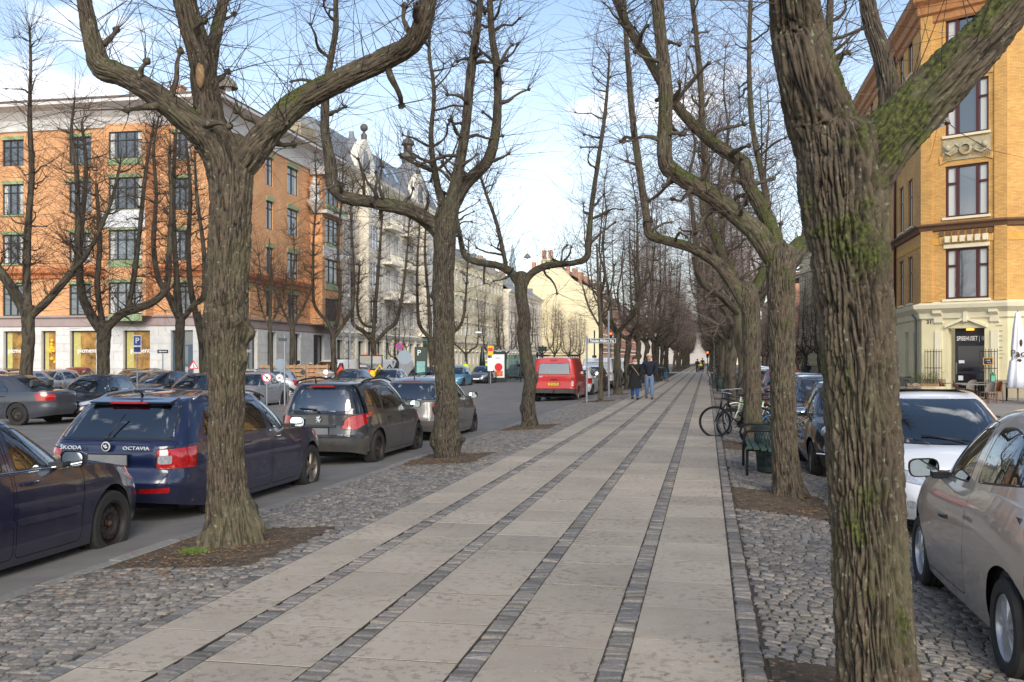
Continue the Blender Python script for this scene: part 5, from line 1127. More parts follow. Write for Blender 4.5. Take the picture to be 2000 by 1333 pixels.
        def bnd(f):
            a = [w.co.dot(u) for w in f.verts]; b = [w.co.z for w in f.verts]; return (min(a), max(a), min(b), max(b))
        loc = {f: bnd(f) for f in cand()}
        for i in range(n):
            p, q = poly[i], poly[(i + 1) % n]; du, dz = q[0] - p[0], q[1] - p[1]
            if abs(du) + abs(dz) < 1e-5: continue
            no = (u * dz - Vector((0, 0, du))).normalized(); co = u * p[0] + Vector((0, 0, p[1]))
            e0, e1 = min(p[0], q[0]) - .03, max(p[0], q[0]) + .03; g0, g1 = min(p[1], q[1]) - .03, max(p[1], q[1]) + .03
            fs = []
            for f, (a0, a1, b0, b1) in loc.items():
                if a1 < e0 or a0 > e1 or b1 < g0 or b0 > g1: continue
                t = [(w.co - co).dot(no) for w in f.verts]
                if min(t) < -1e-5 and max(t) > 1e-5: fs.append(f)
            if fs:
                ge = list({e for f in fs for e in f.edges} | {w for f in fs for w in f.verts}) + fs
                r = bmesh.ops.bisect_plane(s.bm, geom=ge, plane_co=co, plane_no=no, dist=1e-5)
                for g in r['geom']:
                    if isinstance(g, bmesh.types.BMFace): loc[g] = bnd(g)
        s.n += 1; k = s.n; got = []
        for f in cand():
            c = f.calc_center_median()
            if in_poly(c.dot(u), c.z, poly): f[s.lay] = k; got.append(f)
        s.ids[k] = name
        if rim and got:
            r = bmesh.ops.inset_region(s.bm, faces=got, thickness=rim, use_even_offset=False); s.n += 1
            for f in r['faces']: f[s.lay] = s.n
            s.ids[s.n] = rimname
        return k
    def both(s, name, poly, **kw):
        for sg in (1, -1): s.cut(name, poly, (0, sg, 0), y=(0, 9) if sg > 0 else (-9, 0), **kw)
# body fix: verts are hashed by themselves
def _emit(s, root, mats, body='body'):
    by = {}
    for f in s.bm.faces: by.setdefault(f[s.lay], []).append(f)
    out = {}
    for k, fs in by.items():
        nm = s.ids.get(k, body) if k else body
        if nm is None: continue
        vi = {}; V = []; F = []
        for f in fs:
            q = []
            for v in f.verts:
                j = vi.get(v)
                if j is None: j = vi[v] = len(V); V.append(tuple(v.co))
                q.append(j)
            F.append(q)
        me = bpy.data.meshes.new(nm); me.from_pydata(V, [], F); me.polygons.foreach_set('use_smooth', [True] * len(F)); me.set_sharp_from_angle(angle=radians(34))
        out.setdefault(nm, []).append(link(nm, me, mats[nm], root))
    s.bm.free(); return out
Body.emit = _emit
def wheel(parent, x, y, r, wdt, style, side, m_rim, rr=None):
    """wheel > tyre, rim parts; side +1 faces +y"""
    o = empty('wheel', (x, y, r)); o.parent = parent; s = side; rr = rr or r * .66; h = wdt / 2
    t = MB(); pf = [(rr * .98, -h * .8), (rr * 1.06, -h * .98), (r * .93, -h), (r * .985, -h * .82)]
    for g in (-.5, 0, .5): pf += [(r, h * (g - .2)), (r - .008, h * (g - .16)), (r - .008, h * (g + .0)), (r, h * (g + .04))]
    pf += [(r * .985, h * .82), (r * .93, h), (rr * 1.06, h * .98), (rr * .98, h * .8)]
    t.lathe([(a, b * s) for a, b in pf], 40, 'y'); t.build('tyre', M_tyre, o, smooth=True, ang=30)
    q = MB(); yo = h * .78 * s; yi = h * .25 * s
    q.lathe([(rr * 1.0, yo * 1.1), (rr * .97, yo * 1.12), (rr * .94, yo * .9), (rr * .90, yi * .2), (rr * .88, -h * .8 * s)], 40, 'y')
    if style == 'steel':
        q.lathe([(rr * .90, yi * 1.2), (rr * .80, yi * 1.4), (rr * .72, yi * 2.4), (rr * .52, yi * 2.5), (rr * .34, yi * 1.1), (rr * .20, yi * 1.0), (rr * .18, yi * 2.2), (0, yi * 2.3)], 40, 'y')
        d = MB()
        for k in range(12): a = 2 * pi * k / 12; d.sphere((rr * .66 * cos(a), yi * 2.3, rr * .66 * sin(a)), rr * .075, 8, 6, (1, .4, 1))
        d.build('vent_hole', M_well, o, smooth=True, kind='stuff')
    else:
        n, wd, wd2 = {'five': (5, .16, .20), 'seven': (7, .17, .13), 'nine': (9, .13, .11), 'multi': (12, .07, .07), 'twin': (10, .07, .10)}[style]
        q.lathe([(rr * .26, yi * 1.2), (rr * .24, yo * .9), (rr * .14, yo * 1.02), (0, yo * 1.04)], 20, 'y')
        for k in range(n):
            a = 2 * pi * k / n + (.09 if style == 'twin' and k % 2 else 0); ca, sa = cos(a), sin(a)
            pts = [(rr * .18, wd2, yo * .98), (rr * .5, wd, yo * .96), (rr * .95, wd2 * 1.25, yo * .88)]; v = []
            for ra, ww, yy in pts:
                for sg, dy in ((-1, -.22 * h * s), (-.7, 0), (.7, 0), (1, -.22 * h * s)): xx, zz = ra, sg * ww * rr * .9; v.append((xx * ca - zz * sa, yy + dy, xx * sa + zz * ca))
            f = [];
            for i in range(2):
                for j in range(3): b = i * 4 + j; f.append((b, b + 1, b + 5, b + 4))
            q.add(v, f)
    q.build('rim', m_rim, o, smooth=True, ang=40)
    d = MB(); d.lathe([(rr * .86, -h * .1 * s), (0, -h * .12 * s)], 24, 'y'); d.build('brake_disc', M_well, o)
    if style == 'steel':
        d = MB(); d.lathe([(rr * .12, yi * 2.2), (rr * .1, yi * 2.9), (0, yi * 3)], 16, 'y')
        for k in range(5): a = 2 * pi * k / 5; d.sphere((rr * .27 * cos(a), yi * 1.5, rr * .27 * sin(a)), rr * .045, 8, 5)
        d.build('hub', mat('rusty_bolts', (80, 54, 40), .8, metal=.2), o, smooth=True)
    return o
def interior(root, sp):
    L, W = sp['L'], sp['W']; xr0, xf0 = sp['gh'][0], sp['gh'][1]; bz = interp((xr0 + xf0) / 2, sp['belt'])
    c = MB(); c.box(.62, L - .6, -W / 2 + .2, W / 2 - .2, .2, .26)
    c.box(xf0 - .62, xf0 - .12, -W / 2 + .12, W / 2 - .12, .6, bz - .03)
    for sg in (-1, 1): c.box(xr0 + .3, xf0 - .1, sg * (W / 2 - .11) - .03, sg * (W / 2 - .11) + .03, .3, bz - .04)
    c.build('cabin_trim', M_int, root)
    xs = sp.get('seats', (xf0 - 1.75, xf0 - 2.6))
    for i, xx in enumerate(xs):
        for sg in (-1, 1):
            st = MB(); y = sg * .36
            st.prism(rnd_poly([(xx, .42), (xx + .5, .42), (xx + .52, .55), (xx + .1, .56), (xx - .13, bz + .16), (xx - .25, bz + .16)], .05), y - .24, y + .24, 'y')
            st.prism(rnd_poly([(xx - .24, bz + .19), (xx - .14, bz + .19), (xx - .16, bz + .38), (xx - .26, bz + .38)], .04), y - .13, y + .13, 'y')
            st.build('seat', M_seat, root, smooth=True, ang=40)
    st = MB(); n = 18; cx, cy, cz = xf0 - .85, .36, bz + .0
    st.tube([(cx - .07 * cos(a), cy + .18 * sin(a), cz + .17 * cos(a)) for a in [2 * pi * i / n for i in range(n + 1)]], .015, 6); st.build('steering_wheel', M_rub, root, smooth=True)
def mirror(root, x, y, z, sg, m, s=1.0, face=-1):
    """door mirror; face: direction of its glass along x"""
    k = MB(); a = 8; pr = []
    for i in range(7):
        t = i / 6; xx = face * -.16 * t; q = sqrt(max(0, 1 - t ** 2.2)); pr.append((xx, q))
    ring = rnd_poly([(-.11, -.055), (.11, -.075), (.12, .07), (-.10, .08)], .06, 4); v = []; n = len(ring)
    for xx, q in pr:
        for (b, c) in ring: v.append((x + xx * s, y + sg * (b + .11) * (q * .96 + .04) * s if False else y + sg * (.11 + b * max(q, .05)) * s, z + c * max(q, .05) * s))
    f = [(i * n + j, i * n + (j + 1) % n, (i + 1) * n + (j + 1) % n, (i + 1) * n + j) for i in range(6) for j in range(n)]; f.append(tuple(range(6 * n, 7 * n)))
    k.add(v, f); o = k.build('door_mirror', m, root, smooth=True, ang=50)
    g = MB(); g.add([(x + face * .002, y + sg * (.11 + b * .9) * s, z + c * .88 * s) for b, c in ring], [tuple(range(n))]); g.build('mirror_glass', M_mirror, o)
    g = MB(); g.add([(x - face * .004, y + sg * (.11 + b * 1) * s, z + c * s) for b, c in ring] + [(x + face * .006, y + sg * (.11 + b * 1) * s, z + c * s) for b, c in ring], [(j, (j + 1) % n, n + (j + 1) % n, n + j) for j in range(n)]); g.build('mirror_frame', M_rub, o)
    a = MB(); a.prism([(x - .09, y - sg * .06), (x + .02, y - sg * .06), (x, y + sg * .06), (x - .06, y + sg * .06)], z - .07, z - .02); a.build('mirror_arm', M_rub, o)
def handle(root, x, y, z, sg, m):
    h = MB(); n = 8; v = []
    for i in range(n + 1):
        t = i / n; b = sin(pi * t); xx = x + (t - .5) * .2
        for dz, dy in ((-.014, .0), (-.010, .018), (.010, .02), (.014, .0)): v.append((xx, y + sg * (dy + .016 * b - .004), z + dz * (1.1)))
    f = [(i * 4 + j, i * 4 + (j + 1) % 4, i * 4 + 4 + (j + 1) % 4, i * 4 + 4 + j) for i in range(n) for j in range(4)] + [(0, 1, 2, 3), tuple(range(n * 4, n * 4 + 4))]
    h.add(v, f); h.build('handle', m, root, smooth=True, ang=50)
def plate(root, x, y, z, tilt, m, w=.52, h=.11, face=-1, txt=None, blue=False, name='number_plate'):
    p = MB(); p.cbox(0, 0, 0, .012, w, h); o = p.build(name, m, root, loc=(x, y, z)); o.rotation_euler = (0, tilt, 0)
    p = MB(); p.cbox(-face * .004, 0, 0, .012, w + .025, h + .025); f = p.build('plate_frame', M_rub, o)
    if blue: b = MB(); b.cbox(face * .003, -face * -1 * (w / 2 - .022), 0, .009, .042, h - .01); b.build('plate_band', mat('plate_blue', (30, 60, 150), .4), o)
    if txt: text(txt, h * .82, M_blk, o, (face * .009, .012 if blue else 0, -.002), (pi / 2, 0, face * pi / 2), 'plate_text', .001, .002)
    return o
def make_car(sp, label=None, group=None, cat='car', name='parked_car', detail=True):
    root = empty(name, label=label, cat=cat, group=group); B = Body(sp); L, W = sp['L'], sp['W']; m = sp['paint']; r = sp['r']
    for ax in sp['ax']:
        c = [(ax + (r + .045) * cos(a), r + .015 + (r + .05) * sin(a)) for a in np.linspace(-.55, pi + .55, 22)]
        B.both('arch_cut', c, z=(-1, 1.0), nd=.05, rim=sp.get('archrim', 0), rimname='arch_trim')
    B.door_ids = {}
    for i, p in enumerate(sp.get('doors', ())):
        for sg in (1, -1): B.door_ids[(i, sg)] = B.cut('door', rnd_poly(p, .06), (0, sg, 0), y=(0, 9) if sg > 0 else (-9, 0), rim=.006, rimname=None, nd=.1)
    for p in sp['win']: 
        pp = rnd_poly(p, .05); cx, cz = sum(q[0] for q in p) / len(p), sum(q[1] for q in p) / len(p); lays = {1: 0, -1: 0}
        for pi_, d in enumerate(sp.get('doors', ())):
            if in_poly(cx, cz, [q[:2] for q in d]): lays = {sg: B.door_ids[(pi_, sg)] for sg in (1, -1)}
        for sg in (1, -1): B.cut('side_window', pp, (0, sg, 0), y=(0, 9) if sg > 0 else (-9, 0), only=lays[sg], rim=.016, rimname='window_seal', nd=.1, z=(.6, 9))
    for nm, p, v, kw in sp['cuts']:
        kw = dict(kw); rn = kw.pop('rnd', .05); ins = kw.pop('inside', None); P = rnd_poly(p, rn) if rn else p
        if nm in ('tail_window', 'windscreen'): kw.setdefault('rim', .022); kw.setdefault('rimname', 'window_seal')
        for lay in ([k for k, v_ in list(B.ids.items()) if v_ == ins] if ins else [0]): B.cut(nm, P, v, only=lay, **kw)
    mats = {'body': m, 'door': m, 'side_window': M_glass, 'window_seal': M_rub, 'chrome_trim': M_chrome, 'badge': M_chrome, 'windscreen': M_glass, 'tail_window': M_glass, 'arch_cut': None, 'arch_trim': M_rub, 'tail_lamp': M_red, 'headlamp': M_clear, 'bumper': sp.get('bump_m', m), 'lamp_lens': M_clear, 'reflector': M_red,
            'grille': M_rub, 'tailgate': m, 'bonnet': m, 'black_panel': mat('piano_black', (12, 13, 14), .06, coat=1), 'dark_trim': mat('dark_plastic', (52, 53, 55), .6, dirt=.4), 'fog_lamp': M_clear, 'sunroof': mat('roof_glass', (30, 30, 32), .03, coat=1), 'filler_cap': m}
    B.ids = {k: (None if v == 'arch_cut' else v) for k, v in B.ids.items()}
    out = B.emit(root, mats)
    for ax in sp['ax']:
        for sg in (1, -1):
            Oc = outline(0, L, W / 2, sp.get('pr', 5.5), sp.get('pf', 3.6), 200); ya = min(W / 2, float(np.interp(ax, Oc[:, 0], Oc[:, 1])) + .02)
            w_ = MB(); n = 14; R = r + .055; y0, y1 = sg * (ya - .07), sg * (ya - .36)
            v = []
            for i in range(n + 1): a = -.1 + (pi + .2) * i / n; v += [(ax + R * cos(a), y0, r + R * sin(a)), (ax + R * cos(a), y1, r + R * sin(a))]
            f = [(2 * i, 2 * i + 1, 2 * i + 3, 2 * i + 2) for i in range(n)] + [tuple(2 * i + 1 for i in range(n + 1))]
            w_.add(v, f); w_.build('wheel_arch_liner', M_well, root)
            wheel(root, ax, sg * (ya - .125), r, sp.get('tw', .2), sp['rim'][0], sg, sp['rim'][1], sp.get('wr'))
    u = MB(); u.box(.5, L - .5, -W / 2 + .36, W / 2 - .36, .19, .24); u.box(sp['ax'][0] + r + .08, sp['ax'][1] - r - .08, -W / 2 + .09, W / 2 - .09, .19, .24); u.build('underbody', M_well, root)
    interior(root, sp)
    for sg in (-1, 1):
        if 'mirror' in sp: mirror(root, sp['mirror'][0], sg * sp['mirror'][1], sp['mirror'][2], sg, sp.get('mirror_m', m))
        for hx, hz, hy in sp.get('handles', ()): handle(root, hx, sg * hy, hz, sg, sp.get('handle_m', m))
    return root
def put(o, x, y, face='away', z=None, rz=0, zr=None):
    """x, y: middle of the tail; face away = nose towards +Y"""
    o.location = (x, y, zg(x) if z is None else z); o.rotation_euler = (0, 0, {'away': pi / 2, 'toward': -pi / 2}.get(face, 0) + rz); return o

def repaint(o, old, new):
    for c in o.children_recursive:
        if c.type == 'MESH' and c.material_slots and c.material_slots[0].material is old: c.material_slots[0].link = 'OBJECT'; c.material_slots[0].material = new
    return o
def rails(root, x0, x1, y0, y1, z, h, m, name='roof_rail'):
    for sg in (-1, 1):
        t = MB(); n = 14; P = []
        for i in range(n + 1):
            f = i / n; P.append((x0 + (x1 - x0) * f, sg * (y0 + (y1 - y0) * sin(pi * f)), z(x0 + (x1 - x0) * f) + h * sin(pi * f) ** .35 - .01))
        t.tube(P, .017, 8); t.build(name, m, root, smooth=True)
def disc(root, name, x, y, z, r, m, ax='x', face=-1, h=.006, n=24, parent=None):
    t = MB()
    if ax == 'x': t.lathe([(r, 0), (r * .96, face * h), (0, face * h * 1.2)], n, 'x')
    return t.build(name, m, parent or root, smooth=True, ang=40, loc=(x, y, z))
V_ = {'r': (-1, 0, 0), 'f': (1, 0, 0), 'dr': (-1, 1, 0), 'dl': (-1, -1, 0)}
def diag(px, py, sg, back=True):   # horizontal coordinate of a corner point for the 45 degree cuts
    v = Vector(((-1 if back else 1), sg, 0)).normalized(); u = Vector((0, 0, 1)).cross(v)
    if u.x < -.01: u = -u
    return Vector((px, py, 0)).dot(u)
def corner_lamp(name, sg, pts, back=True, **kw):
    """pts (x, y, z) with y >= 0, cut seen from the corner"""
    P = [(diag(q[0], sg * q[1], sg, back),) + tuple(q[2:]) for q in pts]
    kw.setdefault('y', (0.05, 9) if sg > 0 else (-9, -.05)); kw.setdefault('nd', .3)
    return (name, P, (-1 if back else 1, sg, 0), kw)
def lamp2(name, pts, back=True, **kw): return [corner_lamp(name, sg, pts, back, **dict(kw)) for sg in (1, -1)]
P_navy = paint('deep_blue', (12, 22, 54), dirt=.08, rough=.3); P_graph = paint('graphite', (46, 46, 47), dirt=.32, rough=.35); P_brown = paint('warm_grey', (104, 100, 95), metal=.35, dirt=.12)
P_night = paint('blue_black', (18, 22, 48), dirt=.12); P_taupe = paint('taupe_silver', (172, 162, 152), metal=.45, rough=.35, dirt=.06); P_black = paint('black', (14, 14, 16), dirt=.08)
P_white = paint('white', (206, 208, 210), dirt=.06); P_red = paint('red', (186, 8, 8), dirt=.0, rough=.35); P_silver = paint('silver', (168, 172, 176), metal=.5, dirt=.08); P_blue = paint('light_blue', (60, 140, 176), metal=.2, dirt=.08)
P_anthr = paint('anthracite', (42, 44, 48), metal=.2, dirt=.12); P_slate = paint('slate', (62, 66, 74), metal=.3, dirt=.1); P_bronze = paint('bronze_brown', (106, 84, 66), metal=.3, dirt=.12); P_dred = paint('dark_red', (120, 20, 28), dirt=.08)
def wiper(root, pts, r=.011):
    t = MB(); t.tube(pts[:2], r, 6); t.tube(pts[1:], r * .8, 6); t.build('wiper', M_rub, root, smooth=True)
def surf_x(root, y, z, back=True):
    """x of the shell at (y, z), found on the part meshes"""
    best = None
    for o in root.children:
        if o.type != 'MESH' or o.name.split('.')[0] in ('wheel_arch_liner', 'underbody', 'cabin_trim', 'seat'): continue
        for v in o.data.vertices:
            d = (v.co.y - y) ** 2 + (v.co.z - z) ** 2
            if d < .004 and (best is None or (v.co.x < best) == back): best = v.co.x
    return best if best is not None else 0
def octavia():
    sp = dict(L=4.66, W=1.81, paint=P_navy, r=.325, tw=.21, ax=(1.09, 3.79), rim=('five', mat('dusty_alloy', (128, 122, 114), .45, metal=.7, vary=.3, vscale=8)),
      belt=[(0, .88), (.1, .93), (.5, .965), (2.5, .95), (3.4, .93), (3.7, .92), (4.2, .83), (4.55, .72), (4.66, .66)],
      sill=[(0, .33), (.35, .27), (.8, .2), (4.0, .2), (4.4, .22), (4.66, .26)],
      prof=[(0, .12, .12, .93), (.15, .05, .05, .965), (.3, .0, .0, .985), (.42, .0, .0, .985), (.5, .05, .0, .99), (.62, .09, .02, 1), (.85, .07, .06, .985), (1, .10, .1, .955)],
      crown=.07, gh=(.13, 3.55, .62, 2.72, .865, .62), roof=[(.5, 1.41), (1.0, 1.455), (1.8, 1.465), (2.3, 1.45), (2.8, 1.40)], bulge=.05, rcrown=.03, pr=7, pf=4.4, gr=7, gf=3.4, rr=7,
      doors=[[(1.5, .40, .02), (1.62, .26, .02), (2.38, .26), (2.38, 1.36), (1.75, 1.38), (1.42, 1.3, .05), (1.40, .95)], [(2.41, .26), (3.28, .26), (3.33, .92), (2.70, 1.35), (2.41, 1.36)]],
      win=[[(.66, 1.02), (1.36, 1.0), (1.36, 1.35), (.92, 1.345)], [(1.44, .99), (2.33, .98), (2.33, 1.355), (1.55, 1.365), (1.44, 1.3)], [(2.46, .975), (3.20, .965), (2.76, 1.325), (2.46, 1.35)]],
      seats=(1.95, 1.15), mirror=(3.0, .86, 1.03), handles=[(1.68, .865, .885), (2.58, .865, .895)],
      cuts=[('tail_window', [(-.70, 1.0), (.70, 1.0), (.60, 1.375), (-.60, 1.375)], V_['r'], dict(x=(-1, 1.2), z=(.9, 1.42), nd=.1)),
            ('windscreen', [(-.74, .96, .02), (.74, .96, .02), (.56, 1.40), (-.56, 1.40)], V_['f'], dict(x=(2.5, 3.9), z=(.93, 1.42), nd=.1))]
            + lamp2('tail_lamp', [(.12, .55, .90), (.45, .9, .93), (.42, .9, .68), (.12, .55, .685)], rnd=.03, rim=.008, rimname='window_seal')
            + lamp2('lamp_lens', [(.12, .57, .83), (.16, .73, .835), (.16, .73, .74), (.12, .57, .74)], rnd=.02, inside='tail_lamp')
            + lamp2('headlamp', [(4.6, .42, .70), (4.05, .9, .78), (4.12, .9, .62), (4.62, .45, .58)], False, rnd=.03)
            + [('grille', [(-.4, .52), (.4, .52), (.42, .68), (-.42, .68)], V_['f'], dict(x=(4, 5)))]
            + lamp2('reflector', [(.0, .44, .475), (.0, .84, .49), (.0, .84, .43), (.0, .44, .42)], rnd=.01)
            + [('tailgate', [(-.64, .52), (.64, .52), (.74, .70), (.74, .99), (-.74, .99), (-.74, .70)], V_['r'], dict(x=(-1, .6), z=(.4, .99), rim=.006, rnd=.05, nd=.2))])
    c = make_car(sp, 'dark blue estate with silver roof rails parked behind the knobbly trunk nearest on the left')
    rails(c, .85, 2.75, .60, .60, lambda x: interp(x, [(.6, 1.40), (1, 1.445), (1.8, 1.46), (2.3, 1.445), (2.8, 1.395)]), .055, M_rail)
    plate(c, .035, 0, .785, -.03, M_plate, face=-1)
    x = .035
    text('ŠKODA', .06, M_badge, c, (.02, .41, .915), (pi / 2, 0, -pi / 2), 'lettering', .006, 0, sx=1.3)
    text('OCTAVIA', .055, M_badge, c, (x, -.37, .915), (pi / 2, 0, -pi / 2), 'lettering', .006, 0, sx=1.35)
    b = disc(c, 'badge', x + .01, 0, .93, .054, M_badge); b2 = disc(c, 'badge_disc', -.007, 0, 0, .042, M_blk, parent=b)
    t = MB(); t.prism([(-.03, -.012), (.0, -.02), (.02, .0), (.03, .022), (.005, .014), (-.01, .028), (-.015, .006)], -.014, -.008, 'x'); t.build('emblem', M_badge, b)
    wiper(c, [(.12, .06, 1.0), (.16, .03, 1.05), (.33, -.06, 1.27)])
    t = MB(); t.prism(rnd_poly([(.50, 1.40), (.74, 1.45), (.74, 1.43), (.52, 1.38)], .01), -.5, .5, 'y'); t.build('spoiler', P_navy, c)
    t = MB(); t.cbox(.50, 0, 1.39, .03, .46, .018); t.build('brake_light', M_red, c)
    t = MB(); t.tube([(.78, 0, 1.46), (.75, 0, 1.5), (.60, 0, 1.54)], [.016, .01, .004], 8); t.build('aerial', M_rub, c, smooth=True)
    return c
def sw207():
    sp = dict(L=4.16, W=1.75, paint=P_graph, r=.315, tw=.2, ax=(.80, 3.34), rim=('steel', M_steel), bump_m=mat('dark_plastic', (52, 53, 55), .6, dirt=.4),
      belt=[(0, .92), (.15, .95), (1.6, .94), (2.6, .93), (3.15, .91), (3.5, .86), (3.9, .74), (4.16, .6)],
      sill=[(0, .34), (.3, .27), (.6, .2), (3.6, .2), (3.9, .22), (4.16, .26)],
      prof=[(0, .10, .10, .93), (.2, .01, .02, .97), (.38, .0, .0, .985), (.44, .06, .0, .99), (.7, .09, .03, 1), (1, .10, .14, .955)],
      crown=.07, gh=(.12, 3.35, .34, 2.35, .84, .60), roof=[(.3, 1.45), (.8, 1.49), (1.6, 1.505), (2.1, 1.49), (2.5, 1.44)], bulge=.06, rcrown=.03, pr=5, pf=3.6, gr=5, gf=3.2, rr=5,
      doors=[[(1.12, .50, .02), (1.3, .27, .02), (2.08, .26), (2.08, 1.42), (1.45, 1.44), (1.1, 1.2)], [(2.11, .26), (3.0, .26), (3.05, .92), (2.35, 1.38), (2.11, 1.41)]],
      win=[[(.42, 1.1), (1.02, 1.0), (1.16, 1.38), (.55, 1.36)], [(1.12, .99), (2.03, .98), (2.03, 1.40), (1.48, 1.41), (1.18, 1.25)], [(2.16, .975), (2.9, .96), (2.42, 1.345), (2.16, 1.39)]],
      seats=(1.75, 1.0), mirror=(2.72, .82, 1.02), handles=[(1.34, .845, .86), (2.22, .845, .87)], handle_m=M_rub,
      cuts=[('tail_window', [(-.56, .995, .1), (.56, .995, .1), (.46, 1.37, .1), (-.46, 1.37, .1)], V_['r'], dict(x=(-1, .8), z=(.9, 1.44), nd=.1, rim=.012)),
            ('black_panel', [(-.82, .955, .03), (.82, .955, .03), (.62, 1.44, .03), (-.62, 1.44, .03)], V_['r'], dict(x=(-1, .45), z=(.95, 1.45), nd=.12)),
            ('windscreen', [(-.72, .94, .02), (.72, .94, .02), (.54, 1.44), (-.54, 1.44)], V_['f'], dict(x=(2.2, 3.6), z=(.9, 1.45), nd=.1))]
            + lamp2('tail_lamp', [(.1, .38, .70, .05), (.1, .50, .91, .08), (.52, .9, 1.0, .05), (.40, .9, .84, .05), (.12, .70, .68, .08)], rnd=.05, rim=.006, rimname='window_seal')
            + lamp2('headlamp', [(4.05, .42, .68), (3.35, .9, .86), (3.45, .9, .70), (4.12, .45, .56)], False, rnd=.05)
            + [('bumper', [(-1.2, .2, 0), (1.2, .2, 0), (1.2, .545, 0), (-1.2, .545, 0)], V_['r'], dict(x=(-1, .42), nd=-.4, rnd=0)),
               ('tailgate', [(-.56, .555), (.56, .555), (.62, .94), (-.62, .94)], V_['r'], dict(x=(-1, .6), z=(.5, .97), rim=.006, rnd=.04, nd=.2)),
               ('grille', [(-.45, .3), (.45, .3), (.35, .52), (-.35, .52)], V_['f'], dict(x=(3.8, 5)))])
    c = make_car(sp, 'dark grey dusty estate with big round red tail lamps, bumper beside the second trunk')
    rails(c, .5, 2.2, .60, .60, lambda x: interp(x, [(.3, 1.445), (.8, 1.485), (1.6, 1.50), (2.1, 1.485)]), .06, M_rub)
    plate(c, .06, .08, .66, -.05, M_plate)
    text('207 SW', .055, M_badge, c, (.065, -.46, .585), (pi / 2, 0, -pi / 2), 'lettering', .004, .001, sx=1.25)
    L_ = MB()   # the upright lion emblem, drawn as a few strokes
    for seg in (((0, .0), (.012, .03), (.03, .045)), ((.012, .03), (-.012, .042), (-.03, .036)), ((0, 0), (-.01, -.03), (-.028, -.045)), ((0, 0), (.02, -.02), (.022, -.048)), ((.004, .012), (-.024, .012), (-.034, .0)), ((.02, -.02), (.04, -.01), (.038, .016))):
        L_.tube([(0, -a, b) for a, b in seg], .009, 5)
    L_.sphere((0, -.022, .052), .014, 8, 5); L_.build('emblem', M_badge, c, loc=(.055, 0, .86))
    t = MB(); t.cbox(.07, 0, .755, .05, .62, .035); t.build('tailgate_handle', MATS['dark_plastic'], c)
    wiper(c, [(.06, .0, .985), (.1, .05, 1.03), (.135, .36, 1.045)], .014)
    t = MB(); t.cbox(.255, 0, 1.425, .03, .42, .022); t.build('brake_light', M_red, c)
    t = MB(); t.tube([(.52, .22, 1.48), (.50, .22, 1.52), (.42, .22, 1.60)], [.02, .012, .004], 8); t.build('aerial', M_rub, c, smooth=True)
    for sg in (-1, 1): t = MB(); t.box(1.25, 2.98, sg * .862 - .012, sg * .862 + .012, .60, .65); t.build('rubbing_strip', P_graph, c)
    return c
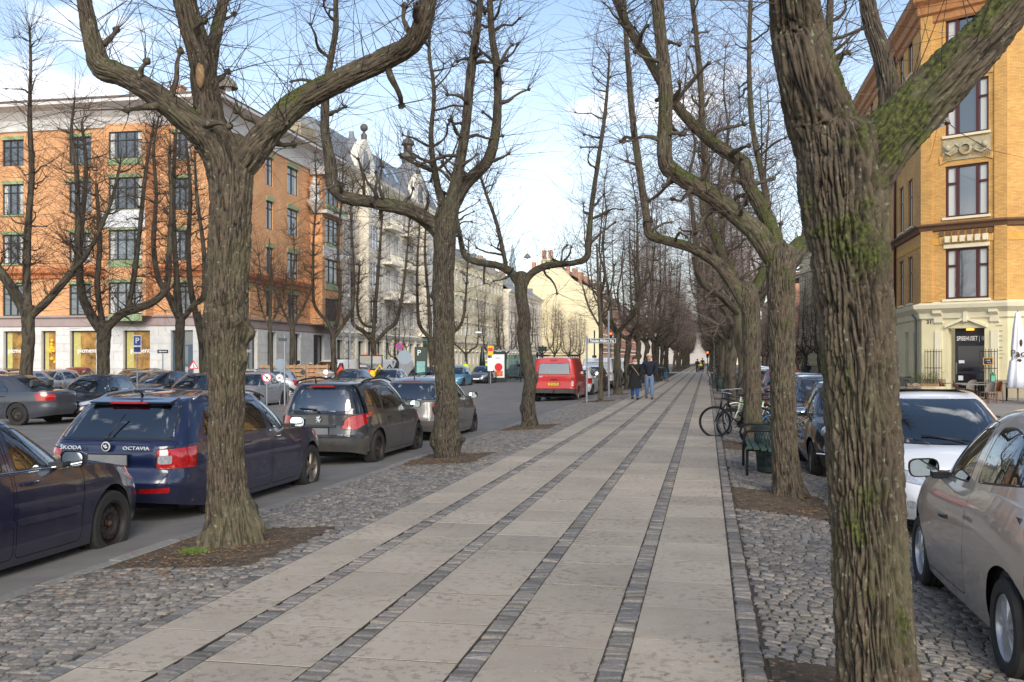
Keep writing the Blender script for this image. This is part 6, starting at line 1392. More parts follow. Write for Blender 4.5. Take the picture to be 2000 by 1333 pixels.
def hatch(label, p, group=None, **kw):
    sp = dict(L=4.03, W=1.72, paint=p, r=.31, tw=.19, ax=(.72, 3.23), rim=('steel', M_steel),
      belt=[(0, .90), (.12, .96), (1.2, .985), (2.5, .95), (3.05, .92), (3.45, .87), (3.8, .75), (4.03, .6)],
      sill=[(0, .34), (.3, .27), (.6, .2), (3.5, .2), (3.8, .22), (4.03, .26)],
      prof=[(0, .10, .10, .93), (.2, .01, .02, .97), (.4, .0, .0, .985), (.48, .04, .0, .99), (.7, .07, .03, 1), (1, .10, .14, .95)],
      crown=.08, gh=(.12, 3.25, .48, 2.2, .82, .56), roof=[(.4, 1.39), (.9, 1.46), (1.5, 1.485), (2.0, 1.47), (2.4, 1.41)], bulge=.06, rcrown=.04, pr=4.5, pf=3.8, gr=4.5, gf=3.2, rr=4,
      doors=[[(1.08, .50, .02), (1.25, .27, .02), (1.98, .26), (1.98, 1.38), (1.35, 1.39), (1.0, 1.1)], [(2.01, .26), (2.9, .26), (2.95, .92), (2.25, 1.34), (2.01, 1.375)]],
      win=[[(1.0, 1.03, .03), (1.93, 1.0), (1.93, 1.365), (1.4, 1.37), (1.12, 1.2)], [(2.06, .99), (2.82, .965), (2.3, 1.32), (2.06, 1.355)], [(.6, 1.07), (.92, 1.05), (1.08, 1.27), (.78, 1.3)]],
      seats=(1.65, .95), mirror=(2.62, .79, 1.03), handles=[(1.2, .84, .88), (2.1, .84, .88)], mirror_m=M_rub,
      cuts=[('tail_window', [(-.62, 1.0), (.62, 1.0), (.50, 1.36), (-.50, 1.36)], V_['r'], dict(x=(-1, .9), z=(.9, 1.42), nd=.1)),
            ('windscreen', [(-.70, .95, .02), (.70, .95, .02), (.50, 1.41), (-.50, 1.41)], V_['f'], dict(x=(2.1, 3.5), z=(.92, 1.43), nd=.1))]
            + lamp2('tail_lamp', [(.1, .62, .93), (.42, .9, .95), (.36, .9, .68), (.1, .62, .66)], rnd=.06, rim=.006, rimname='window_seal')
            + lamp2('headlamp', [(3.95, .38, .66), (3.15, .9, .86), (3.35, .9, .70), (4.02, .44, .56)], False, rnd=.05, rim=.006, rimname='window_seal')
            + [('grille', [(-.40, .28), (.40, .28), (.30, .50), (-.30, .50)], V_['f'], dict(x=(3.6, 5), rim=.01, rimname='chrome_trim')), ('grille', [(-.26, .58), (.26, .58), (.24, .64), (-.24, .64)], V_['f'], dict(x=(3.6, 5), rnd=.02))]
            + lamp2('fog_lamp', [(3.95, .58, .42), (3.9, .68, .42), (3.9, .68, .34), (3.95, .58, .34)], False, rnd=.03)
            + [('tailgate', [(-.54, .5), (.54, .5), (.64, .97), (-.64, .97)], V_['r'], dict(x=(-1, .6), z=(.45, .98), rim=.006, rnd=.05, nd=.2))])
    sp.update(kw)
    c = make_car(sp, label, group)
    plate(c, .045, 0, .62, -.05, M_white if p is not P_brown else M_plate); plate(c, 4.03, 0, .46, .0, M_white, face=1)
    wiper(c, [(.1, .0, .99), (.15, .05, 1.03), (.19, .35, 1.05)], .012); wiper(c, [(3.3, .35, .965), (3.2, .1, 1.0), (3.1, -.3, 1.04)], .01); wiper(c, [(3.3, -.25, .965), (3.2, -.4, 1.0), (3.05, -.62, 1.04)], .01)
    t = MB(); t.cbox(.49, 0, 1.405, .04, .42, .022); t.build('brake_light', M_red, c)
    t = MB(); t.tube([(.7, 0, 1.45), (.68, 0, 1.5), (.55, 0, 1.6)], [.018, .01, .004], 8); t.build('aerial', M_rub, c, smooth=True)
    return c
def saloon():
    sp = dict(L=4.63, W=1.76, paint=P_night, r=.32, tw=.2, ax=(1.05, 3.75), rim=('steel', M_steel),
      belt=[(0, .93), (.1, .99), (.9, 1.0), (2.0, .95), (3.3, .93), (3.65, .92), (4.1, .84), (4.45, .72), (4.63, .62)],
      sill=[(0, .32), (.35, .27), (.8, .19), (4.0, .19), (4.3, .21), (4.63, .24)],
      prof=[(0, .10, .12, .94), (.18, .01, .02, .98), (.4, .0, .0, .985), (.5, .03, .0, .99), (.62, .03, .02, 1), (.85, .02, .05, .985), (1, .06, .12, .95)],
      crown=.07, gh=(.62, 3.45, 1.35, 2.62, .83, .58), roof=[(1.2, 1.38), (1.6, 1.45), (2.0, 1.47), (2.4, 1.455), (2.7, 1.40)], bulge=.05, rcrown=.03, pr=5, pf=4.4, gr=4, gf=3.4,
      doors=[[(1.45, .45, .02), (1.58, .26, .02), (2.30, .25), (2.30, 1.37), (1.75, 1.36), (1.38, 1.05)], [(2.33, .25), (3.22, .25), (3.27, .90), (2.66, 1.35), (2.33, 1.37)]],
      win=[[(1.32, 1.0, .03), (2.24, .975), (2.24, 1.355), (1.82, 1.35)], [(2.39, .97), (3.14, .955), (2.74, 1.3), (2.39, 1.345)]],
      seats=(1.85, 1.05), mirror=(2.95, .84, 1.02), handles=[(1.55, .86, .87), (2.5, .86, .87)],
      cuts=[('tail_window', [(-.62, 1.04), (.62, 1.04), (.50, 1.38), (-.50, 1.38)], V_['r'], dict(x=(.3, 1.8), z=(1.0, 1.42), nd=.1)),
            ('windscreen', [(-.72, .96, .02), (.72, .96, .02), (.52, 1.40), (-.52, 1.40)], V_['f'], dict(x=(2.4, 3.8), z=(.93, 1.42), nd=.1))]
            + lamp2('tail_lamp', [(.05, .45, .92), (.42, .9, .95), (.36, .9, .74), (.05, .48, .74)], rnd=.03)
            + lamp2('headlamp', [(4.5, .42, .74), (3.95, .9, .86), (4.02, .9, .66), (4.55, .45, .56)], False, rnd=.05)
            + [('grille', [(-.36, .52), (.36, .52), (.36, .68), (-.36, .68)], V_['f'], dict(x=(4, 5), rim=.015, rimname='chrome_trim')), ('grille', [(-.5, .28), (.5, .28), (.45, .40), (-.45, .40)], V_['f'], dict(x=(4, 5)))])
    c = make_car(sp, 'muddy blue-black saloon with bare steel wheels cut off by the left edge')
    for sg in (-1, 1):
        t = MB(); t.prism(rnd_poly([(1.50, .52), (2.29, .52), (2.29, .575), (1.50, .575)], .01), sg * .868 - .012, sg * .868 + .012, 'y'); t.build('rubbing_strip', P_night, c)
        t = MB(); t.prism(rnd_poly([(2.35, .52), (3.2, .52), (3.2, .575), (2.35, .575)], .01), sg * .868 - .012, sg * .868 + .012, 'y'); t.build('rubbing_strip', P_night, c)
    plate(c, 4.64, 0, .46, 0, M_white, face=1); plate(c, .04, 0, .8, 0, M_white)
    t = MB(); t.tube([(3.22, -.865, .955), (2.3, -.872, .972), (1.3, -.865, .995)], .008, 6); t.build('chrome_strip', M_chrome, c)
    return c
def micra():
    sp = dict(L=3.72, W=1.66, paint=P_taupe, r=.295, tw=.185, ax=(.60, 3.03), rim=('nine', mat('silver_hubcap', (188, 189, 190), .3, metal=.6)),
      belt=[(0, .93), (.15, .99), (.9, 1.04), (1.8, .99), (2.5, .965), (2.9, .95), (3.25, .88), (3.55, .74), (3.72, .58)],
      sill=[(0, .36), (.3, .27), (.5, .2), (3.2, .2), (3.5, .22), (3.72, .26)],
      prof=[(0, .10, .12, .93), (.2, .01, .03, .97), (.36, .0, .0, .985), (.44, .02, .0, 1.0), (.7, .05, .05, 1.0), (.88, .07, .12, .97), (1, .12, .2, .915)],
      crown=.10, gh=(.14, 3.05, .50, 1.95, .765, .50), roof=[(.4, 1.45), (.9, 1.515), (1.3, 1.53), (1.8, 1.51), (2.1, 1.46)], bulge=.09, rcrown=.06, pr=5.5, pf=4.2, gr=3.6, gf=2.8, rr=3.2, rf=3.2,
      doors=[[(1.50, .28, .05), (2.64, .26, .05), (2.72, .60), (2.68, .96), (1.95, 1.43), (1.55, 1.45), (1.42, 1.3), (1.40, .7)]],
      win=[[(1.55, 1.03, .04), (2.50, .99, .03), (1.98, 1.36, .12), (1.55, 1.42, .06)], [(.56, 1.12, .09), (1.36, 1.05, .05), (1.40, 1.42, .06), (1.1, 1.44, .2), (.72, 1.34, .15)]],
      seats=(1.55, .85), mirror=(2.38, .76, 1.04), handles=[(1.62, .80, .90)], handle_m=M_rub,
      cuts=[('tail_window', [(-.56, 1.06, .1), (.56, 1.06, .1), (.42, 1.40, .1), (-.42, 1.40, .1)], V_['r'], dict(x=(-1, .9), z=(1, 1.45), nd=.1)),
            ('windscreen', [(-.64, 1.0, .02), (.64, 1.0, .02), (.44, 1.46), (-.44, 1.46)], V_['f'], dict(x=(1.9, 3.3), z=(.96, 1.48), nd=.1))]
            + lamp2('tail_lamp', [(.1, .62, 1.03, .08), (.26, .9, 1.0, .05), (.16, .9, .72, .05), (.1, .66, .66, .05)], rnd=.05, rim=.007, rimname='window_seal')
            + lamp2('headlamp', [(3.4, .45, .86), (3.0, .9, .92), (3.25, .9, .70), (3.55, .45, .66)], False, rnd=.1)
            + [('bumper', [(-1.2, .2, 0), (1.2, .2, 0), (1.2, .66, 0), (-1.2, .66, 0)], V_['r'], dict(x=(-1, .31), nd=-.4, rnd=0, rim=.004, rimname='window_seal')),
               ('tailgate', [(-.52, .68), (.52, .68), (.58, 1.02), (-.58, 1.02)], V_['r'], dict(x=(-1, .6), z=(.6, 1.03), rim=.006, rnd=.05, nd=.2))])
    c = make_car(sp, 'taupe silver three-door hatchback cut off by the right edge')
    plate(c, .04, 0, .8, 0, M_white)
    for sg in (-1, 1):
        t = MB(); t.sphere((2.80, sg * .775, .80), .022, 10, 6, (1.3, .4, 1)); t.build('side_repeater', M_orange if 0 else M_clear, c, smooth=True)
        t = MB(); t.sphere((.045, sg * .69, .50), .045, 12, 8, (.5, 1.6, .6)); t.build('fog_lamp', M_clear, c, smooth=True)
    return c
def city500():
    sp = dict(L=3.55, W=1.63, paint=P_black, r=.29, tw=.185, ax=(.60, 2.90), rim=('multi', mat('bronze_rim', (150, 140, 124), .35, metal=.7)),
      belt=[(0, .88), (.12, .93), (.8, .96), (1.8, .94), (2.4, .93), (2.75, .92), (3.1, .86), (3.38, .74), (3.55, .60)],
      sill=[(0, .34), (.3, .27), (.5, .2), (3.1, .2), (3.3, .21), (3.55, .24)],
      prof=[(0, .12, .12, .92), (.2, .02, .03, .97), (.36, .0, .0, .99), (.44, .02, .01, 1), (.7, .05, .07, .99), (.88, .07, .14, .96), (1, .12, .22, .90)],
      crown=.12, gh=(.14, 2.75, .52, 1.85, .745, .50), roof=[(.4, 1.39), (.9, 1.455), (1.3, 1.47), (1.7, 1.455), (2.0, 1.40)], bulge=.08, rcrown=.05, pr=5.5, pf=4.4, gr=3.6, gf=3.0, rr=3.4, rf=3.4,
      doors=[[(1.30, .28, .05), (2.42, .26, .05), (2.50, .60), (2.45, .93), (1.85, 1.38), (1.4, 1.40), (1.2, 1.0)]],
      win=[[(1.36, 1.0, .04), (2.26, .975, .03), (1.88, 1.31, .1), (1.40, 1.37, .06)], [(.60, 1.06, .07), (1.2, 1.02, .05), (1.28, 1.35, .06), (.85, 1.32, .15)]],
      seats=(1.5, .85), mirror=(2.2, .74, 1.0), handles=[(1.5, .79, .84)], handle_m=M_chrome, mirror_m=M_chrome,
      cuts=[('tail_window', [(-.52, 1.0, .1), (.52, 1.0, .1), (.42, 1.35, .1), (-.42, 1.35, .1)], V_['r'], dict(x=(-1, .9), z=(.95, 1.4), nd=.1)),
            ('windscreen', [(-.62, .97, .02), (.62, .97, .02), (.45, 1.41), (-.45, 1.41)], V_['f'], dict(x=(1.8, 3.0), z=(.93, 1.43), nd=.1)),
            ('grille', [(-.40, .27), (.40, .27), (.36, .36), (-.36, .36)], V_['f'], dict(x=(3.2, 5), rnd=.03))])
    c = make_car(sp, 'small black round-lamped hatchback nosing out from behind the massive trunk')
    for sg in (-1, 1):
        for z, y, r, x in ((.735, .54, .105, 3.27), (.50, .56, .072, 3.42)):
            q = MB(); q.lathe([(r * 1.08, -.10), (r * 1.08, .0), (r, .012), (r * .9, .012)], 28, 'x'); a = q.build('lamp_bezel', M_chrome, c, smooth=True, ang=40, loc=(x, sg * y, z)); a.rotation_euler = (0, -.18, sg * .32)
            q = MB(); q.lathe([(r * .96, .0), (r * .8, .03), (r * .4, .048), (0, .053)], 28, 'x'); q.build('lamp_lens', mat('lamp_glass', (200, 205, 210), .05, metal=.75, coat=1, vary=.3, vscale=40), a, smooth=True)
    q = MB(); q.cbox(3.52, 0, .62, .03, .34, .02); q.build('chrome_whisker', M_chrome, c)
    q = MB(); q.tube([(3.36, -.72, .42), (3.5, -.5, .415), (3.54, -.2, .415), (3.54, .2, .415), (3.5, .5, .415), (3.36, .72, .42)], .013, 6); q.build('chrome_strip', M_chrome, c)
    disc(c, 'badge', 3.50, 0, .63, .042, M_chrome, face=1); plate(c, 3.56, 0, .46, 0, M_white, face=1)
    return c
def van(label, p, group=None):
    sp = dict(L=4.86, W=1.97, paint=p, r=.34, tw=.215, ax=(.95, 3.88), rim=('steel', mat('van_wheel', (120, 121, 122), .5, metal=.4)), bump_m=MATS['dark_plastic'] if 'dark_plastic' in MATS else mat('dark_plastic', (52, 53, 55), .6, dirt=.4),
      belt=[(0, 1.10), (.5, 1.12), (3.3, 1.12), (3.9, 1.12), (4.25, 1.10), (4.6, .98), (4.86, .80)],
      sill=[(0, .42), (.3, .34), (.6, .26), (4.2, .26), (4.6, .28), (4.86, .3)],
      prof=[(0, .03, .10, .96), (.28, .0, .0, .985), (.30, .05, .0, .99), (.7, .06, .04, 1), (1, .06, .14, .985)],
      crown=.10, gh=(.07, 4.15, .13, 3.25, .965, .86), roof=[(.1, 1.90), (.6, 1.94), (2.5, 1.94), (3.0, 1.92), (3.3, 1.87)], bulge=.06, edge=.02, rcrown=.04, pr=14, pf=4.5, gr=14, gf=4, rr=12, rf=5,
      doors=[[(2.85, .42, .02), (3.42, .40, .02), (3.95, 1.0), (3.9, 1.14), (3.32, 1.78), (2.85, 1.80)]],
      win=[[(2.92, 1.2), (3.72, 1.18), (3.25, 1.72), (2.92, 1.72)]], seats=(2.9,), mirror=(3.6, .95, 1.28), handles=[(2.95, .98, 1.05)], handle_m=M_rub, mirror_m=M_rub,
      cuts=[('tail_window', [(-.72, 1.22, .05), (.72, 1.22, .05), (.66, 1.72, .05), (-.66, 1.72, .05)], V_['r'], dict(x=(-1, .6), z=(1.15, 1.8), nd=.1)),
            ('windscreen', [(-.84, 1.18, .02), (.84, 1.18, .02), (.70, 1.80), (-.70, 1.80)], V_['f'], dict(x=(3, 4.6), z=(1.14, 1.84), nd=.1))]
            + lamp2('lamp_lens', [(.0, .83, .95), (.0, .97, .95), (.0, .97, .72), (.0, .83, .72)], rnd=.02)
            + lamp2('tail_lamp', [(.0, .83, 1.10), (.0, .97, 1.10), (.0, .97, .96), (.0, .83, .96)], rnd=.02)
            + lamp2('headlamp', [(4.6, .5, .95), (4.1, .98, 1.08), (4.2, .98, .82), (4.7, .5, .74)], False, rnd=.05)
            + [('bumper', [(-1.2, .2, 0), (1.2, .2, 0), (1.2, .60, 0), (-1.2, .60, 0)], V_['r'], dict(x=(-1, .35), nd=-.4, rnd=0)),
               ('tailgate', [(-.82, .61), (.82, .61), (.84, 1.12), (-.84, 1.12)], V_['r'], dict(x=(-1, .3), z=(.6, 1.12), rim=.008, rnd=.03, nd=.2)),
               ('grille', [(-.5, .6), (.5, .6), (.45, .82), (-.45, .82)], V_['f'], dict(x=(4, 5)))])
    c = make_car(sp, label, group, 'van', 'parked_van')
    t = MB(); t.cbox(.05, 0, 1.86, .03, .3, .03); t.build('brake_light', M_red, c)
    return c
# ---------------------------------------------------------------- where the cars stand
KN, KF = -6.5, -18.9
c1 = saloon(); put(c1, KN + .02, 9.68 - 4.63, z=-.24)
c2 = octavia(); put(c2, KN + .02, 9.93, z=-.22)
c3 = sw207(); put(c3, KN, 16.1, z=-.22)
c4 = hatch('grey-brown five-door hatchback half hidden by the burled second trunk', P_brown); put(c4, KN + .02, 21.15, z=-.23)
gv = van('red van with roof rack and yellow plate', P_red); put(gv, -6.55, 43.35, z=-.22)
plate(gv, .045, .0, .80, -.02, M_yel, txt='DP 20 970', blue=True)
text('TRANSIT', .06, M_badge, gv, (.055, .62, 1.13), (pi / 2, 0, -pi / 2), 'lettering', .004, .001, sx=1.2)
q = MB(); q.tube([(-.1, 0, .42), (-.1, 0, .54)], .03, 8); q.tube([(-.1, 0, .43), (.1, 0, .43)], .03, 6); q.build('tow_ball', M_rub, gv)
rk = MB()
for sg in (-1, 1): rk.tube([(.1, sg * .7, 2.08), (3.2, sg * .7, 2.08)], .022, 6)
for i in range(6):
    x = .15 + i * .58; rk.tube([(x, -.78, 2.04), (x, .78, 2.04)], .02, 6)
    for sg in (-1, 1): rk.tube([(x, sg * .74, 1.88), (x, sg * .72, 2.08)], .018, 5)
rk.tube([(.1, -.78, 2.02), (.1, -.78, 2.16), (.1, .78, 2.16), (.1, .78, 2.02)], .02, 6); rk.build('roof_rack', M_rub, gv)
q = MB(); q.cbox(.05, 0, 1.0, .03, .3, .05); q.build('handle', M_rub, gv)
m1 = micra(); put(m1, 2.50, 5.72, z=-.2)
wc = hatch('white hatchback facing the camera behind the taupe one, bare branches mirrored in its windscreen', P_white, L=3.95, handles=[(1.2, .84, .88), (2.1, .84, .88)]); put(wc, 2.6, 14.7, 'toward', z=-.2)
q = MB(); q.prism(rnd_poly([(.9, -.5), (2.1, -.46), (2.1, .46), (.9, .5)], .08), 1.508, 1.516); q.build('sunroof', mat('roof_glass', (30, 30, 32), .03, coat=1), wc)
f5 = city500(); put(f5, 2.38, 15.85 + 3.55, 'toward', z=-.2)
def cp(src, old, new, x, y, face, label, group, z=None, rz=0, cat='car', sc=None):
    o = repaint(copy_tree(src), old, new); tag(o, label, cat, group); put(o, x, y, face, z, rz)
    if sc: o.scale = sc
    return o
gR = 'cars parked nose towards the camera beyond the small black one'
for i, (y, sc_, pt, src, old, lb) in enumerate(((25.6, 1, P_slate, c4, P_brown, 'dark blue-grey car right of the bicycles, seen between two trunks'), (31.2, 1, P_anthr, c1, P_night, 'dark saloon behind the parked bicycles on the right verge'), (37.5, 1, P_dred, m1, P_taupe, 'dark red car glimpsed beyond the second green bin'),
        (44, 1, P_silver, c4, P_brown, 'silver car further along the right kerb'), (50, 1, P_black, c3, P_graph, 'black estate further along the right kerb'), (56.5, 1, P_white, c4, P_brown, 'white car further along the right kerb'), (63, 1, P_slate, c1, P_night, 'slate saloon, last that shows along the right kerb'))):
    cp(src, old, pt, 2.6, y, 'toward', lb, gR, z=-.2)
vw = cp(c4, P_brown, P_black, 12.9, 41.2, 'away', 'black hatchback cut off by the right edge beside the folded parasol', None, z=-.1, rz=-.5)
gL = 'vehicles parked along the left kerb beyond the red van'
cp(c4, P_brown, P_white, -6.4, 49.5, 'away', 'small white hatchback just beyond the red van', gL, z=-.22)
cp(c3, P_graph, P_anthr, -6.35, 55, 'away', 'dark estate beyond the white hatchback', gL, z=-.22)
for i, (y, lb) in enumerate(((60.5, 'white van behind the thin young trunk'), (72, 'white van left of the walking couple, dark tail windows'))):
    o = cp(gv, P_red, P_white, -6.5, y, 'away', lb, gL, z=-.22, cat='van')
    for ch in list(o.children):
        if ch.name.split('.')[0] in ('number_plate', 'roof_rack', 'lettering', 'tow_ball'):
            for cc in list(ch.children): bpy.data.objects.remove(cc)
            bpy.data.objects.remove(ch)
cp(c4, P_brown, P_silver, -6.4, 66.8, 'away', 'silver hatchback between the two white vans', gL, z=-.22)
for i, y in enumerate((80, 86, 92, 98.5, 105)): cp([c4, c1, c3][i % 3], [P_brown, P_night, P_graph][i % 3], [P_slate, P_silver, P_black][i % 3], -6.4, y, 'away', 'parked car far along the left kerb, mostly behind trunks', gL, z=-.22)
gO = 'cars parked on the far side of the carriageway'
fi = cp(c4, P_brown, P_black, -19.9, 31.6, 'toward', 'black hatchback with slim headlamps facing the camera, right of the side-on slate saloon', gO, z=-.33, rz=.15)
cp(c4, P_brown, P_slate, -19.0, 37.3, 'toward', 'slate hatchback with mirrored windscreen above the blue estate roof', gO, z=-.36)
vo = cp(c1, P_night, P_slate, -18.75, 26.9, 'toward', 'boxy slate saloon seen side-on at the far left edge', gO, z=-.28, rz=-pi / 2)
cp(c3, P_graph, P_bronze, -29.2, 49.5, 'toward', 'bronze-brown estate in the second row at far left', gO, z=-.36)
cp(c2, P_navy, P_silver, -27.0, 47, 'toward', 'silver estate below the blue parking sign', gO, z=-.36)
cp(m1, P_taupe, P_dred, -36, 54, 'toward', 'dark red car low behind the leftmost far trunk', gO, z=-.36)
cp(c4, P_brown, P_silver, -33, 48, 'toward', 'silver car at the left edge under the first shop window', gO, z=-.36)
cp(m1, P_taupe, P_silver, -19.9, 47.2, 'toward', 'small silver hatchback right of the nearest left trunk', gO, z=-.36, rz=-1.15)
cp(c1, P_night, P_silver, -18.5, 59.5, 'toward', 'silver saloon facing us above the grey-brown hatchback', gO, z=-.36)
cp(c4, P_brown, P_blue, -18.2, 74.5, 'toward', 'light blue hatchback emerging from behind the second trunk', gO, z=-.36)
cp(c1, P_night, P_slate, -18.0, 82.5, 'toward', 'dark coupe beside the bus shelter', gO, z=-.36)
for i, (x, y) in enumerate(((-18, 97), (-18, 104), (-18, 118), (-12, 150), (-11, 175))): cp([c4, c1, c3][i % 3], [P_brown, P_night, P_graph][i % 3], [P_slate, P_silver, P_white][i % 3], x, y, 'toward', 'distant car up the carriageway', gO, z=-.33)
for i, (x, y) in enumerate(((-24.6, 68), (-25.0, 76), (-26, 85))):
    o = cp(gv, P_red, P_white, x, y, 'toward', ['white works van behind the round grey sign', 'white van behind the green awning', 'white van beside the bare trees, worker in front'][i], 'white vans at the works site', z=-.3, cat='van', rz=-.2)
    for ch in list(o.children):
        if ch.name.split('.')[0] in ('number_plate', 'roof_rack', 'lettering', 'tow_ball'):
            for cc in list(ch.children): bpy.data.objects.remove(cc)
            bpy.data.objects.remove(ch)

for i, (x, y, src, old, p_, lb) in enumerate(((-24.5, 44, c4, P_brown, P_slate, 'slate hatchback in the second row left of the blue shop door'), (-31.8, 44.5, c1, P_night, P_silver, 'silver saloon low behind the second far trunk'), (-23.4, 50.5, c3, P_graph, P_white, 'white estate below the roadworks triangle'),
        (-35.5, 46, m1, P_taupe, P_white, 'white small car under the P shop window'), (-38.5, 51, c2, P_navy, P_black, 'black estate farthest left in the second row'), (-18.8, 41.8, c1, P_night, P_silver, 'silver saloon nose-on behind the slate mirrored hatchback'), (-18.7, 53, c4, P_brown, P_slate, 'slate hatchback ahead of the silver saloon on the far kerb'), (-18.6, 66.5, c3, P_graph, P_black, 'black estate between the silver saloon and the light blue hatchback'))):
    cp(src, old, p_, x, y, 'toward', lb, gO, z=-.36)
# ================================================================ people
M_skin = mat('skin', (206, 158, 130), .6); M_hair = mat('hair_brown', (70, 48, 34), .8)
def skin_mesh(V, E, Rr, root=0, sub=1):
    me = bpy.data.meshes.new('sk'); me.from_pydata(V, E, []); o = bpy.data.objects.new('sk', me)
    m = o.modifiers.new('s', 'SKIN')
    for i, r in enumerate(Rr): d = me.skin_vertices[0].data[i]; d.radius = (r, r) if not isinstance(r, tuple) else r; d.use_root = (i == root)
    o.modifiers.new('u', 'SUBSURF').levels = sub; out = bake(o)
    bpy.data.objects.remove(o); bpy.data.meshes.remove(me); out.materials.clear(); out.polygons.foreach_set('use_smooth', [True] * len(out.polygons)); return out
def chain(V, E, Rr, start, pts):
    i = start
    for p in pts: V.append(p[:3]); Rr.append(p[3]); E.append((i, len(V) - 1)); i = len(V) - 1
    return i
def person(loc, rz, label, top=(40, 44, 52), legs=(40, 50, 70), h=1.78, stride=.22, arms='pocket', coat=0, hat=None, hair=(70, 48, 34), shoes=(30, 28, 28), bend=0, group=None, scarf=None, vest=None, bag=None, puffy=0, z=None, seat=False):
    """faces local -y; the body is one skinned surface, clothes and hair are its parts"""
    s = h / 1.78; root = empty('person', (loc[0], loc[1], zg(loc[0]) if z is None else z), rz, label, 'person', group); a = stride / 2
    bd = lambda x, y, zz: (x, y - bend * max(0, zz - .95), zz - bend * .25 * max(0, zz - .95))
    V = [(0, 0, .96)]; Rr = [.115]; E = []
    ch = chain(V, E, Rr, 0, [bd(0, 0, 1.12) + (.105,), bd(0, .005, 1.30) + (.125,), bd(0, .01, 1.42) + (.10,)]); nk = chain(V, E, Rr, ch, [bd(0, .0, 1.52) + (.052,), bd(0, -.01, 1.60) + (.075,), bd(0, -.015, 1.68) + (.088,), bd(0, -.01, 1.755) + (.055,)])
    for sg in (-1, 1):
        fy = -a * sg; kn = (.095 * sg, fy * .55 - .05, .50, .062); ak = (.095 * sg, fy + (.06 if fy > 0 else 0), .10 if fy <= 0 else .14, .042)
        if seat: kn = (.1 * sg, -.42, .92, .062); ak = (.1 * sg, -.40, .5, .042)
        chain(V, E, Rr, 0, [(.09 * sg, 0, .88, .092), kn, ak])
        if arms == 'pocket': pa = [(.26 * sg, .06, 1.18), (.205 * sg, -.06, 1.06)]
        elif arms == 'forward': pa = [(.25 * sg, -.05, 1.17), (.16 * sg, -.32, 1.12)]
        else: pa = [(.26 * sg, .05 - sg * a * .5, 1.16), (.25 * sg, -.04 - sg * a * .9, .93)]
        e = chain(V, E, Rr, ch, [bd(.19 * sg, .01, 1.43) + (.062,), bd(*pa[0]) + (.045,), bd(*pa[1]) + (.03,)]); x, y, zz = V[e]
        if arms == 'pocket': continue
        p = chain(V, E, Rr, e, [(x, y - .02, zz - .07, .034)]); x, y, zz = V[p]
        for k, (dx, l) in enumerate(((-.022, .062), (-.007, .075), (.008, .07), (.022, .055))): chain(V, E, Rr, p, [(x + dx, y - .015, zz - l * .55, .0105), (x + dx, y - .03, zz - l, .008)])
        chain(V, E, Rr, e, [(x - sg * .03, y - .02, zz + .02, .012), (x - sg * .035, y - .035, zz - .02, .009)])
    V = [tuple(c * s for c in v) for v in V]; Rr = [r * s for r in Rr]
    link('body', skin_mesh(V, E, Rr), M_skin, root)
    m_t, m_l = mat('cloth_%d_%d_%d' % top, top, .9, vary=.25, vscale=9), mat('cloth_%d_%d_%d' % legs, legs, .9, vary=.3, vscale=7); pf = .03 + puffy
    V = [(0, 0, .86)]; Rr = [.135 + pf * .7]; E = []; ch = chain(V, E, Rr, 0, [bd(0, 0, 1.14) + (.125 + pf,), bd(0, .005, 1.30) + (.14 + pf,), bd(0, .01, 1.43) + (.105 + pf * .5,)]); chain(V, E, Rr, ch, [bd(0, 0, 1.53) + (.07,)])
    for sg in (-1, 1):
        if arms == 'pocket': pa = [(.27 * sg, .06, 1.18), (.20 * sg, -.10, 1.0)]
        elif arms == 'forward': pa = [(.25 * sg, -.05, 1.17), (.16 * sg, -.32, 1.12)]
        else: pa = [(.26 * sg, .05 - sg * a * .5, 1.16), (.25 * sg, -.04 - sg * a * .9, .93)]
        chain(V, E, Rr, ch, [bd(.20 * sg, .01, 1.43) + (.075 + pf * .5,), bd(*pa[0]) + (.058 + pf * .6,), bd(*pa[1]) + (.045 + pf * .3,)])
    link('jacket', skin_mesh([tuple(c * s for c in v) for v in V], E, [r * s for r in Rr]), m_t, root)
    V = [(0, 0, .97)]; Rr = [.125]; E = []
    for sg in (-1, 1):
        fy = -a * sg; kn = (.095 * sg, fy * .55 - .05, .50, .083); ak = (.095 * sg, fy + (.06 if fy > 0 else 0), .10 if fy <= 0 else .14, .078)
        if seat: kn = (.1 * sg, -.42, .92, .083); ak = (.1 * sg, -.40, .55, .07)
        chain(V, E, Rr, 0, [(.095 * sg, 0, .88, .105), kn, ak])
    link('trousers', skin_mesh([tuple(c * s for c in v) for v in V], E, [r * s for r in Rr]), m_l, root)
    m_s = mat('shoe_%d' % shoes[0], shoes, .6)
    for sg in (-1, 1):
        fy = -a * sg; y = fy + (.06 if fy > 0 else 0); zz = .0 if fy <= 0 else .04; q = MB()
        if seat: y = -.40; zz = .40
        q.prism([(x * s, (y + yy) * s) for x, yy in [(.095 * sg + .052 * cos(t), -.07 + .16 * sin(t)) for t in np.linspace(0, 2 * pi, 13)[:-1]]], zz * s, (zz + .085) * s); q.build('shoe', m_s, root, smooth=True, ang=50)
    if coat:
        q = MB(); prof = [(.165 + pf, 1.12), (.18 + pf, .95), (.21 + pf, .7), (.245 + pf, coat)]; n = 20; vs = []; fs = []
        for r, zz in prof:
            for k in range(n): t = 2 * pi * k / n; rr = r * (1 + .05 * sin(5 * t) * (1.1 - zz)); vs.append((rr * cos(t) * s, rr * sin(t) * .72 * s, zz * s))
        for i in range(3):
            for k in range(n): fs.append((i * n + k, i * n + (k + 1) % n, (i + 1) * n + (k + 1) % n, (i + 1) * n + k))
        q.add(vs, fs); q.build('coat_skirt', m_t, root, smooth=True)
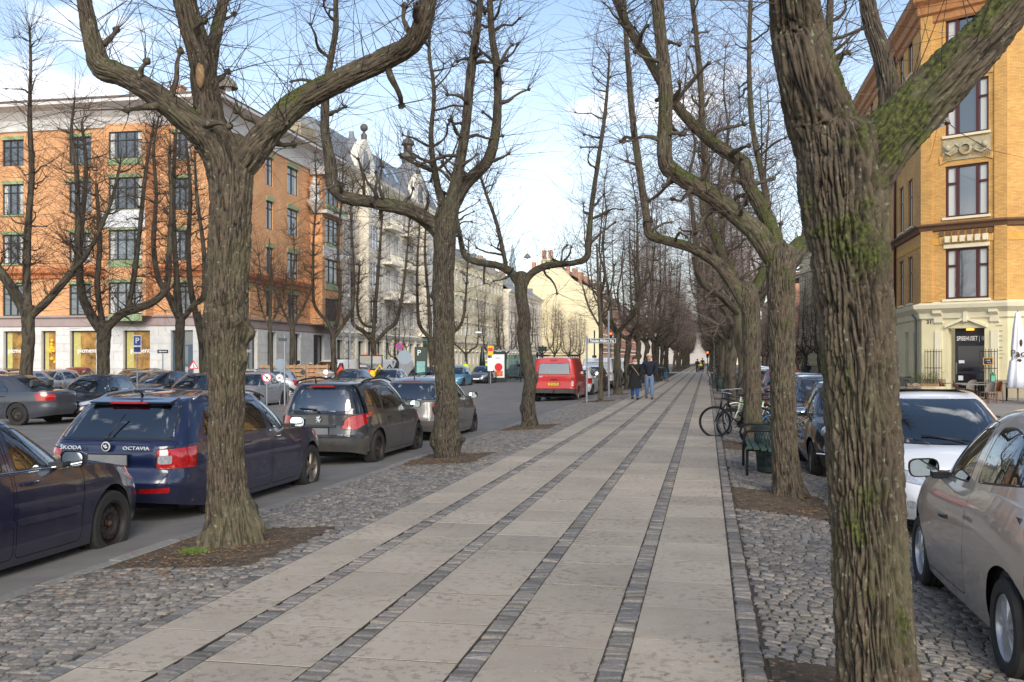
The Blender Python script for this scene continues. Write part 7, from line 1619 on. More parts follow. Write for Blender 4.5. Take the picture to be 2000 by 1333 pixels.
    hx, hy, hz = [c * s for c in bd(0, -.01, 1.70)]
    m_h = mat('hair_%d' % hair[0], hair, .85, vary=.3, vscale=20); q = MB(); q.sphere((hx, hy + .018 * s, hz + .01 * s), .118 * s, 14, 10, (.93, 1.03, 1.12)); o = q.build('hair', m_h, root, smooth=True)
    q = MB(); q.sphere((hx, hy - .045 * s, hz - .035 * s), .095 * s, 14, 10, (.86, .85, 1.15)); q.sphere((hx, hy - .125 * s, hz - .035 * s), .017 * s, 8, 6, (.8, 1, 1.3)); q.build('face', M_skin, root, smooth=True)
    for sg in (-1, 1): q = MB(); q.sphere((hx + sg * .03 * s, hy - .113 * s, hz - .012 * s), .009 * s, 6, 5); q.build('eye', mat('eye_dark', (20, 16, 14), .3), root)
    q = MB(); q.cbox(hx, hy - .117 * s, hz - .078 * s, .045 * s, .01 * s, .009 * s); q.build('mouth', mat('lips', (160, 90, 84), .6), root)
    if hat:
        q = MB(); q.sphere((hx, hy + .01 * s, hz + .045 * s), .118 * s, 14, 8, (1, 1.06, .82)); q.prism([((hx + .085 * cos(t)) , hy - .07 * s - .12 * s * abs(sin(t))) for t in np.linspace(0, pi, 9)], hz + .04 * s, hz + .052 * s); q.build('cap', mat('hat_%d' % hat[0], hat, .85), root, smooth=True, ang=50)
    if scarf: q = MB(); q.lathe([(.075, 1.49), (.105, 1.52), (.10, 1.575), (.07, 1.6)], 14, 'z', (0, -.01, 0)); q.v = [tuple(c * s for c in v) for v in q.v]; q.build('scarf', mat('scarf_cream', (206, 196, 176), .9), root, smooth=True)
    if vest:
        q = MB(); q.lathe([(.19, 1.0), (.2, 1.2), (.205, 1.35), (.15, 1.46)], 16); q.v = [(v[0] * s, v[1] * .85 * s, v[2] * s) for v in q.v]; q.build('hi_vis_vest', mat('hi_vis', (196, 226, 40), .7, emit=.0), root, smooth=True)
    if bag: q = MB(); q.tube([(-.14 * s, -.12 * s, 1.44 * s), (0, -.19 * s, 1.25 * s), (.17 * s, -.14 * s, 1.02 * s)], .012 * s, 5); q.build('bag_strap', mat('strap_tan', (176, 142, 100), .8), root)
    return root
p = G(1240, 781); person((p.x, p.y), -.05 + .2, 'woman in a long black coat and cap walking beside the man in the navy jacket', top=(24, 24, 26), legs=(50, 84, 138), h=1.74, coat=.48, hat=(58, 54, 52), scarf=1, bag=1, hair=(150, 70, 44), group=None, stride=.2, puffy=.02)
p = G(1268, 780); person((p.x, p.y), .15, 'man in a navy fleece jacket, pale cap and ripped jeans walking towards the camera', top=(30, 36, 50), legs=(104, 128, 158), h=1.86, hat=(206, 190, 160), hair=(96, 66, 44), stride=.3, puffy=.02, shoes=(84, 70, 60))
p = G(583, 759, -.27); person((p.x, p.y), pi + .2, 'person in a navy padded jacket walking past the crates, seen from behind', top=(32, 42, 60), legs=(26, 28, 34), h=1.8, puffy=.03, hair=(30, 30, 34), z=-.27, hat=(34, 38, 48))
p = G(607, 759, -.27); person((p.x, p.y), pi - .1, 'person in a rust-red padded jacket and pale bobble hat beside the crates', top=(150, 70, 56), legs=(60, 50, 48), h=1.66, puffy=.045, hat=(188, 168, 150), z=-.27, coat=.75)
p = Vector((8.6, 86, 0)); x, y, _ = ray(1578, 0); person((x * 88, y * 88), 0, 'child in a bright blue jacket on the right-hand pavement', top=(34, 62, 120), legs=(30, 32, 40), h=1.45, puffy=.04, z=-.1)
p = G(1362, 728); person((p.x, p.y), pi, 'person in black stooping behind a pushchair far down the promenade', top=(22, 22, 24), legs=(28, 28, 32), h=1.72, arms='forward', bend=.35)
p = G(1368, 727.5); person((p.x, p.y), pi, 'small child in a yellow jacket by the pushchair', top=(228, 206, 40), legs=(40, 44, 60), h=1.25, puffy=.04, hat=(190, 210, 60))
p = G(1372, 724.5); person((p.x, p.y), 0, 'person in dark blue behind the yellow-jacketed child', top=(34, 38, 58), legs=(30, 30, 38), h=1.8, hair=(40, 30, 26))
x, y, _ = ray(1010, 0); person((x * 96, y * 96), .6, 'person in a dark coat with fur hood by the bus shelter', top=(36, 38, 52), legs=(40, 50, 76), h=1.7, coat=.6, hair=(150, 130, 110), z=-.25)
x, y, _ = ray(847, 0); person((x * 66, y * 66), pi, 'dark-clad person between the far cars and the second trunk', top=(48, 50, 58), legs=(40, 40, 46), h=1.76, z=-.3)
for i, (px, d) in enumerate(((909, 84), (941, 96), (950, 97))):
    x, y, _ = ray(px, 0); person((x * d, y * d), pi * i, ['worker in a lime hi-vis jacket beside the white van', 'hi-vis worker standing behind the dark coupe', 'second hi-vis worker behind the dark coupe'][i], top=(196, 220, 50), legs=(40, 44, 60), h=1.78, vest=1, hat=(230, 230, 225) if i else None, z=-.25, arms='forward' if i == 0 else 'swing')
# ================================================================ street furniture and small things
M_galv = mat('galvanised_steel', (150, 154, 158), .45, metal=.6, vary=.15, vscale=4); M_dkgr = mat('dark_green_paint', (24, 44, 38), .45, vary=.3, vscale=9); M_bgreen = mat('bench_green', (46, 72, 58), .6, vary=.35, vscale=7)
M_sgnw = mat('sign_white', (238, 238, 236), .6); M_sblue = mat('sign_blue', (30, 72, 160), .45); M_sred = mat('sign_red', (205, 30, 34), .45); M_sgrey = mat('sign_back_grey', (128, 142, 152), .6)
def flat_at(px, d, z=0):
    x, y, _ = ray(px, 0); return Vector((x * d, y * d, z))
def pole(root, h, r=.03, m=None, x=0, y=0): q = MB(); q.tube([(x, y, 0), (x, y, h)], r, 10); return q.build('pole', m or M_galv, root, smooth=True, ang=50)
def face_cam(p): return atan2(p.x, -p.y) if False else -atan2(p.x, p.y)
def hz(py, d): return H_ + (HY_ - py) * d / F_
# street name sign
p = G(1146, 786, -.06); t = empty('street_sign', p, 0, 'dark street name sign reading Paludan Müllers Vej on a grey post', 'street sign'); d = 39.0
pole(t, hz(655, d) + .06, .038); q = MB(); q.box(.04, 1.18, -.02, .02, hz(667, d), hz(657, d)); f = q.build('name_plate', mat('sign_navy', (38, 54, 62), .5), t)
q = MB(); a, b = hz(667, d), hz(657, d)
for x0, x1, z0, z1 in ((.055, 1.165, a + .012, a + .024), (.055, 1.165, b - .024, b - .012), (.055, .067, a + .012, b - .012), (1.153, 1.165, a + .012, b - .012)): q.box(x0, x1, -.024, -.02, z0, z1)
q.build('plate_border', M_sgnw, f); text('Paludan Müllers Vej', .15, M_sgnw, f, (.61, -.023, (a + b) / 2), (pi / 2, 0, 0), 'plate_text', .002, .002, sx=.80)
# signal post next to it
def signal(px, base, ptop, plight, col, label, dark=True, zb=0.0, r=.05):
    p = G(px, base, zb); d = -p.x * ST + p.y * CT; t = empty('traffic_light', p, face_cam(p), label, 'traffic light'); pole(t, hz(ptop, d) - zb, r, M_dkgr if dark else M_galv)
    z = hz(plight, d) - zb; q = MB(); q.bbox(-.15, .15, -.2, .0, z - .62, z + .2, .03); hd = q.build('signal_head', M_dkgr, t, loc=(.0, -.02, 0))
    for k in range(3):
        q = MB(); q.lathe([(.10, -.2), (.07, -.215), (0, -.22)], 16, 'y', (0, 0, z - .27 * k)); q.build('lens', mat('signal_' + col, (255, 70, 20), .4, emit=6) if k == 0 and col == 'red' else mat('lens_dark', (20, 24, 20), .3), hd)
        q = MB(); q.lathe([(.115, -.2), (.115, -.34)], 16, 'y', (0, 0, z - .27 * k), arc=1); q.build('visor', M_dkgr, hd)
    return t
p = G(1189, 777, -.08); t = empty('sign_post', p, 0, 'tall bare grey post next to the street name sign', 'post'); pole(t, hz(602, 43) + .08, .05); signal(1193, 731, 645, 652, 'red', 'small red signal lamp peeping above the street name plate')
signal(1303, 731, 672, 682, 'red', 'dark signal post with a glowing red lamp beyond the parked bicycles'); signal(1382, 729, 684, 689, 'red', 'far signal with a red lamp at the right edge of the promenade')
signal(1161, 752, 646, 700, 'off', 'dark green signal post behind the red van', True, -.1)
# wooden-slat bench
def bar(a, b, r=.018): q = MB(); q.tube([a, b], r, 6); return q
bn = empty('bench', (.82, 14.9, zg(.82)), 0, 'green slatted bench with iron arms beside the wire bin', 'bench')
for i in range(5): q = MB(); x = -.26 + i * .105; q.bbox(x, x + .085, 0, 1.75, .42 - (.01 * i), .455 - .01 * i, .006); q.build('seat_slat', M_bgreen, bn)
for i in range(4): q = MB(); z = .52 + i * .105; x = .27 + .03 * i; q.add([(x, 0, z), (x + .03, 0, z), (x + .055, 0, z + .085), (x + .025, 0, z + .085), (x, 1.75, z), (x + .03, 1.75, z), (x + .055, 1.75, z + .085), (x + .025, 1.75, z + .085)], BOXF); q.build('back_slat', M_bgreen, bn)
for y in (.12, 1.63):
    q = MB(); q.tube([(-.24, y, 0), (-.24, y, .40)], .022, 8); q.build('leg', M_iron, bn); q = MB(); q.tube([(.26, y, 0), (.27, y, .42), (.40, y, .95)], .022, 8); q.build('leg', M_iron, bn)
    q = MB(); q.tube([(-.24, y, .40), (.27, y, .40)], .02, 6); q.build('seat_rail', M_iron, bn); q = MB(); q.tube([(-.25, y, .43), (-.29, y, .55), (-.26, y, .66), (-.1, y, .69), (.3, y, .67)], .02, 8); q.build('armrest', M_iron, bn, smooth=True)
# wire waste bins
def bin_(p, label, z=None):
    t = empty('waste_bin', (p.x, p.y, zg(p.x)), 0, label, 'waste bin', 'green wire bins'); q = MB(); n = 30
    for k in range(n):
        for sg in (1, -1):
            q.tube([((.17 + .05 * i / 4) * cos(2 * pi * k / n + sg * i * .2), (.17 + .05 * i / 4) * sin(2 * pi * k / n + sg * i * .2), .06 + .62 * i / 4) for i in range(5)], .004, 3, cap=False)
    q.build('wire_mesh', M_dkgr, t, kind='stuff')
    q = MB(); q.lathe([(.155, .0), (.175, .02), (.175, .10), (.165, .1)], 24); q.build('base_ring', M_dkgr, t, smooth=True, ang=40); q = MB(); q.lathe([(.21, .66), (.235, .67), (.235, .72), (.215, .72)], 24); q.build('rim', M_dkgr, t, smooth=True, ang=40)
    q = MB(); q.lathe([(0, .05), (.155, .05), (.2, .64)], 24); q.build('bin_liner', mat('bin_liner', (30, 44, 42), .7, vary=.5, vscale=12, col2=(120, 130, 130)), t, smooth=True); return t
bin_(G(1501, 921, -.05), 'tapered green wire bin standing between the bench and the ridged trunk'); bin_(G(1406, 764), 'second green bin further down the right verge')
# bicycles
def bike(loc, rz, lean, label, m, steer=0, rimc=None, basket=False, mud=None, seatm=None, group='parked bicycles', sc=1, zb=None):
    t = empty('bicycle', loc, rz, label, 'bicycle', group); t.rotation_euler = (lean, 0, rz); t.rotation_mode = 'XYZ'; R = .34; mb = mat('bike_tyre', (26, 26, 26), .8); rm = rimc or M_galv; t.scale = (sc,) * 3
    def whl(x, name, ang=0, par=t):
        w = empty(name, (x, 0, R), ang); w.parent = par; n = 28; q = MB(); q.tube([(R * .97 * cos(2 * pi * k / n), 0, R * .97 * sin(2 * pi * k / n)) for k in range(n + 1)], .018, 6, cap=False); q.build('tyre', mb, w, smooth=True)
        q = MB(); q.tube([(R * .90 * cos(2 * pi * k / n), 0, R * .90 * sin(2 * pi * k / n)) for k in range(n + 1)], .013, 5, cap=False); q.build('rim', rm, w, smooth=True)
        q = MB()
        for k in range(18): a = 2 * pi * k / 18; q.tube([(.02 * cos(a + 1), .02 * (-1) ** k, .02 * sin(a + 1)), (R * .9 * cos(a), 0, R * .9 * sin(a))], .0022, 3, cap=False)
        q.build('spokes', M_galv, w, kind='stuff'); q = MB(); q.tube([(0, -.05, 0), (0, .05, 0)], .02, 8); q.build('hub', M_galv, w)
        if mud: q = MB(); q.tube([(R * 1.08 * cos(a), 0, R * 1.08 * sin(a)) for a in np.linspace(.1, 2.4 if name == 'wheel' else 2.8, 14)], .018, 5); q.build('mudguard', mud, w, smooth=True)
        return w
    whl(0, 'wheel'); hub = (0, 0, R); bb = (.46, 0, .29); st = (.33, 0, .86); hd = (.84, 0, .86); hd2 = (.88, 0, .66)
    f = MB()
    for a, b, r in (((0, .04, R), bb, .011), ((0, -.04, R), bb, .011), ((0, .04, R), (.35, 0, .78), .009), ((0, -.04, R), (.35, 0, .78), .009), (bb, st, .016), (bb, hd2, .018), ((.355, 0, .76), hd, .016), (hd, hd2, .02)): f.tube([a, b], r, 7)
    f.build('frame', m, t, smooth=True)
    fk = empty('fork', (.88, 0, 0), steer); fk.parent = t; q = MB()
    for sg in (-1, 1): q.tube([(-.0, sg * .02, .66), (.03, sg * .05, .6), (.13, sg * .05, R)], .012, 6)
    q.tube([(0, 0, .62), (-.06, 0, .96)], .016, 7); q.build('fork_blades', m, fk, smooth=True)
    w = whl(.13, 'wheel', 0, fk)
    q = MB(); q.tube([(-.26, -.27, .98), (-.14, -.26, 1.01), (-.04, -.1, 1.0), (-.04, .1, 1.0), (-.14, .26, 1.01), (-.26, .27, .98)], .012, 6); q.build('handlebar', M_galv, fk, smooth=True)
    q = MB(); q.sphere((.31, 0, .93), .1, 12, 6, (1.3, .75, .4)); q.sphere((.42, 0, .935), .06, 8, 5, (1.5, .5, .35)); q.build('saddle', seatm or M_rub, t, smooth=True)
    q = MB(); q.tube([(.335, 0, .84), (.32, 0, .92)], .013, 6); q.build('seat_post', M_galv, t)
    q = MB(); q.lathe([(.09, -.05), (.09, -.04), (0, -.045)], 16, 'y', (bb[0], 0, bb[2])); q.tube([(bb[0] - .0, -.06, bb[2]), (bb[0] + .15, -.08, bb[2] - .08), (bb[0] + .15, -.17, bb[2] - .08)], .011, 5); q.tube([(bb[0], .06, bb[2]), (bb[0] - .15, .08, bb[2] + .08), (bb[0] - .15, .17, bb[2] + .08)], .011, 5); q.build('crank', M_rub, t)
    if basket:
        q = MB(); 
        for k in range(6): z = .78 + k * .045; q.tube([(.04, -.17, z), (.34, -.17, z), (.34, .17, z), (.04, .17, z), (.04, -.17, z)], .006, 4)
        q.box(.04, .34, -.17, .17, .76, .77); q.build('basket', M_rub, fk)
    return t
M_bblk = mat('bike_black', (18, 18, 20), .35); M_bwht = mat('bike_cream', (206, 202, 188), .4); M_bgrn = mat('bike_green', (70, 130, 60), .4); M_bblu = mat('bike_sky_blue', (60, 150, 190), .4); M_rblu = mat('rim_blue', (50, 130, 200), .4)
b1 = G(1404, 848); bike((b1.x + 1.02, b1.y + .55, -.005), pi + .5, .1, 'black bicycle with its wheel turned out onto the slabs', M_bblk, steer=.75, rimc=M_bblk)
bike((1.55, 22.9, zg(1.5)), pi + .12, -.1, 'cream bicycle parked behind the black one, mudguards over both wheels', M_bwht, steer=-.2, mud=M_bblk, rimc=M_bblk)
bike((1.15, 21.9, -.02), pi - .35, -.12, 'second black bicycle tangled with the first', M_bblk, steer=.3, rimc=M_bblk)
bike((1.75, 26.2, zg(1.7)), pi - .1, .08, 'green and white bicycle behind the cream one', M_bgrn, steer=.2, mud=M_bwht)
bike((2.35, 21.8, zg(1.8)), pi / 2 + 1.2, .05, 'bicycle with a blue wheel rim between the two ridged trunks', M_bwht, rimc=M_rblu, steer=.2)
p = G(1381, 753); bike((p.x + .25, p.y + 1.0, 0), -pi / 2 - .15, .06, 'white bicycle facing the camera on the right verge further off', M_bwht, steer=.3, basket=True)
p = G(1389, 745); bike((p.x + .3, p.y + .8, 0), -pi / 2, -.05, 'grey bicycle standing behind the white one', M_galv)
p = G(1303, 745); bike((p.x, p.y + 1.0, 0), -pi / 2 - .1, .05, 'sky-blue bicycle with a crate leaning near the left row of limes', M_bblu, steer=-.1, basket=True, mud=M_bblu)
for i, px in enumerate((1293, 1287, 1283)): p = G(px, 745 - i * 2); bike((p.x, p.y + .9, 0), -pi / 2 + .2 * i, -.04, ['black bicycle beside the sky-blue one', 'dark bicycle second from the sky-blue one', 'bicycle nearest the walking man among the parked ones'][i], M_bblk)
cfp = flat_at(1772, 47.2, -.1); bike((cfp.x + .4, cfp.y, -.1), pi + .1, .1, 'city bicycle with a dark front basket against the corner house', M_bblk, basket=True, seatm=M_rub, group=None)
# lattice masts
def lattice(p, h, w, label, m, cat='mast', z=0, zig=True):
    t = empty('lattice_mast', (p.x, p.y, z), face_cam(p), label, cat); q = MB(); n = int(h / (w * (1.0 if zig else 1.2)))
    cs = [(-w / 2, -w / 2), (w / 2, -w / 2), (w / 2, w / 2), (-w / 2, w / 2)]
    for x, y in cs: q.tube([(x, y, 0), (x * .8, y * .8, h)], w * .07, 4)
    q.build('leg_angle', m, t, kind='stuff') ; q = MB()
    for k in range(n):
        z0, z1 = h * k / n, h * (k + 1) / n; f0, f1 = 1 - .2 * k / n, 1 - .2 * (k + 1) / n
        for i in range(4):
            a, b = cs[i], cs[(i + 1) % 4]
            if k % 2: a, b = b, a
            q.tube([(a[0] * f0, a[1] * f0, z0), (b[0] * f1, b[1] * f1, z1)], w * .045, 3, cap=False)
    q.build('bracing', m, t, kind='stuff'); return t
lattice(G(1399, 744), 8.5, .36, 'zigzag lattice lamp mast on the right verge', M_galv)
for px, lb in ((677, 'lattice hoist tower in front of the cream block'), (688, 'second lattice hoist tower beside the first')): lattice(flat_at(px, 72), 12, .55 if px == 677 else .42, lb, mat('grey_truss', (140, 146, 152), .6, metal=.3), 'hoist tower', -.3)
# street lamps hung on wires
M_lamp = mat('lamp_shade_grey', (120, 112, 100), .6, vary=.3, vscale=5)
def hlamp(px, py, d, label, wires=True):
    x, y, v = ray(px, py); p = Vector((x * d, y * d, H_ + v * d)); t = empty('hanging_lamp', p, 0, label, 'street lamp', 'bell lamps hung over the carriageways'); s = .25
    q = MB(); q.lathe([(.0, .30), (.03, .30), (.04, .26), (.10, .22), (.2, .12), (.25, .0), (.26, -.04), (.23, -.04), (.2, .06), (0, .14)], 24); q.build('lamp_shade', M_lamp, t, smooth=True, ang=50)
    q = MB(); q.sphere((0, 0, -.03), .1, 12, 8); q.build('bulb', M_sgnw, t, smooth=True); q = MB(); q.tube([(0, 0, .3), (0, 0, .55)], .012, 5); q.tube([(-.16, 0, .42), (.16, 0, .42)], .01, 5); q.build('hanger', M_iron, t)
    return t, p
wr = empty('span_wires', (0, 0, 0), 0, 'thin span wires stretched over the carriageways between facades', 'cable')
t, p = hlamp(446, 170, 27, 'bell-shaped lamp hanging by the fork of the nearest left tree'); wq = MB()
def wire(a, b, sag=.5): wq.tube([tuple(Vector(a).lerp(Vector(b), f) + Vector((0, 0, -sag * 4 * f * (1 - f)))) for f in [i / 10 for i in range(11)]], .008, 3, cap=False)
wire((-62, p.y + 22, p.z + 1.5), (p.x, p.y, p.z + .55)); wire((p.x, p.y, p.z + .55), (10, p.y + 8, p.z + 4))
t, p = hlamp(1030, 503, 72, 'small bell lamp against the sky right of the steeple'); wire((-30.4, p.y, p.z + 1.2), (p.x, p.y, p.z + .55)); wire((p.x, p.y, p.z + .55), (-4.2, p.y, p.z + 1.0))
t, p = hlamp(1838, 240, 29, 'bell lamp beside the upper window of the corner house'); wire((p.x, p.y, p.z + .55), (10.2, 50.4, p.z + 2.5)); wire((p.x, p.y, p.z + .55), (2, p.y - 2, p.z + .9))
for y in (95, 120, 150): wire((-30.4, y, 9.5), (-4.2, y, 9)); 
wq.build('wire', M_iron, wr, kind='stuff')
# signs on the far side
def disc_sign(px, py, d, r, label, face, ring=None, base=-.3, m_p=None, glyph=None):
    p = flat_at(px, d, base); t = empty('road_sign', p, face_cam(p), label, 'road sign'); z = hz(py, d) - base; pole(t, z + r * .9, .03, m_p)
    q = MB(); q.lathe([(r, -.04), (r, -.05), (0, -.051)], 28, 'y', (0, 0, z)); f = q.build('sign_face', ring or face, t)
    if ring: q = MB(); q.lathe([(r * .78, -.052), (0, -.055)], 28, 'y', (0, 0, z)); q.build('sign_field', face, f)
    if glyph: 
        q = MB()
        for a, b in glyph: q.tube([(a[0] * r, -.058, z + a[1] * r), (b[0] * r, -.058, z + b[1] * r)], r * .09, 4)
        q.build('sign_symbol', M_sred if ring is M_sred and face is M_sblue else M_rub, f)
    return t
disc_sign(780, 677, 70, .26, 'round blue and red no-stopping sign before the cream block', M_sblue, M_sred, glyph=[((-.6, .6), (.6, -.6)), ((-.6, -.6), (.6, .6))])
disc_sign(790, 698, 60, .42, 'round grey back of a sign in front of the white works van', M_sgrey); disc_sign(548, 712, 44, .25, 'round grey-blue sign back beside the crates', M_sgrey); disc_sign(521, 738, 40, .19, 'round red-bordered sign left of the crates', M_sgnw, M_sred, glyph=[((-.5, .5), (.5, -.5)), ((-.3, .2), (.3, .1)), ((-.2, -.3), (.3, .2))]); disc_sign(546, 738, 43, .17, 'small round white sign on the crate fence', M_sgnw, M_galv, glyph=[((-.4, .2), (.3, -.3)), ((-.3, -.3), (.3, .3))])
p = flat_at(268, 44, -.3); t = empty('parking_sign', p, face_cam(p), 'blue parking sign on a white frame before the shop front', 'road sign'); d = 44; pole(t, hz(655, d) + .3, .03); q = MB(); q.box(-.17, .17, -.05, -.03, hz(691, d) + .3, hz(655, d) + .3); f = q.build('sign_board', M_sgnw, t); q = MB(); q.box(-.14, .14, -.056, -.05, hz(675, d) + .3, hz(657, d) + .3); q.build('sign_field', M_sblue, f); q = MB(); q.box(-.14, .14, -.056, -.05, hz(688, d) + .3, hz(678, d) + .3); q.build('sign_field', mat('sign_navy2', (34, 48, 110), .5), f); text('P', .34, M_sgnw, f, (0, -.058, hz(666, d) + .3), name='sign_letter', bold=.008)
p = flat_at(318, 47, -.3); t = empty('direction_sign', p, face_cam(p), 'small dark blue arrow sign beside the shop door', 'road sign'); d = 47; pole(t, hz(684, d) + .3, .025); q = MB(); q.box(-.26, .26, -.05, -.03, hz(691, d) + .3, hz(683, d) + .3); f = q.build('sign_board', M_sgnw, t); q = MB(); q.box(-.24, .24, -.055, -.05, hz(690.4, d) + .3, hz(683.6, d) + .3); q.build('sign_field', mat('sign_navy', (38, 54, 62), .5), f); q = MB(); zz_ = hz(687, d) + .3; q.add([(-.2, -.06, zz_), (-.1, -.06, zz_ - .05), (-.1, -.06, zz_ - .02), (.18, -.06, zz_ - .02), (.18, -.06, zz_ + .02), (-.1, -.06, zz_ + .02), (-.1, -.06, zz_ + .05)], [tuple(range(7))]); q.build('arrow', M_sgnw, f)
p = flat_at(378, 40, -.3); t = empty('roadworks_sign', p, face_cam(p), 'red-bordered triangular roadworks sign left of the nearest trunk', 'road sign'); d = 40; pole(t, hz(720, d) + .3, .02)
z0, z1 = hz(721, d) + .3, hz(704, d) + .3; q = MB(); q.prism(rnd_poly([(-.2, z0), (.2, z0), (0, z1)], .03), -.05, -.03, 'y'); f = q.build('sign_face', M_sred, t); q = MB(); q.prism(rnd_poly([(-.135, z0 + .035), (.135, z0 + .035), (0, z1 - .08)], .02), -.056, -.05, 'y'); q.build('sign_field', M_sgnw, f)
q = MB(); zc = z0 + .05
for a, b, r in (((0, .13), (0, .06), .014), ((0, .06), (-.03, 0), .01), ((0, .06), (.03, 0), .01), ((0, .11), (.05, .06), .009), ((.03, .03), (.08, 0), .012)): q.tube([(a[0], -.06, zc + a[1]), (b[0], -.06, zc + b[1])], r, 4)
q.sphere((0, -.06, zc + .155), .018, 6, 4); q.build('sign_symbol', M_rub, f)
p = flat_at(556, 42, -.3); t = empty('street_sign', p, face_cam(p), 'small street name plate on a tall grey post by the crates', 'street sign'); pole(t, hz(655, 42) + .3, .04); q = MB(); q.box(-.25, .1, -.05, -.03, hz(667, 42) + .3, hz(661, 42) + .3); q.build('name_plate', mat('sign_navy', (38, 54, 62), .5), t)
# crates round the young tree
M_wood = mat('pallet_wood', (172, 136, 98), .85, vary=.4, vscale=5); cr = empty('timber_crates', flat_at(575, 65, -.27), face_cam(flat_at(575, 65)), 'row of slatted timber crates fencing the works beside two walkers', 'crates')
for k in range(3):
    for i in range(6): z = .05 + i * .26; q = MB(); q.box(-2.15 + k * 1.45, -.78 + k * 1.45, -.02, .02, z, z + .2); q.build('board', M_wood, cr)
    for x in (-2.12, -1.5, -.86): q = MB(); q.box(x + k * 1.45, x + .09 + k * 1.45, -.05, -.021, 0, 1.62); q.build('post', M_wood, cr)
    for i, zz_ in enumerate((.4, 1.1)): q = MB(); q.lathe([(.17, -.06), (0, -.062)], 14, 'y', (-1.2 + k * 1.45 + .3 * (i % 2), 0, zz_)); q.build('roundel', M_sgnw if (i + k) % 2 else MATS['dark_plastic'], cr)
for i in range(6): q = MB(); q.box(2.2, 2.24, 0, 1.3, .05 + i * .26, .25 + i * .26); q.build('board', M_wood, cr)
# works machines
M_mred = mat('machine_red', (206, 44, 26), .45, vary=.15, vscale=4); M_myel = mat('machine_yellow', (232, 190, 30), .45, vary=.15, vscale=4)
p = flat_at(672, 66, -.3); t = empty('site_dumper', p, face_cam(p), 'red site dumper with raised red skip beside the hoist towers', 'dumper'); q = MB(); q.bbox(-.55, .35, -.4, .5, .35, 1.0, .08); q.build('engine_body', M_mred, t); q = MB(); q.prism([(.45, .75), (.65, .45), (1.25, .45), (1.75, 1.25), (.4, 1.25)], -.5, .6, 'y'); q.build('skip', M_mred, t)
for x in (-.35, .9):
    for y in (-.5, .55): q = MB(); q.lathe([(.0, -.1), (.30, -.1), (.33, 0), (.30, .1), (0, .1)], 18, 'y', (x, y, .33)); q.build('wheel', M_tyre, t)
q = MB(); q.prism([(-.5, 1.05), (.1, 1.05), (-.2, 1.6)], -.42, -.36, 'y'); q.build('slow_triangle', M_mred, t); q = MB(); q.cbox(-.1, -.42, .45, .42, .03, .12); q.build('number_plate', M_yel, t); q = MB(); q.tube([(-.6, .4, .9), (-.6, .4, 2.0), (.3, .4, 2.0), (.3, .4, .9)], .03, 5); q.build('roll_bar', M_rub, t)
for px, d, lb, mm_ in ((716, 70, 'yellow mini excavator with glazed cab behind the candelabra lime', M_myel), (737, 74, 'green compact tractor right of the yellow excavator', M_dkgr)):
    p = flat_at(px, d, -.3); t = empty('excavator', p, face_cam(p), lb, 'digger'); q = MB(); q.bbox(-.6, .6, -.6, .6, .5, 1.2, .1); q.build('engine_body', mm_, t); q = MB(); q.box(-.8, .8, -.65, -.3, .0, .42); q.box(-.8, .8, .3, .65, 0, .42); q.build('track', M_tyre, t)
    q = MB()
    for x in (-.5, .35):
        for y in (-.45, .45): q.tube([(x, y, 1.2), (x, y, 2.2)], .04, 5)
    q.box(-.58, .43, -.5, .5, 2.2, 2.28); q.build('cab_frame', M_rub, t); q = MB(); q.box(-.48, .33, -.44, .44, 1.25, 2.2); q.build('cab_glass', M_pane, t)
    q = MB(); q.tube([(.5, 0, 1.0), (.9, 0, 1.55), (1.3, 0, .9)], .08, 6); q.build('boom', mm_, t); q = MB(); q.prism([(1.15, .9), (1.5, .9), (1.55, .5), (1.2, .4)], -.2, .2, 'y'); q.build('bucket', M_rub, t); q = MB(); q.lathe([(.06, 2.28), (.06, 2.42), (0, 2.44)], 10); q.build('beacon', M_orange, t)
# ticket machine board, awning, bus stop
p = flat_at(822, 66, -.27); t = empty('parking_totem', p, face_cam(p), 'tall dark green parking totem marked P', 'totem'); q = MB(); q.bbox(-.42, .42, -.1, .1, 0, 2.75, .03); f = q.build('totem_body', M_dkgr, t); q = MB(); q.cbox(0, -.105, 1.35, .55, .02, .9); q.build('totem_map', mat('map_teal', (120, 170, 165), .5, vary=.4, vscale=6), f); text('P', .5, M_sgnw, f, (-.12, -.112, 2.35), name='totem_letter')
p = flat_at(832, 96, -.25); t = empty('shop_awning', (XF + .1, AX(832, 690, XF).y, 3.0), 0, 'green awning over a shop in the cream block', 'awning'); q = MB(); q.add([(0, -2, .7), (0, 2.5, .7), (1.7, 2.5, -.1), (1.7, -2, -.1), (1.7, -2, -.35), (1.7, 2.5, -.35)], [(0, 1, 2, 3), (3, 2, 5, 4)]); q.add([(0, -2, .7), (1.7, -2, -.1), (1.7, -2, -.35)], [(0, 1, 2)]); q.build('canvas', mat('awning_green', (30, 110, 88), .8, vary=.15, vscale=2), t)
bs = flat_at(958, 84, -.25); t = empty('bus_shelter', bs, face_cam(bs) + .25, 'glazed bus shelter with an advertising panel beyond the dark coupe', 'bus shelter')
q = MB(); q.bbox(-.1, 1.35, -.12, .12, .0, 2.55, .04); q.build('ad_case', M_dkgr, t); q = MB(); q.cbox(.62, -.125, 1.35, 1.1, .01, 1.95); f = q.build('poster', mat('poster_white', (224, 224, 226), .5), t)
q = MB(); q.lathe([(.34, -.132), (0, -.133)], 24, 'y', (.66, 0, 1.25)); q.build('poster_print', M_sred, f); q = MB(); q.cbox(.62, -.133, .72, .8, .006, .45); q.build('poster_print', mat('poster_orange', (214, 110, 60), .6, vary=.5, vscale=5), f); text('APPETIT', .12, M_rub, f, (.62, -.134, 2.0), name='poster_text')
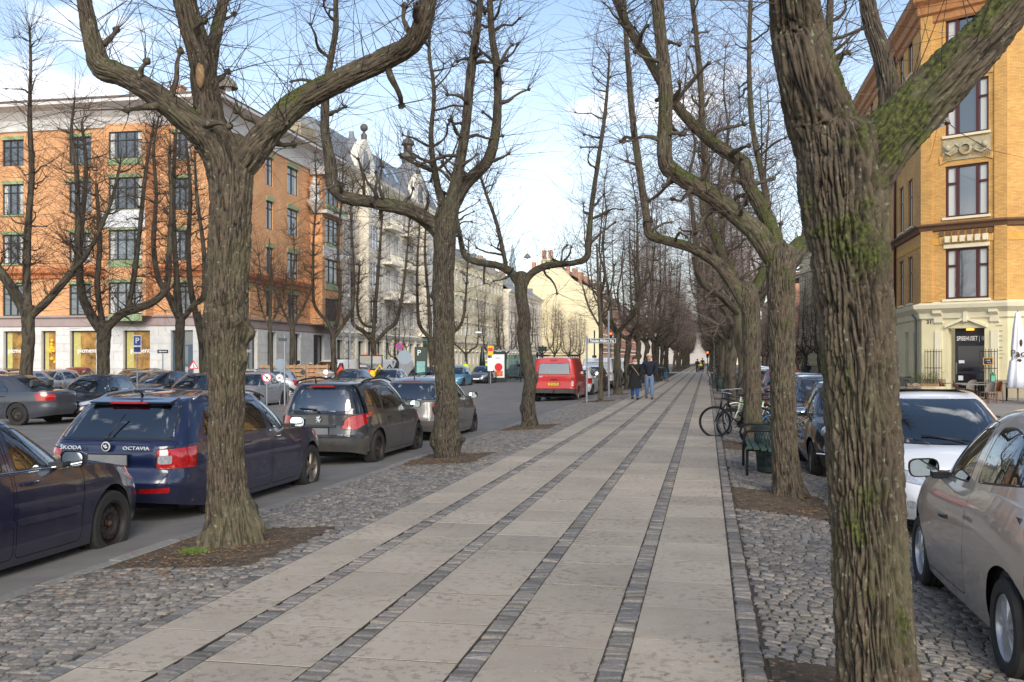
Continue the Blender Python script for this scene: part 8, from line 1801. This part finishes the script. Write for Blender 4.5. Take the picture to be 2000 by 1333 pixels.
q = MB(); q.prism([(0, 2.58), (1.4, 2.62), (3.2, 2.62), (4.6, 2.52), (4.6, 2.6), (3.2, 2.72), (1.4, 2.72), (0, 2.66)], 0, 1.5, 'y'); q.build('shelter_roof', M_galv, t)
for x in (1.5, 3.0, 4.5): q = MB(); q.box(x - .05, x + .05, 1.3, 1.4, 0, 2.55); q.build('shelter_post', M_dkgr, t)
for x in (1.55, 3.05): q = MB(); q.box(x, x + 1.4, 1.34, 1.36, .3, 2.3); q.build('shelter_pane', M_glass, t)
q = MB(); q.box(4.5, 4.6, -.1, 0, 0, 3.1); q.box(4.2, 4.9, -.12, .02, 2.6, 3.0); q.build('shelter_sign', M_dkgr, t); q = MB(); q.box(1.7, 4.3, .9, 1.25, .42, .48); q.build('shelter_seat', M_dkgr, t)
p = flat_at(958, 79, -.25); t = empty('bus_stop_flag', p, face_cam(p), 'yellow and red bus stop flag on a grey post', 'bus stop sign'); d = 79; pole(t, hz(676, d) + .25, .05); q = MB(); q.cbox(0, -.04, hz(685, d) + .25, .42, .05, .75); f = q.build('stop_flag', mat('bus_yellow', (244, 182, 26), .5), t); q = MB(); q.cbox(0, -.07, hz(683, d) + .25, .36, .02, .26); q.build('flag_band', M_sred, f); q = MB(); q.cbox(0, -.05, 1.5, .45, .06, 1.0); q.build('timetable', M_sgnw, t)
p = flat_at(942, 90, -.25); t = empty('folded_parasol', p, 0, 'folded dark green parasol beside the bus stop', 'parasol'); q = MB(); q.lathe([(.05, 0), (.05, .9), (.3, 1.0), (.24, 2.0), (.12, 2.9), (0, 3.2)], 12); q.build('canvas', M_dkgr, t, smooth=True)
def arm_lamp(px, d, ztop, label, left=True):
    p = flat_at(px, d, -.25); t = empty('street_lamp', p, face_cam(p), label, 'street lamp'); s = -1 if left else 1; q = MB(); q.tube([(0, 0, 0), (0, 0, ztop - .5), (s * .15, 0, ztop - .1), (s * .6, 0, ztop)], [.06, .045, .04, .03], 8); q.build('pole', M_galv, t, smooth=True); q = MB(); q.sphere((s * .85, 0, ztop), .28, 10, 6, (1.1, .5, .3)); q.build('lamp_head', M_sgnw, t, smooth=True)
arm_lamp(955, 80, hz(650, 80) + .25, 'grey lamp post with a short arm over the bus stop'); arm_lamp(1055, 150, hz(652, 150) + .25, 'slim lamp post far up the carriageway'); arm_lamp(1290, 140, 5.2, 'pale lamp head between the far left trunks', False)
# shopping-street bikes by the shelter: small rack of bicycles
for i in range(4): p = flat_at(985 + i * 5, 92, -.25); bike((p.x, p.y, -.25), .4, .05, 'bicycle in the rack behind the bus shelter', M_bblk if i % 2 else M_bwht, group='bicycles in the rack behind the bus shelter')
# crossing structure at the end of the block
# pushchair
p = G(1369, 728.5); t = empty('pushchair', p, pi, 'dark pushchair pushed by the stooping person', 'pushchair'); q = MB(); q.lathe([(.0, -.2), (.24, -.2), (.24, .2), (0, .2)], 14, 'x', (0, 0, .6), arc=.6); q.build('hood', M_bblk, t); q = MB(); q.bbox(-.2, .2, -.35, .3, .38, .58, .04); q.build('seat_shell', M_bblk, t)
for x in (-.25, .25):
    for y in (-.3, .3): q = MB(); q.lathe([(0, -.02), (.12, -.02), (.12, .02), (0, .02)], 12, 'x', (x, y, .12)); q.build('wheel', M_tyre, t)
    q = MB(); q.tube([(x * .8, -.3, .12), (x * .8, .45, 1.0)], .015, 5); q.build('side_tube', M_galv, t)
# café corner
def cz(px, d): return flat_at(px, d, -.1)
M_rattan = mat('rattan', (150, 88, 56), .8, vary=.5, vscale=30, col2=(70, 40, 28)); M_rat2 = mat('grey_weave', (128, 118, 108), .8, vary=.3, vscale=30); M_ttop = mat('table_top', (116, 112, 106), .6)
def cafe_chair(px, d, rz, label, m=M_rattan):
    t = empty('cafe_chair', cz(px, d), rz, label, 'chair', 'woven café chairs'); q = MB()
    for x, y in ((-.2, -.2), (.2, -.2), (-.2, .2), (.2, .2)): k = MB(); k.tube([(x * 1.1, y * 1.1, 0), (x, y, .45)], .015, 5); k.build('leg', M_rattan, t)
    q.prism(rnd_poly([(-.22, -.22), (.22, -.22), (.22, .22), (-.22, .22)], .08), .44, .47); q.build('seat', m, t); n = 10; q = MB(); v = []
    for k in range(n + 1): a = pi * k / n; x, y = -.23 * cos(a), .10 + .16 * sin(a); h = .62 + .26 * sin(a); v += [(x, y, .46), (x * 1.05, y * 1.12, h), (x * 1.0, y * 1.12 - .02, h), (x * .95, y - .02, .46)]
    f = [(4 * i + j, 4 * i + 4 + j, 4 * i + 4 + (j + 1) % 4, 4 * i + (j + 1) % 4) for i in range(n) for j in range(4)]; q.add(v, f); q.build('backrest', m, t, smooth=True, ang=50)
def cafe_table(px, d, label, w=.7, l=.7):
    t = empty('cafe_table', cz(px, d), .1, label, 'table', 'small café tables'); q = MB(); q.box(-l / 2, l / 2, -w / 2, w / 2, .72, .75); q.build('table_top', M_ttop, t); q = MB(); q.tube([(0, 0, 0), (0, 0, .72)], .035, 8); q.build('leg', M_iron, t); q = MB(); q.box(-.22, .22, -.22, .22, 0, .02); q.build('foot', M_iron, t); return t
cafe_chair(1848, 43, 1.2, 'brown woven chair at the left end of the café tables'); cafe_table(1868, 43, 'low café table before the door', l=1.0); cafe_chair(1876, 41.5, 1.3, 'brown woven chair in front of the door'); cafe_chair(1896, 43.4, -.6, 'tan woven chair right of the door', M_rat2); cafe_table(1905, 41, 'long café table in front of the tan chair', l=1.3)
cafe_chair(1930, 40, -1.0, 'grey woven chair at the corner of the long table', M_rat2); cafe_chair(1943, 41, -1.2, 'brown woven chair beside the grey one'); cafe_table(1966, 42.5, 'square café table near the parasol', l=.9); cafe_table(1925, 44.6, 'side table carrying the green lantern', l=1.1)
t = empty('lantern', cz(1939, 44.6) + Vector((0, 0, .75)), 0, 'green lantern standing on a café table', 'lantern'); q = MB(); q.box(-.1, .1, -.1, .1, 0, .04); q.box(-.1, .1, -.1, .1, .3, .34)
for x in (-.09, .09):
    for y in (-.09, .09): q.tube([(x, y, .04), (x, y, .3)], .012, 4)
q.build('frame', mat('lantern_green', (30, 130, 80), .5), t); q = MB(); q.box(-.08, .08, -.08, .08, .04, .3); q.build('pane', mat('lantern_glass', (120, 190, 160), .2), t); q = MB(); q.lathe([(.11, .34), (.03, .44), (0, .45)], 4); q.build('cap', MATS['lantern_green'], t)
p = cz(1988, 42); t = empty('folded_parasol', p, 0, 'white folded parasol with brown script at the right edge', 'parasol'); k = MB(); v = []; f = []; prof = [(.02, 3.75), (.09, 3.7), (.17, 3.1), (.24, 2.3), (.22, 1.75), (.28, 1.7), (.36, 1.0), (.42, .62), (.36, .55)]; n = 28
for i, (r, z) in enumerate(prof):
    for j in range(n): a = 2 * pi * j / n; rr = r * (1 + .16 * sin(7 * a + i * .3)); v.append((rr * cos(a), rr * sin(a), z))
for i in range(len(prof) - 1):
    for j in range(n): f.append((i * n + j, i * n + (j + 1) % n, (i + 1) * n + (j + 1) % n, (i + 1) * n + j))
k.add(v, f); k.build('canvas', mat('parasol_white', (228, 228, 232), .85, vary=.06), t, smooth=True); q = MB(); q.tube([(0, 0, 0), (0, 0, 3.85)], .03, 8); q.build('pole', M_galv, t); text('Paco', .42, mat('script_brown', (66, 48, 30), .7), t, (.02, -.30, 2.0), (pi / 2, -.0, .0), 'lettering', .03); q = MB(); q.sphere((.05, -.27, 2.45), .1, 8, 6, (.6, .3, 1.6)); q.sphere((-.02, -.3, 1.72), .1, 8, 6, (.9, .3, .7)); q.build('bean_print', MATS['script_brown'], t)
def grille(u0, u1, label):
    c = FX.p(u0, .0, 0); t = empty('iron_grille', (FX.O + FX.U * u0 + FX.N * .35) + Vector((0, 0, -.1)), rzx, label, 'railing', 'iron grilles either side of the door'); w = u1 - u0; h = 2.15
    for i in range(7): x = w * i / 6; q = MB(); q.tube([(x, 0, 0), (x, 0, h + .1)], .014, 5); q.build('upright', M_iron, t)
    for z in (.15, 1.35, h - .02): q = MB(); q.tube([(0, 0, z), (w, 0, z)], .016, 5); q.build('crossbar', M_iron, t)
    return t
grille(uu(1812), uu(1845), 'iron grille left of the café door above the planter'); grille(uu(1919), uu(1953), 'iron grille right of the café door carrying a chalkboard')
cbp = FX.O + FX.U * (uu(1936) - .0) + FX.N * .42; t = empty('chalkboard', (cbp.x, cbp.y, hz(706, 47)), rzx, 'small wood-framed chalkboard hung on the right grille', 'chalkboard')
for x0, x1, z0, z1 in ((-.22, .22, -.17, -.13), (-.22, .22, .13, .17), (-.22, -.18, -.13, .13), (.18, .22, -.13, .13)): q = MB(); q.box(x0, x1, -.03, 0, z0, z1); q.build('frame_bar', mat('pine_frame', (196, 146, 84), .6), t)
q = MB(); q.box(-.18, .18, -.02, -.01, -.13, .13); f = q.build('slate', mat('chalk_slate', (28, 32, 38), .8), t); text('CAFE', .09, M_sgnw, f, (0, -.024, .04), name='chalk_text', ext=.001); text('TIL 18', .07, M_sgnw, f, (.04, -.024, -.06), name='chalk_text', ext=.001)
# planter
pp = FX.O + FX.U * uu(1815) + FX.N * .75; t = empty('planter', (pp.x, pp.y, -.1), rzx, 'wooden planter of sparse shrubs under the left grille', 'planter'); q = MB(); q.box(-.75, .75, -.2, .2, 0, .6); q.build('planter_box', M_wood, t); V = []; Fl = []; rr = random.Random(5); q = MB()
for k in range(30):
    x, y = rr.uniform(-.7, .7), rr.uniform(-.15, .15); pts = [(x, y, .6)]
    for i in range(3): pts.append((pts[-1][0] + rr.gauss(0, .08), pts[-1][1] + rr.gauss(0, .06), pts[-1][2] + rr.uniform(.08, .2)))
    q.tube(pts, .005, 3)
    for pt in pts[1:]:
        for _ in range(16):
            a = rr.uniform(0, 6.3); s = rr.uniform(.02, .045); c = (pt[0] + rr.gauss(0, .07), pt[1] + rr.gauss(0, .07), pt[2] + rr.gauss(0, .06)); o = len(V); V += [c, (c[0] + s * cos(a), c[1] + s * sin(a), c[2] + s * .5), (c[0] + s * cos(a + 1), c[1] + s * sin(a + 1), c[2] - s * .3)]; Fl.append((o, o + 1, o + 2))
q.build('stems', M_twig, t, kind='stuff'); link('foliage', fast_mesh('foliage', V, Fl), mat('shrub_leaf', (104, 112, 60), .7, vary=.5, vscale=9), t, kind='stuff')
# railings by the palazzo and evergreen behind
t = empty('front_railing', (C0.x - 1.6, C0.y + 26, -.1), pi / 2, 'grey front garden railing before the pale palazzo', 'railing')
for i in range(40): q = MB(); q.tube([(i * .5, 0, 0), (i * .5, 0, 1.25)], .02, 4); q.build('upright', M_iron, t)
q = MB(); q.box(0, 20, -.02, .02, 1.2, 1.25); q.build('top_rail', M_iron, t); q = MB(); q.box(0, 20, -.1, .1, 0, .35); q.build('kerb_wall', M_plinth, t)
def shrub(x, y, z, r, h, label, m):
    t = empty('shrub', (x, y, z), 0, label, 'shrub'); rr = random.Random(int(x * 10)); V = []; Fl = []
    for k in range(3500):
        a, b = rr.uniform(0, 6.3), rr.uniform(-1, 1); q = rr.random() ** .4; rad = sqrt(1 - b * b) * q; c = (r * rad * cos(a) * (1 + .2 * sin(3 * a)), r * rad * sin(a), h / 2 + h / 2 * b * q); s = rr.uniform(.05, .12); o = len(V); e = rr.uniform(0, 6.3); V += [c, (c[0] + s * cos(e), c[1] + s * sin(e), c[2] + s * rr.gauss(0, .7)), (c[0] + s * cos(e + 1.2), c[1] + s * sin(e + 1.2), c[2] + s * rr.gauss(0, .7))]; Fl.append((o, o + 1, o + 2))
    link('foliage', fast_mesh('foliage', V, Fl), m, t, kind='stuff'); q = MB(); q.tube([(0, 0, 0), (0, 0, h * .7)], .06, 6); q.build('stem', M_twig, t)
shrub(10.6, 112, -.1, 2.2, 3.6, 'dark evergreen shrub left of the pale palazzo', mat('evergreen', (52, 66, 40), .8, vary=.5, vscale=3)); shrub(flat_at(30, 52).x, flat_at(30, 52).y, -.3, 1.4, 1.2, 'low green shrub below the leftmost shop window', mat('shrub_leaf', (104, 112, 60), .7))
# globe lights in the shop window
t = empty('shop_pendants', (0, 0, 0), 0, 'cluster of yellow globe lights in the P window', 'lights'); q = MB(); c = FL.p((hs[1][0] + hs[1][1]) / 2, -.2, 2); c = (c[0] + ob.location.x, c[1] + ob.location.y, 2); rr = random.Random(3)
t.location = c
for k in range(10): q.sphere((rr.gauss(.1, .12), -.03, rr.uniform(-1, .9)), rr.uniform(.08, .14), 8, 6)
q.build('globe', mat('globe_amber', (230, 160, 40), .4, emit=.35), t, smooth=True, kind='stuff')
bpy.data.scenes.remove(TMP)
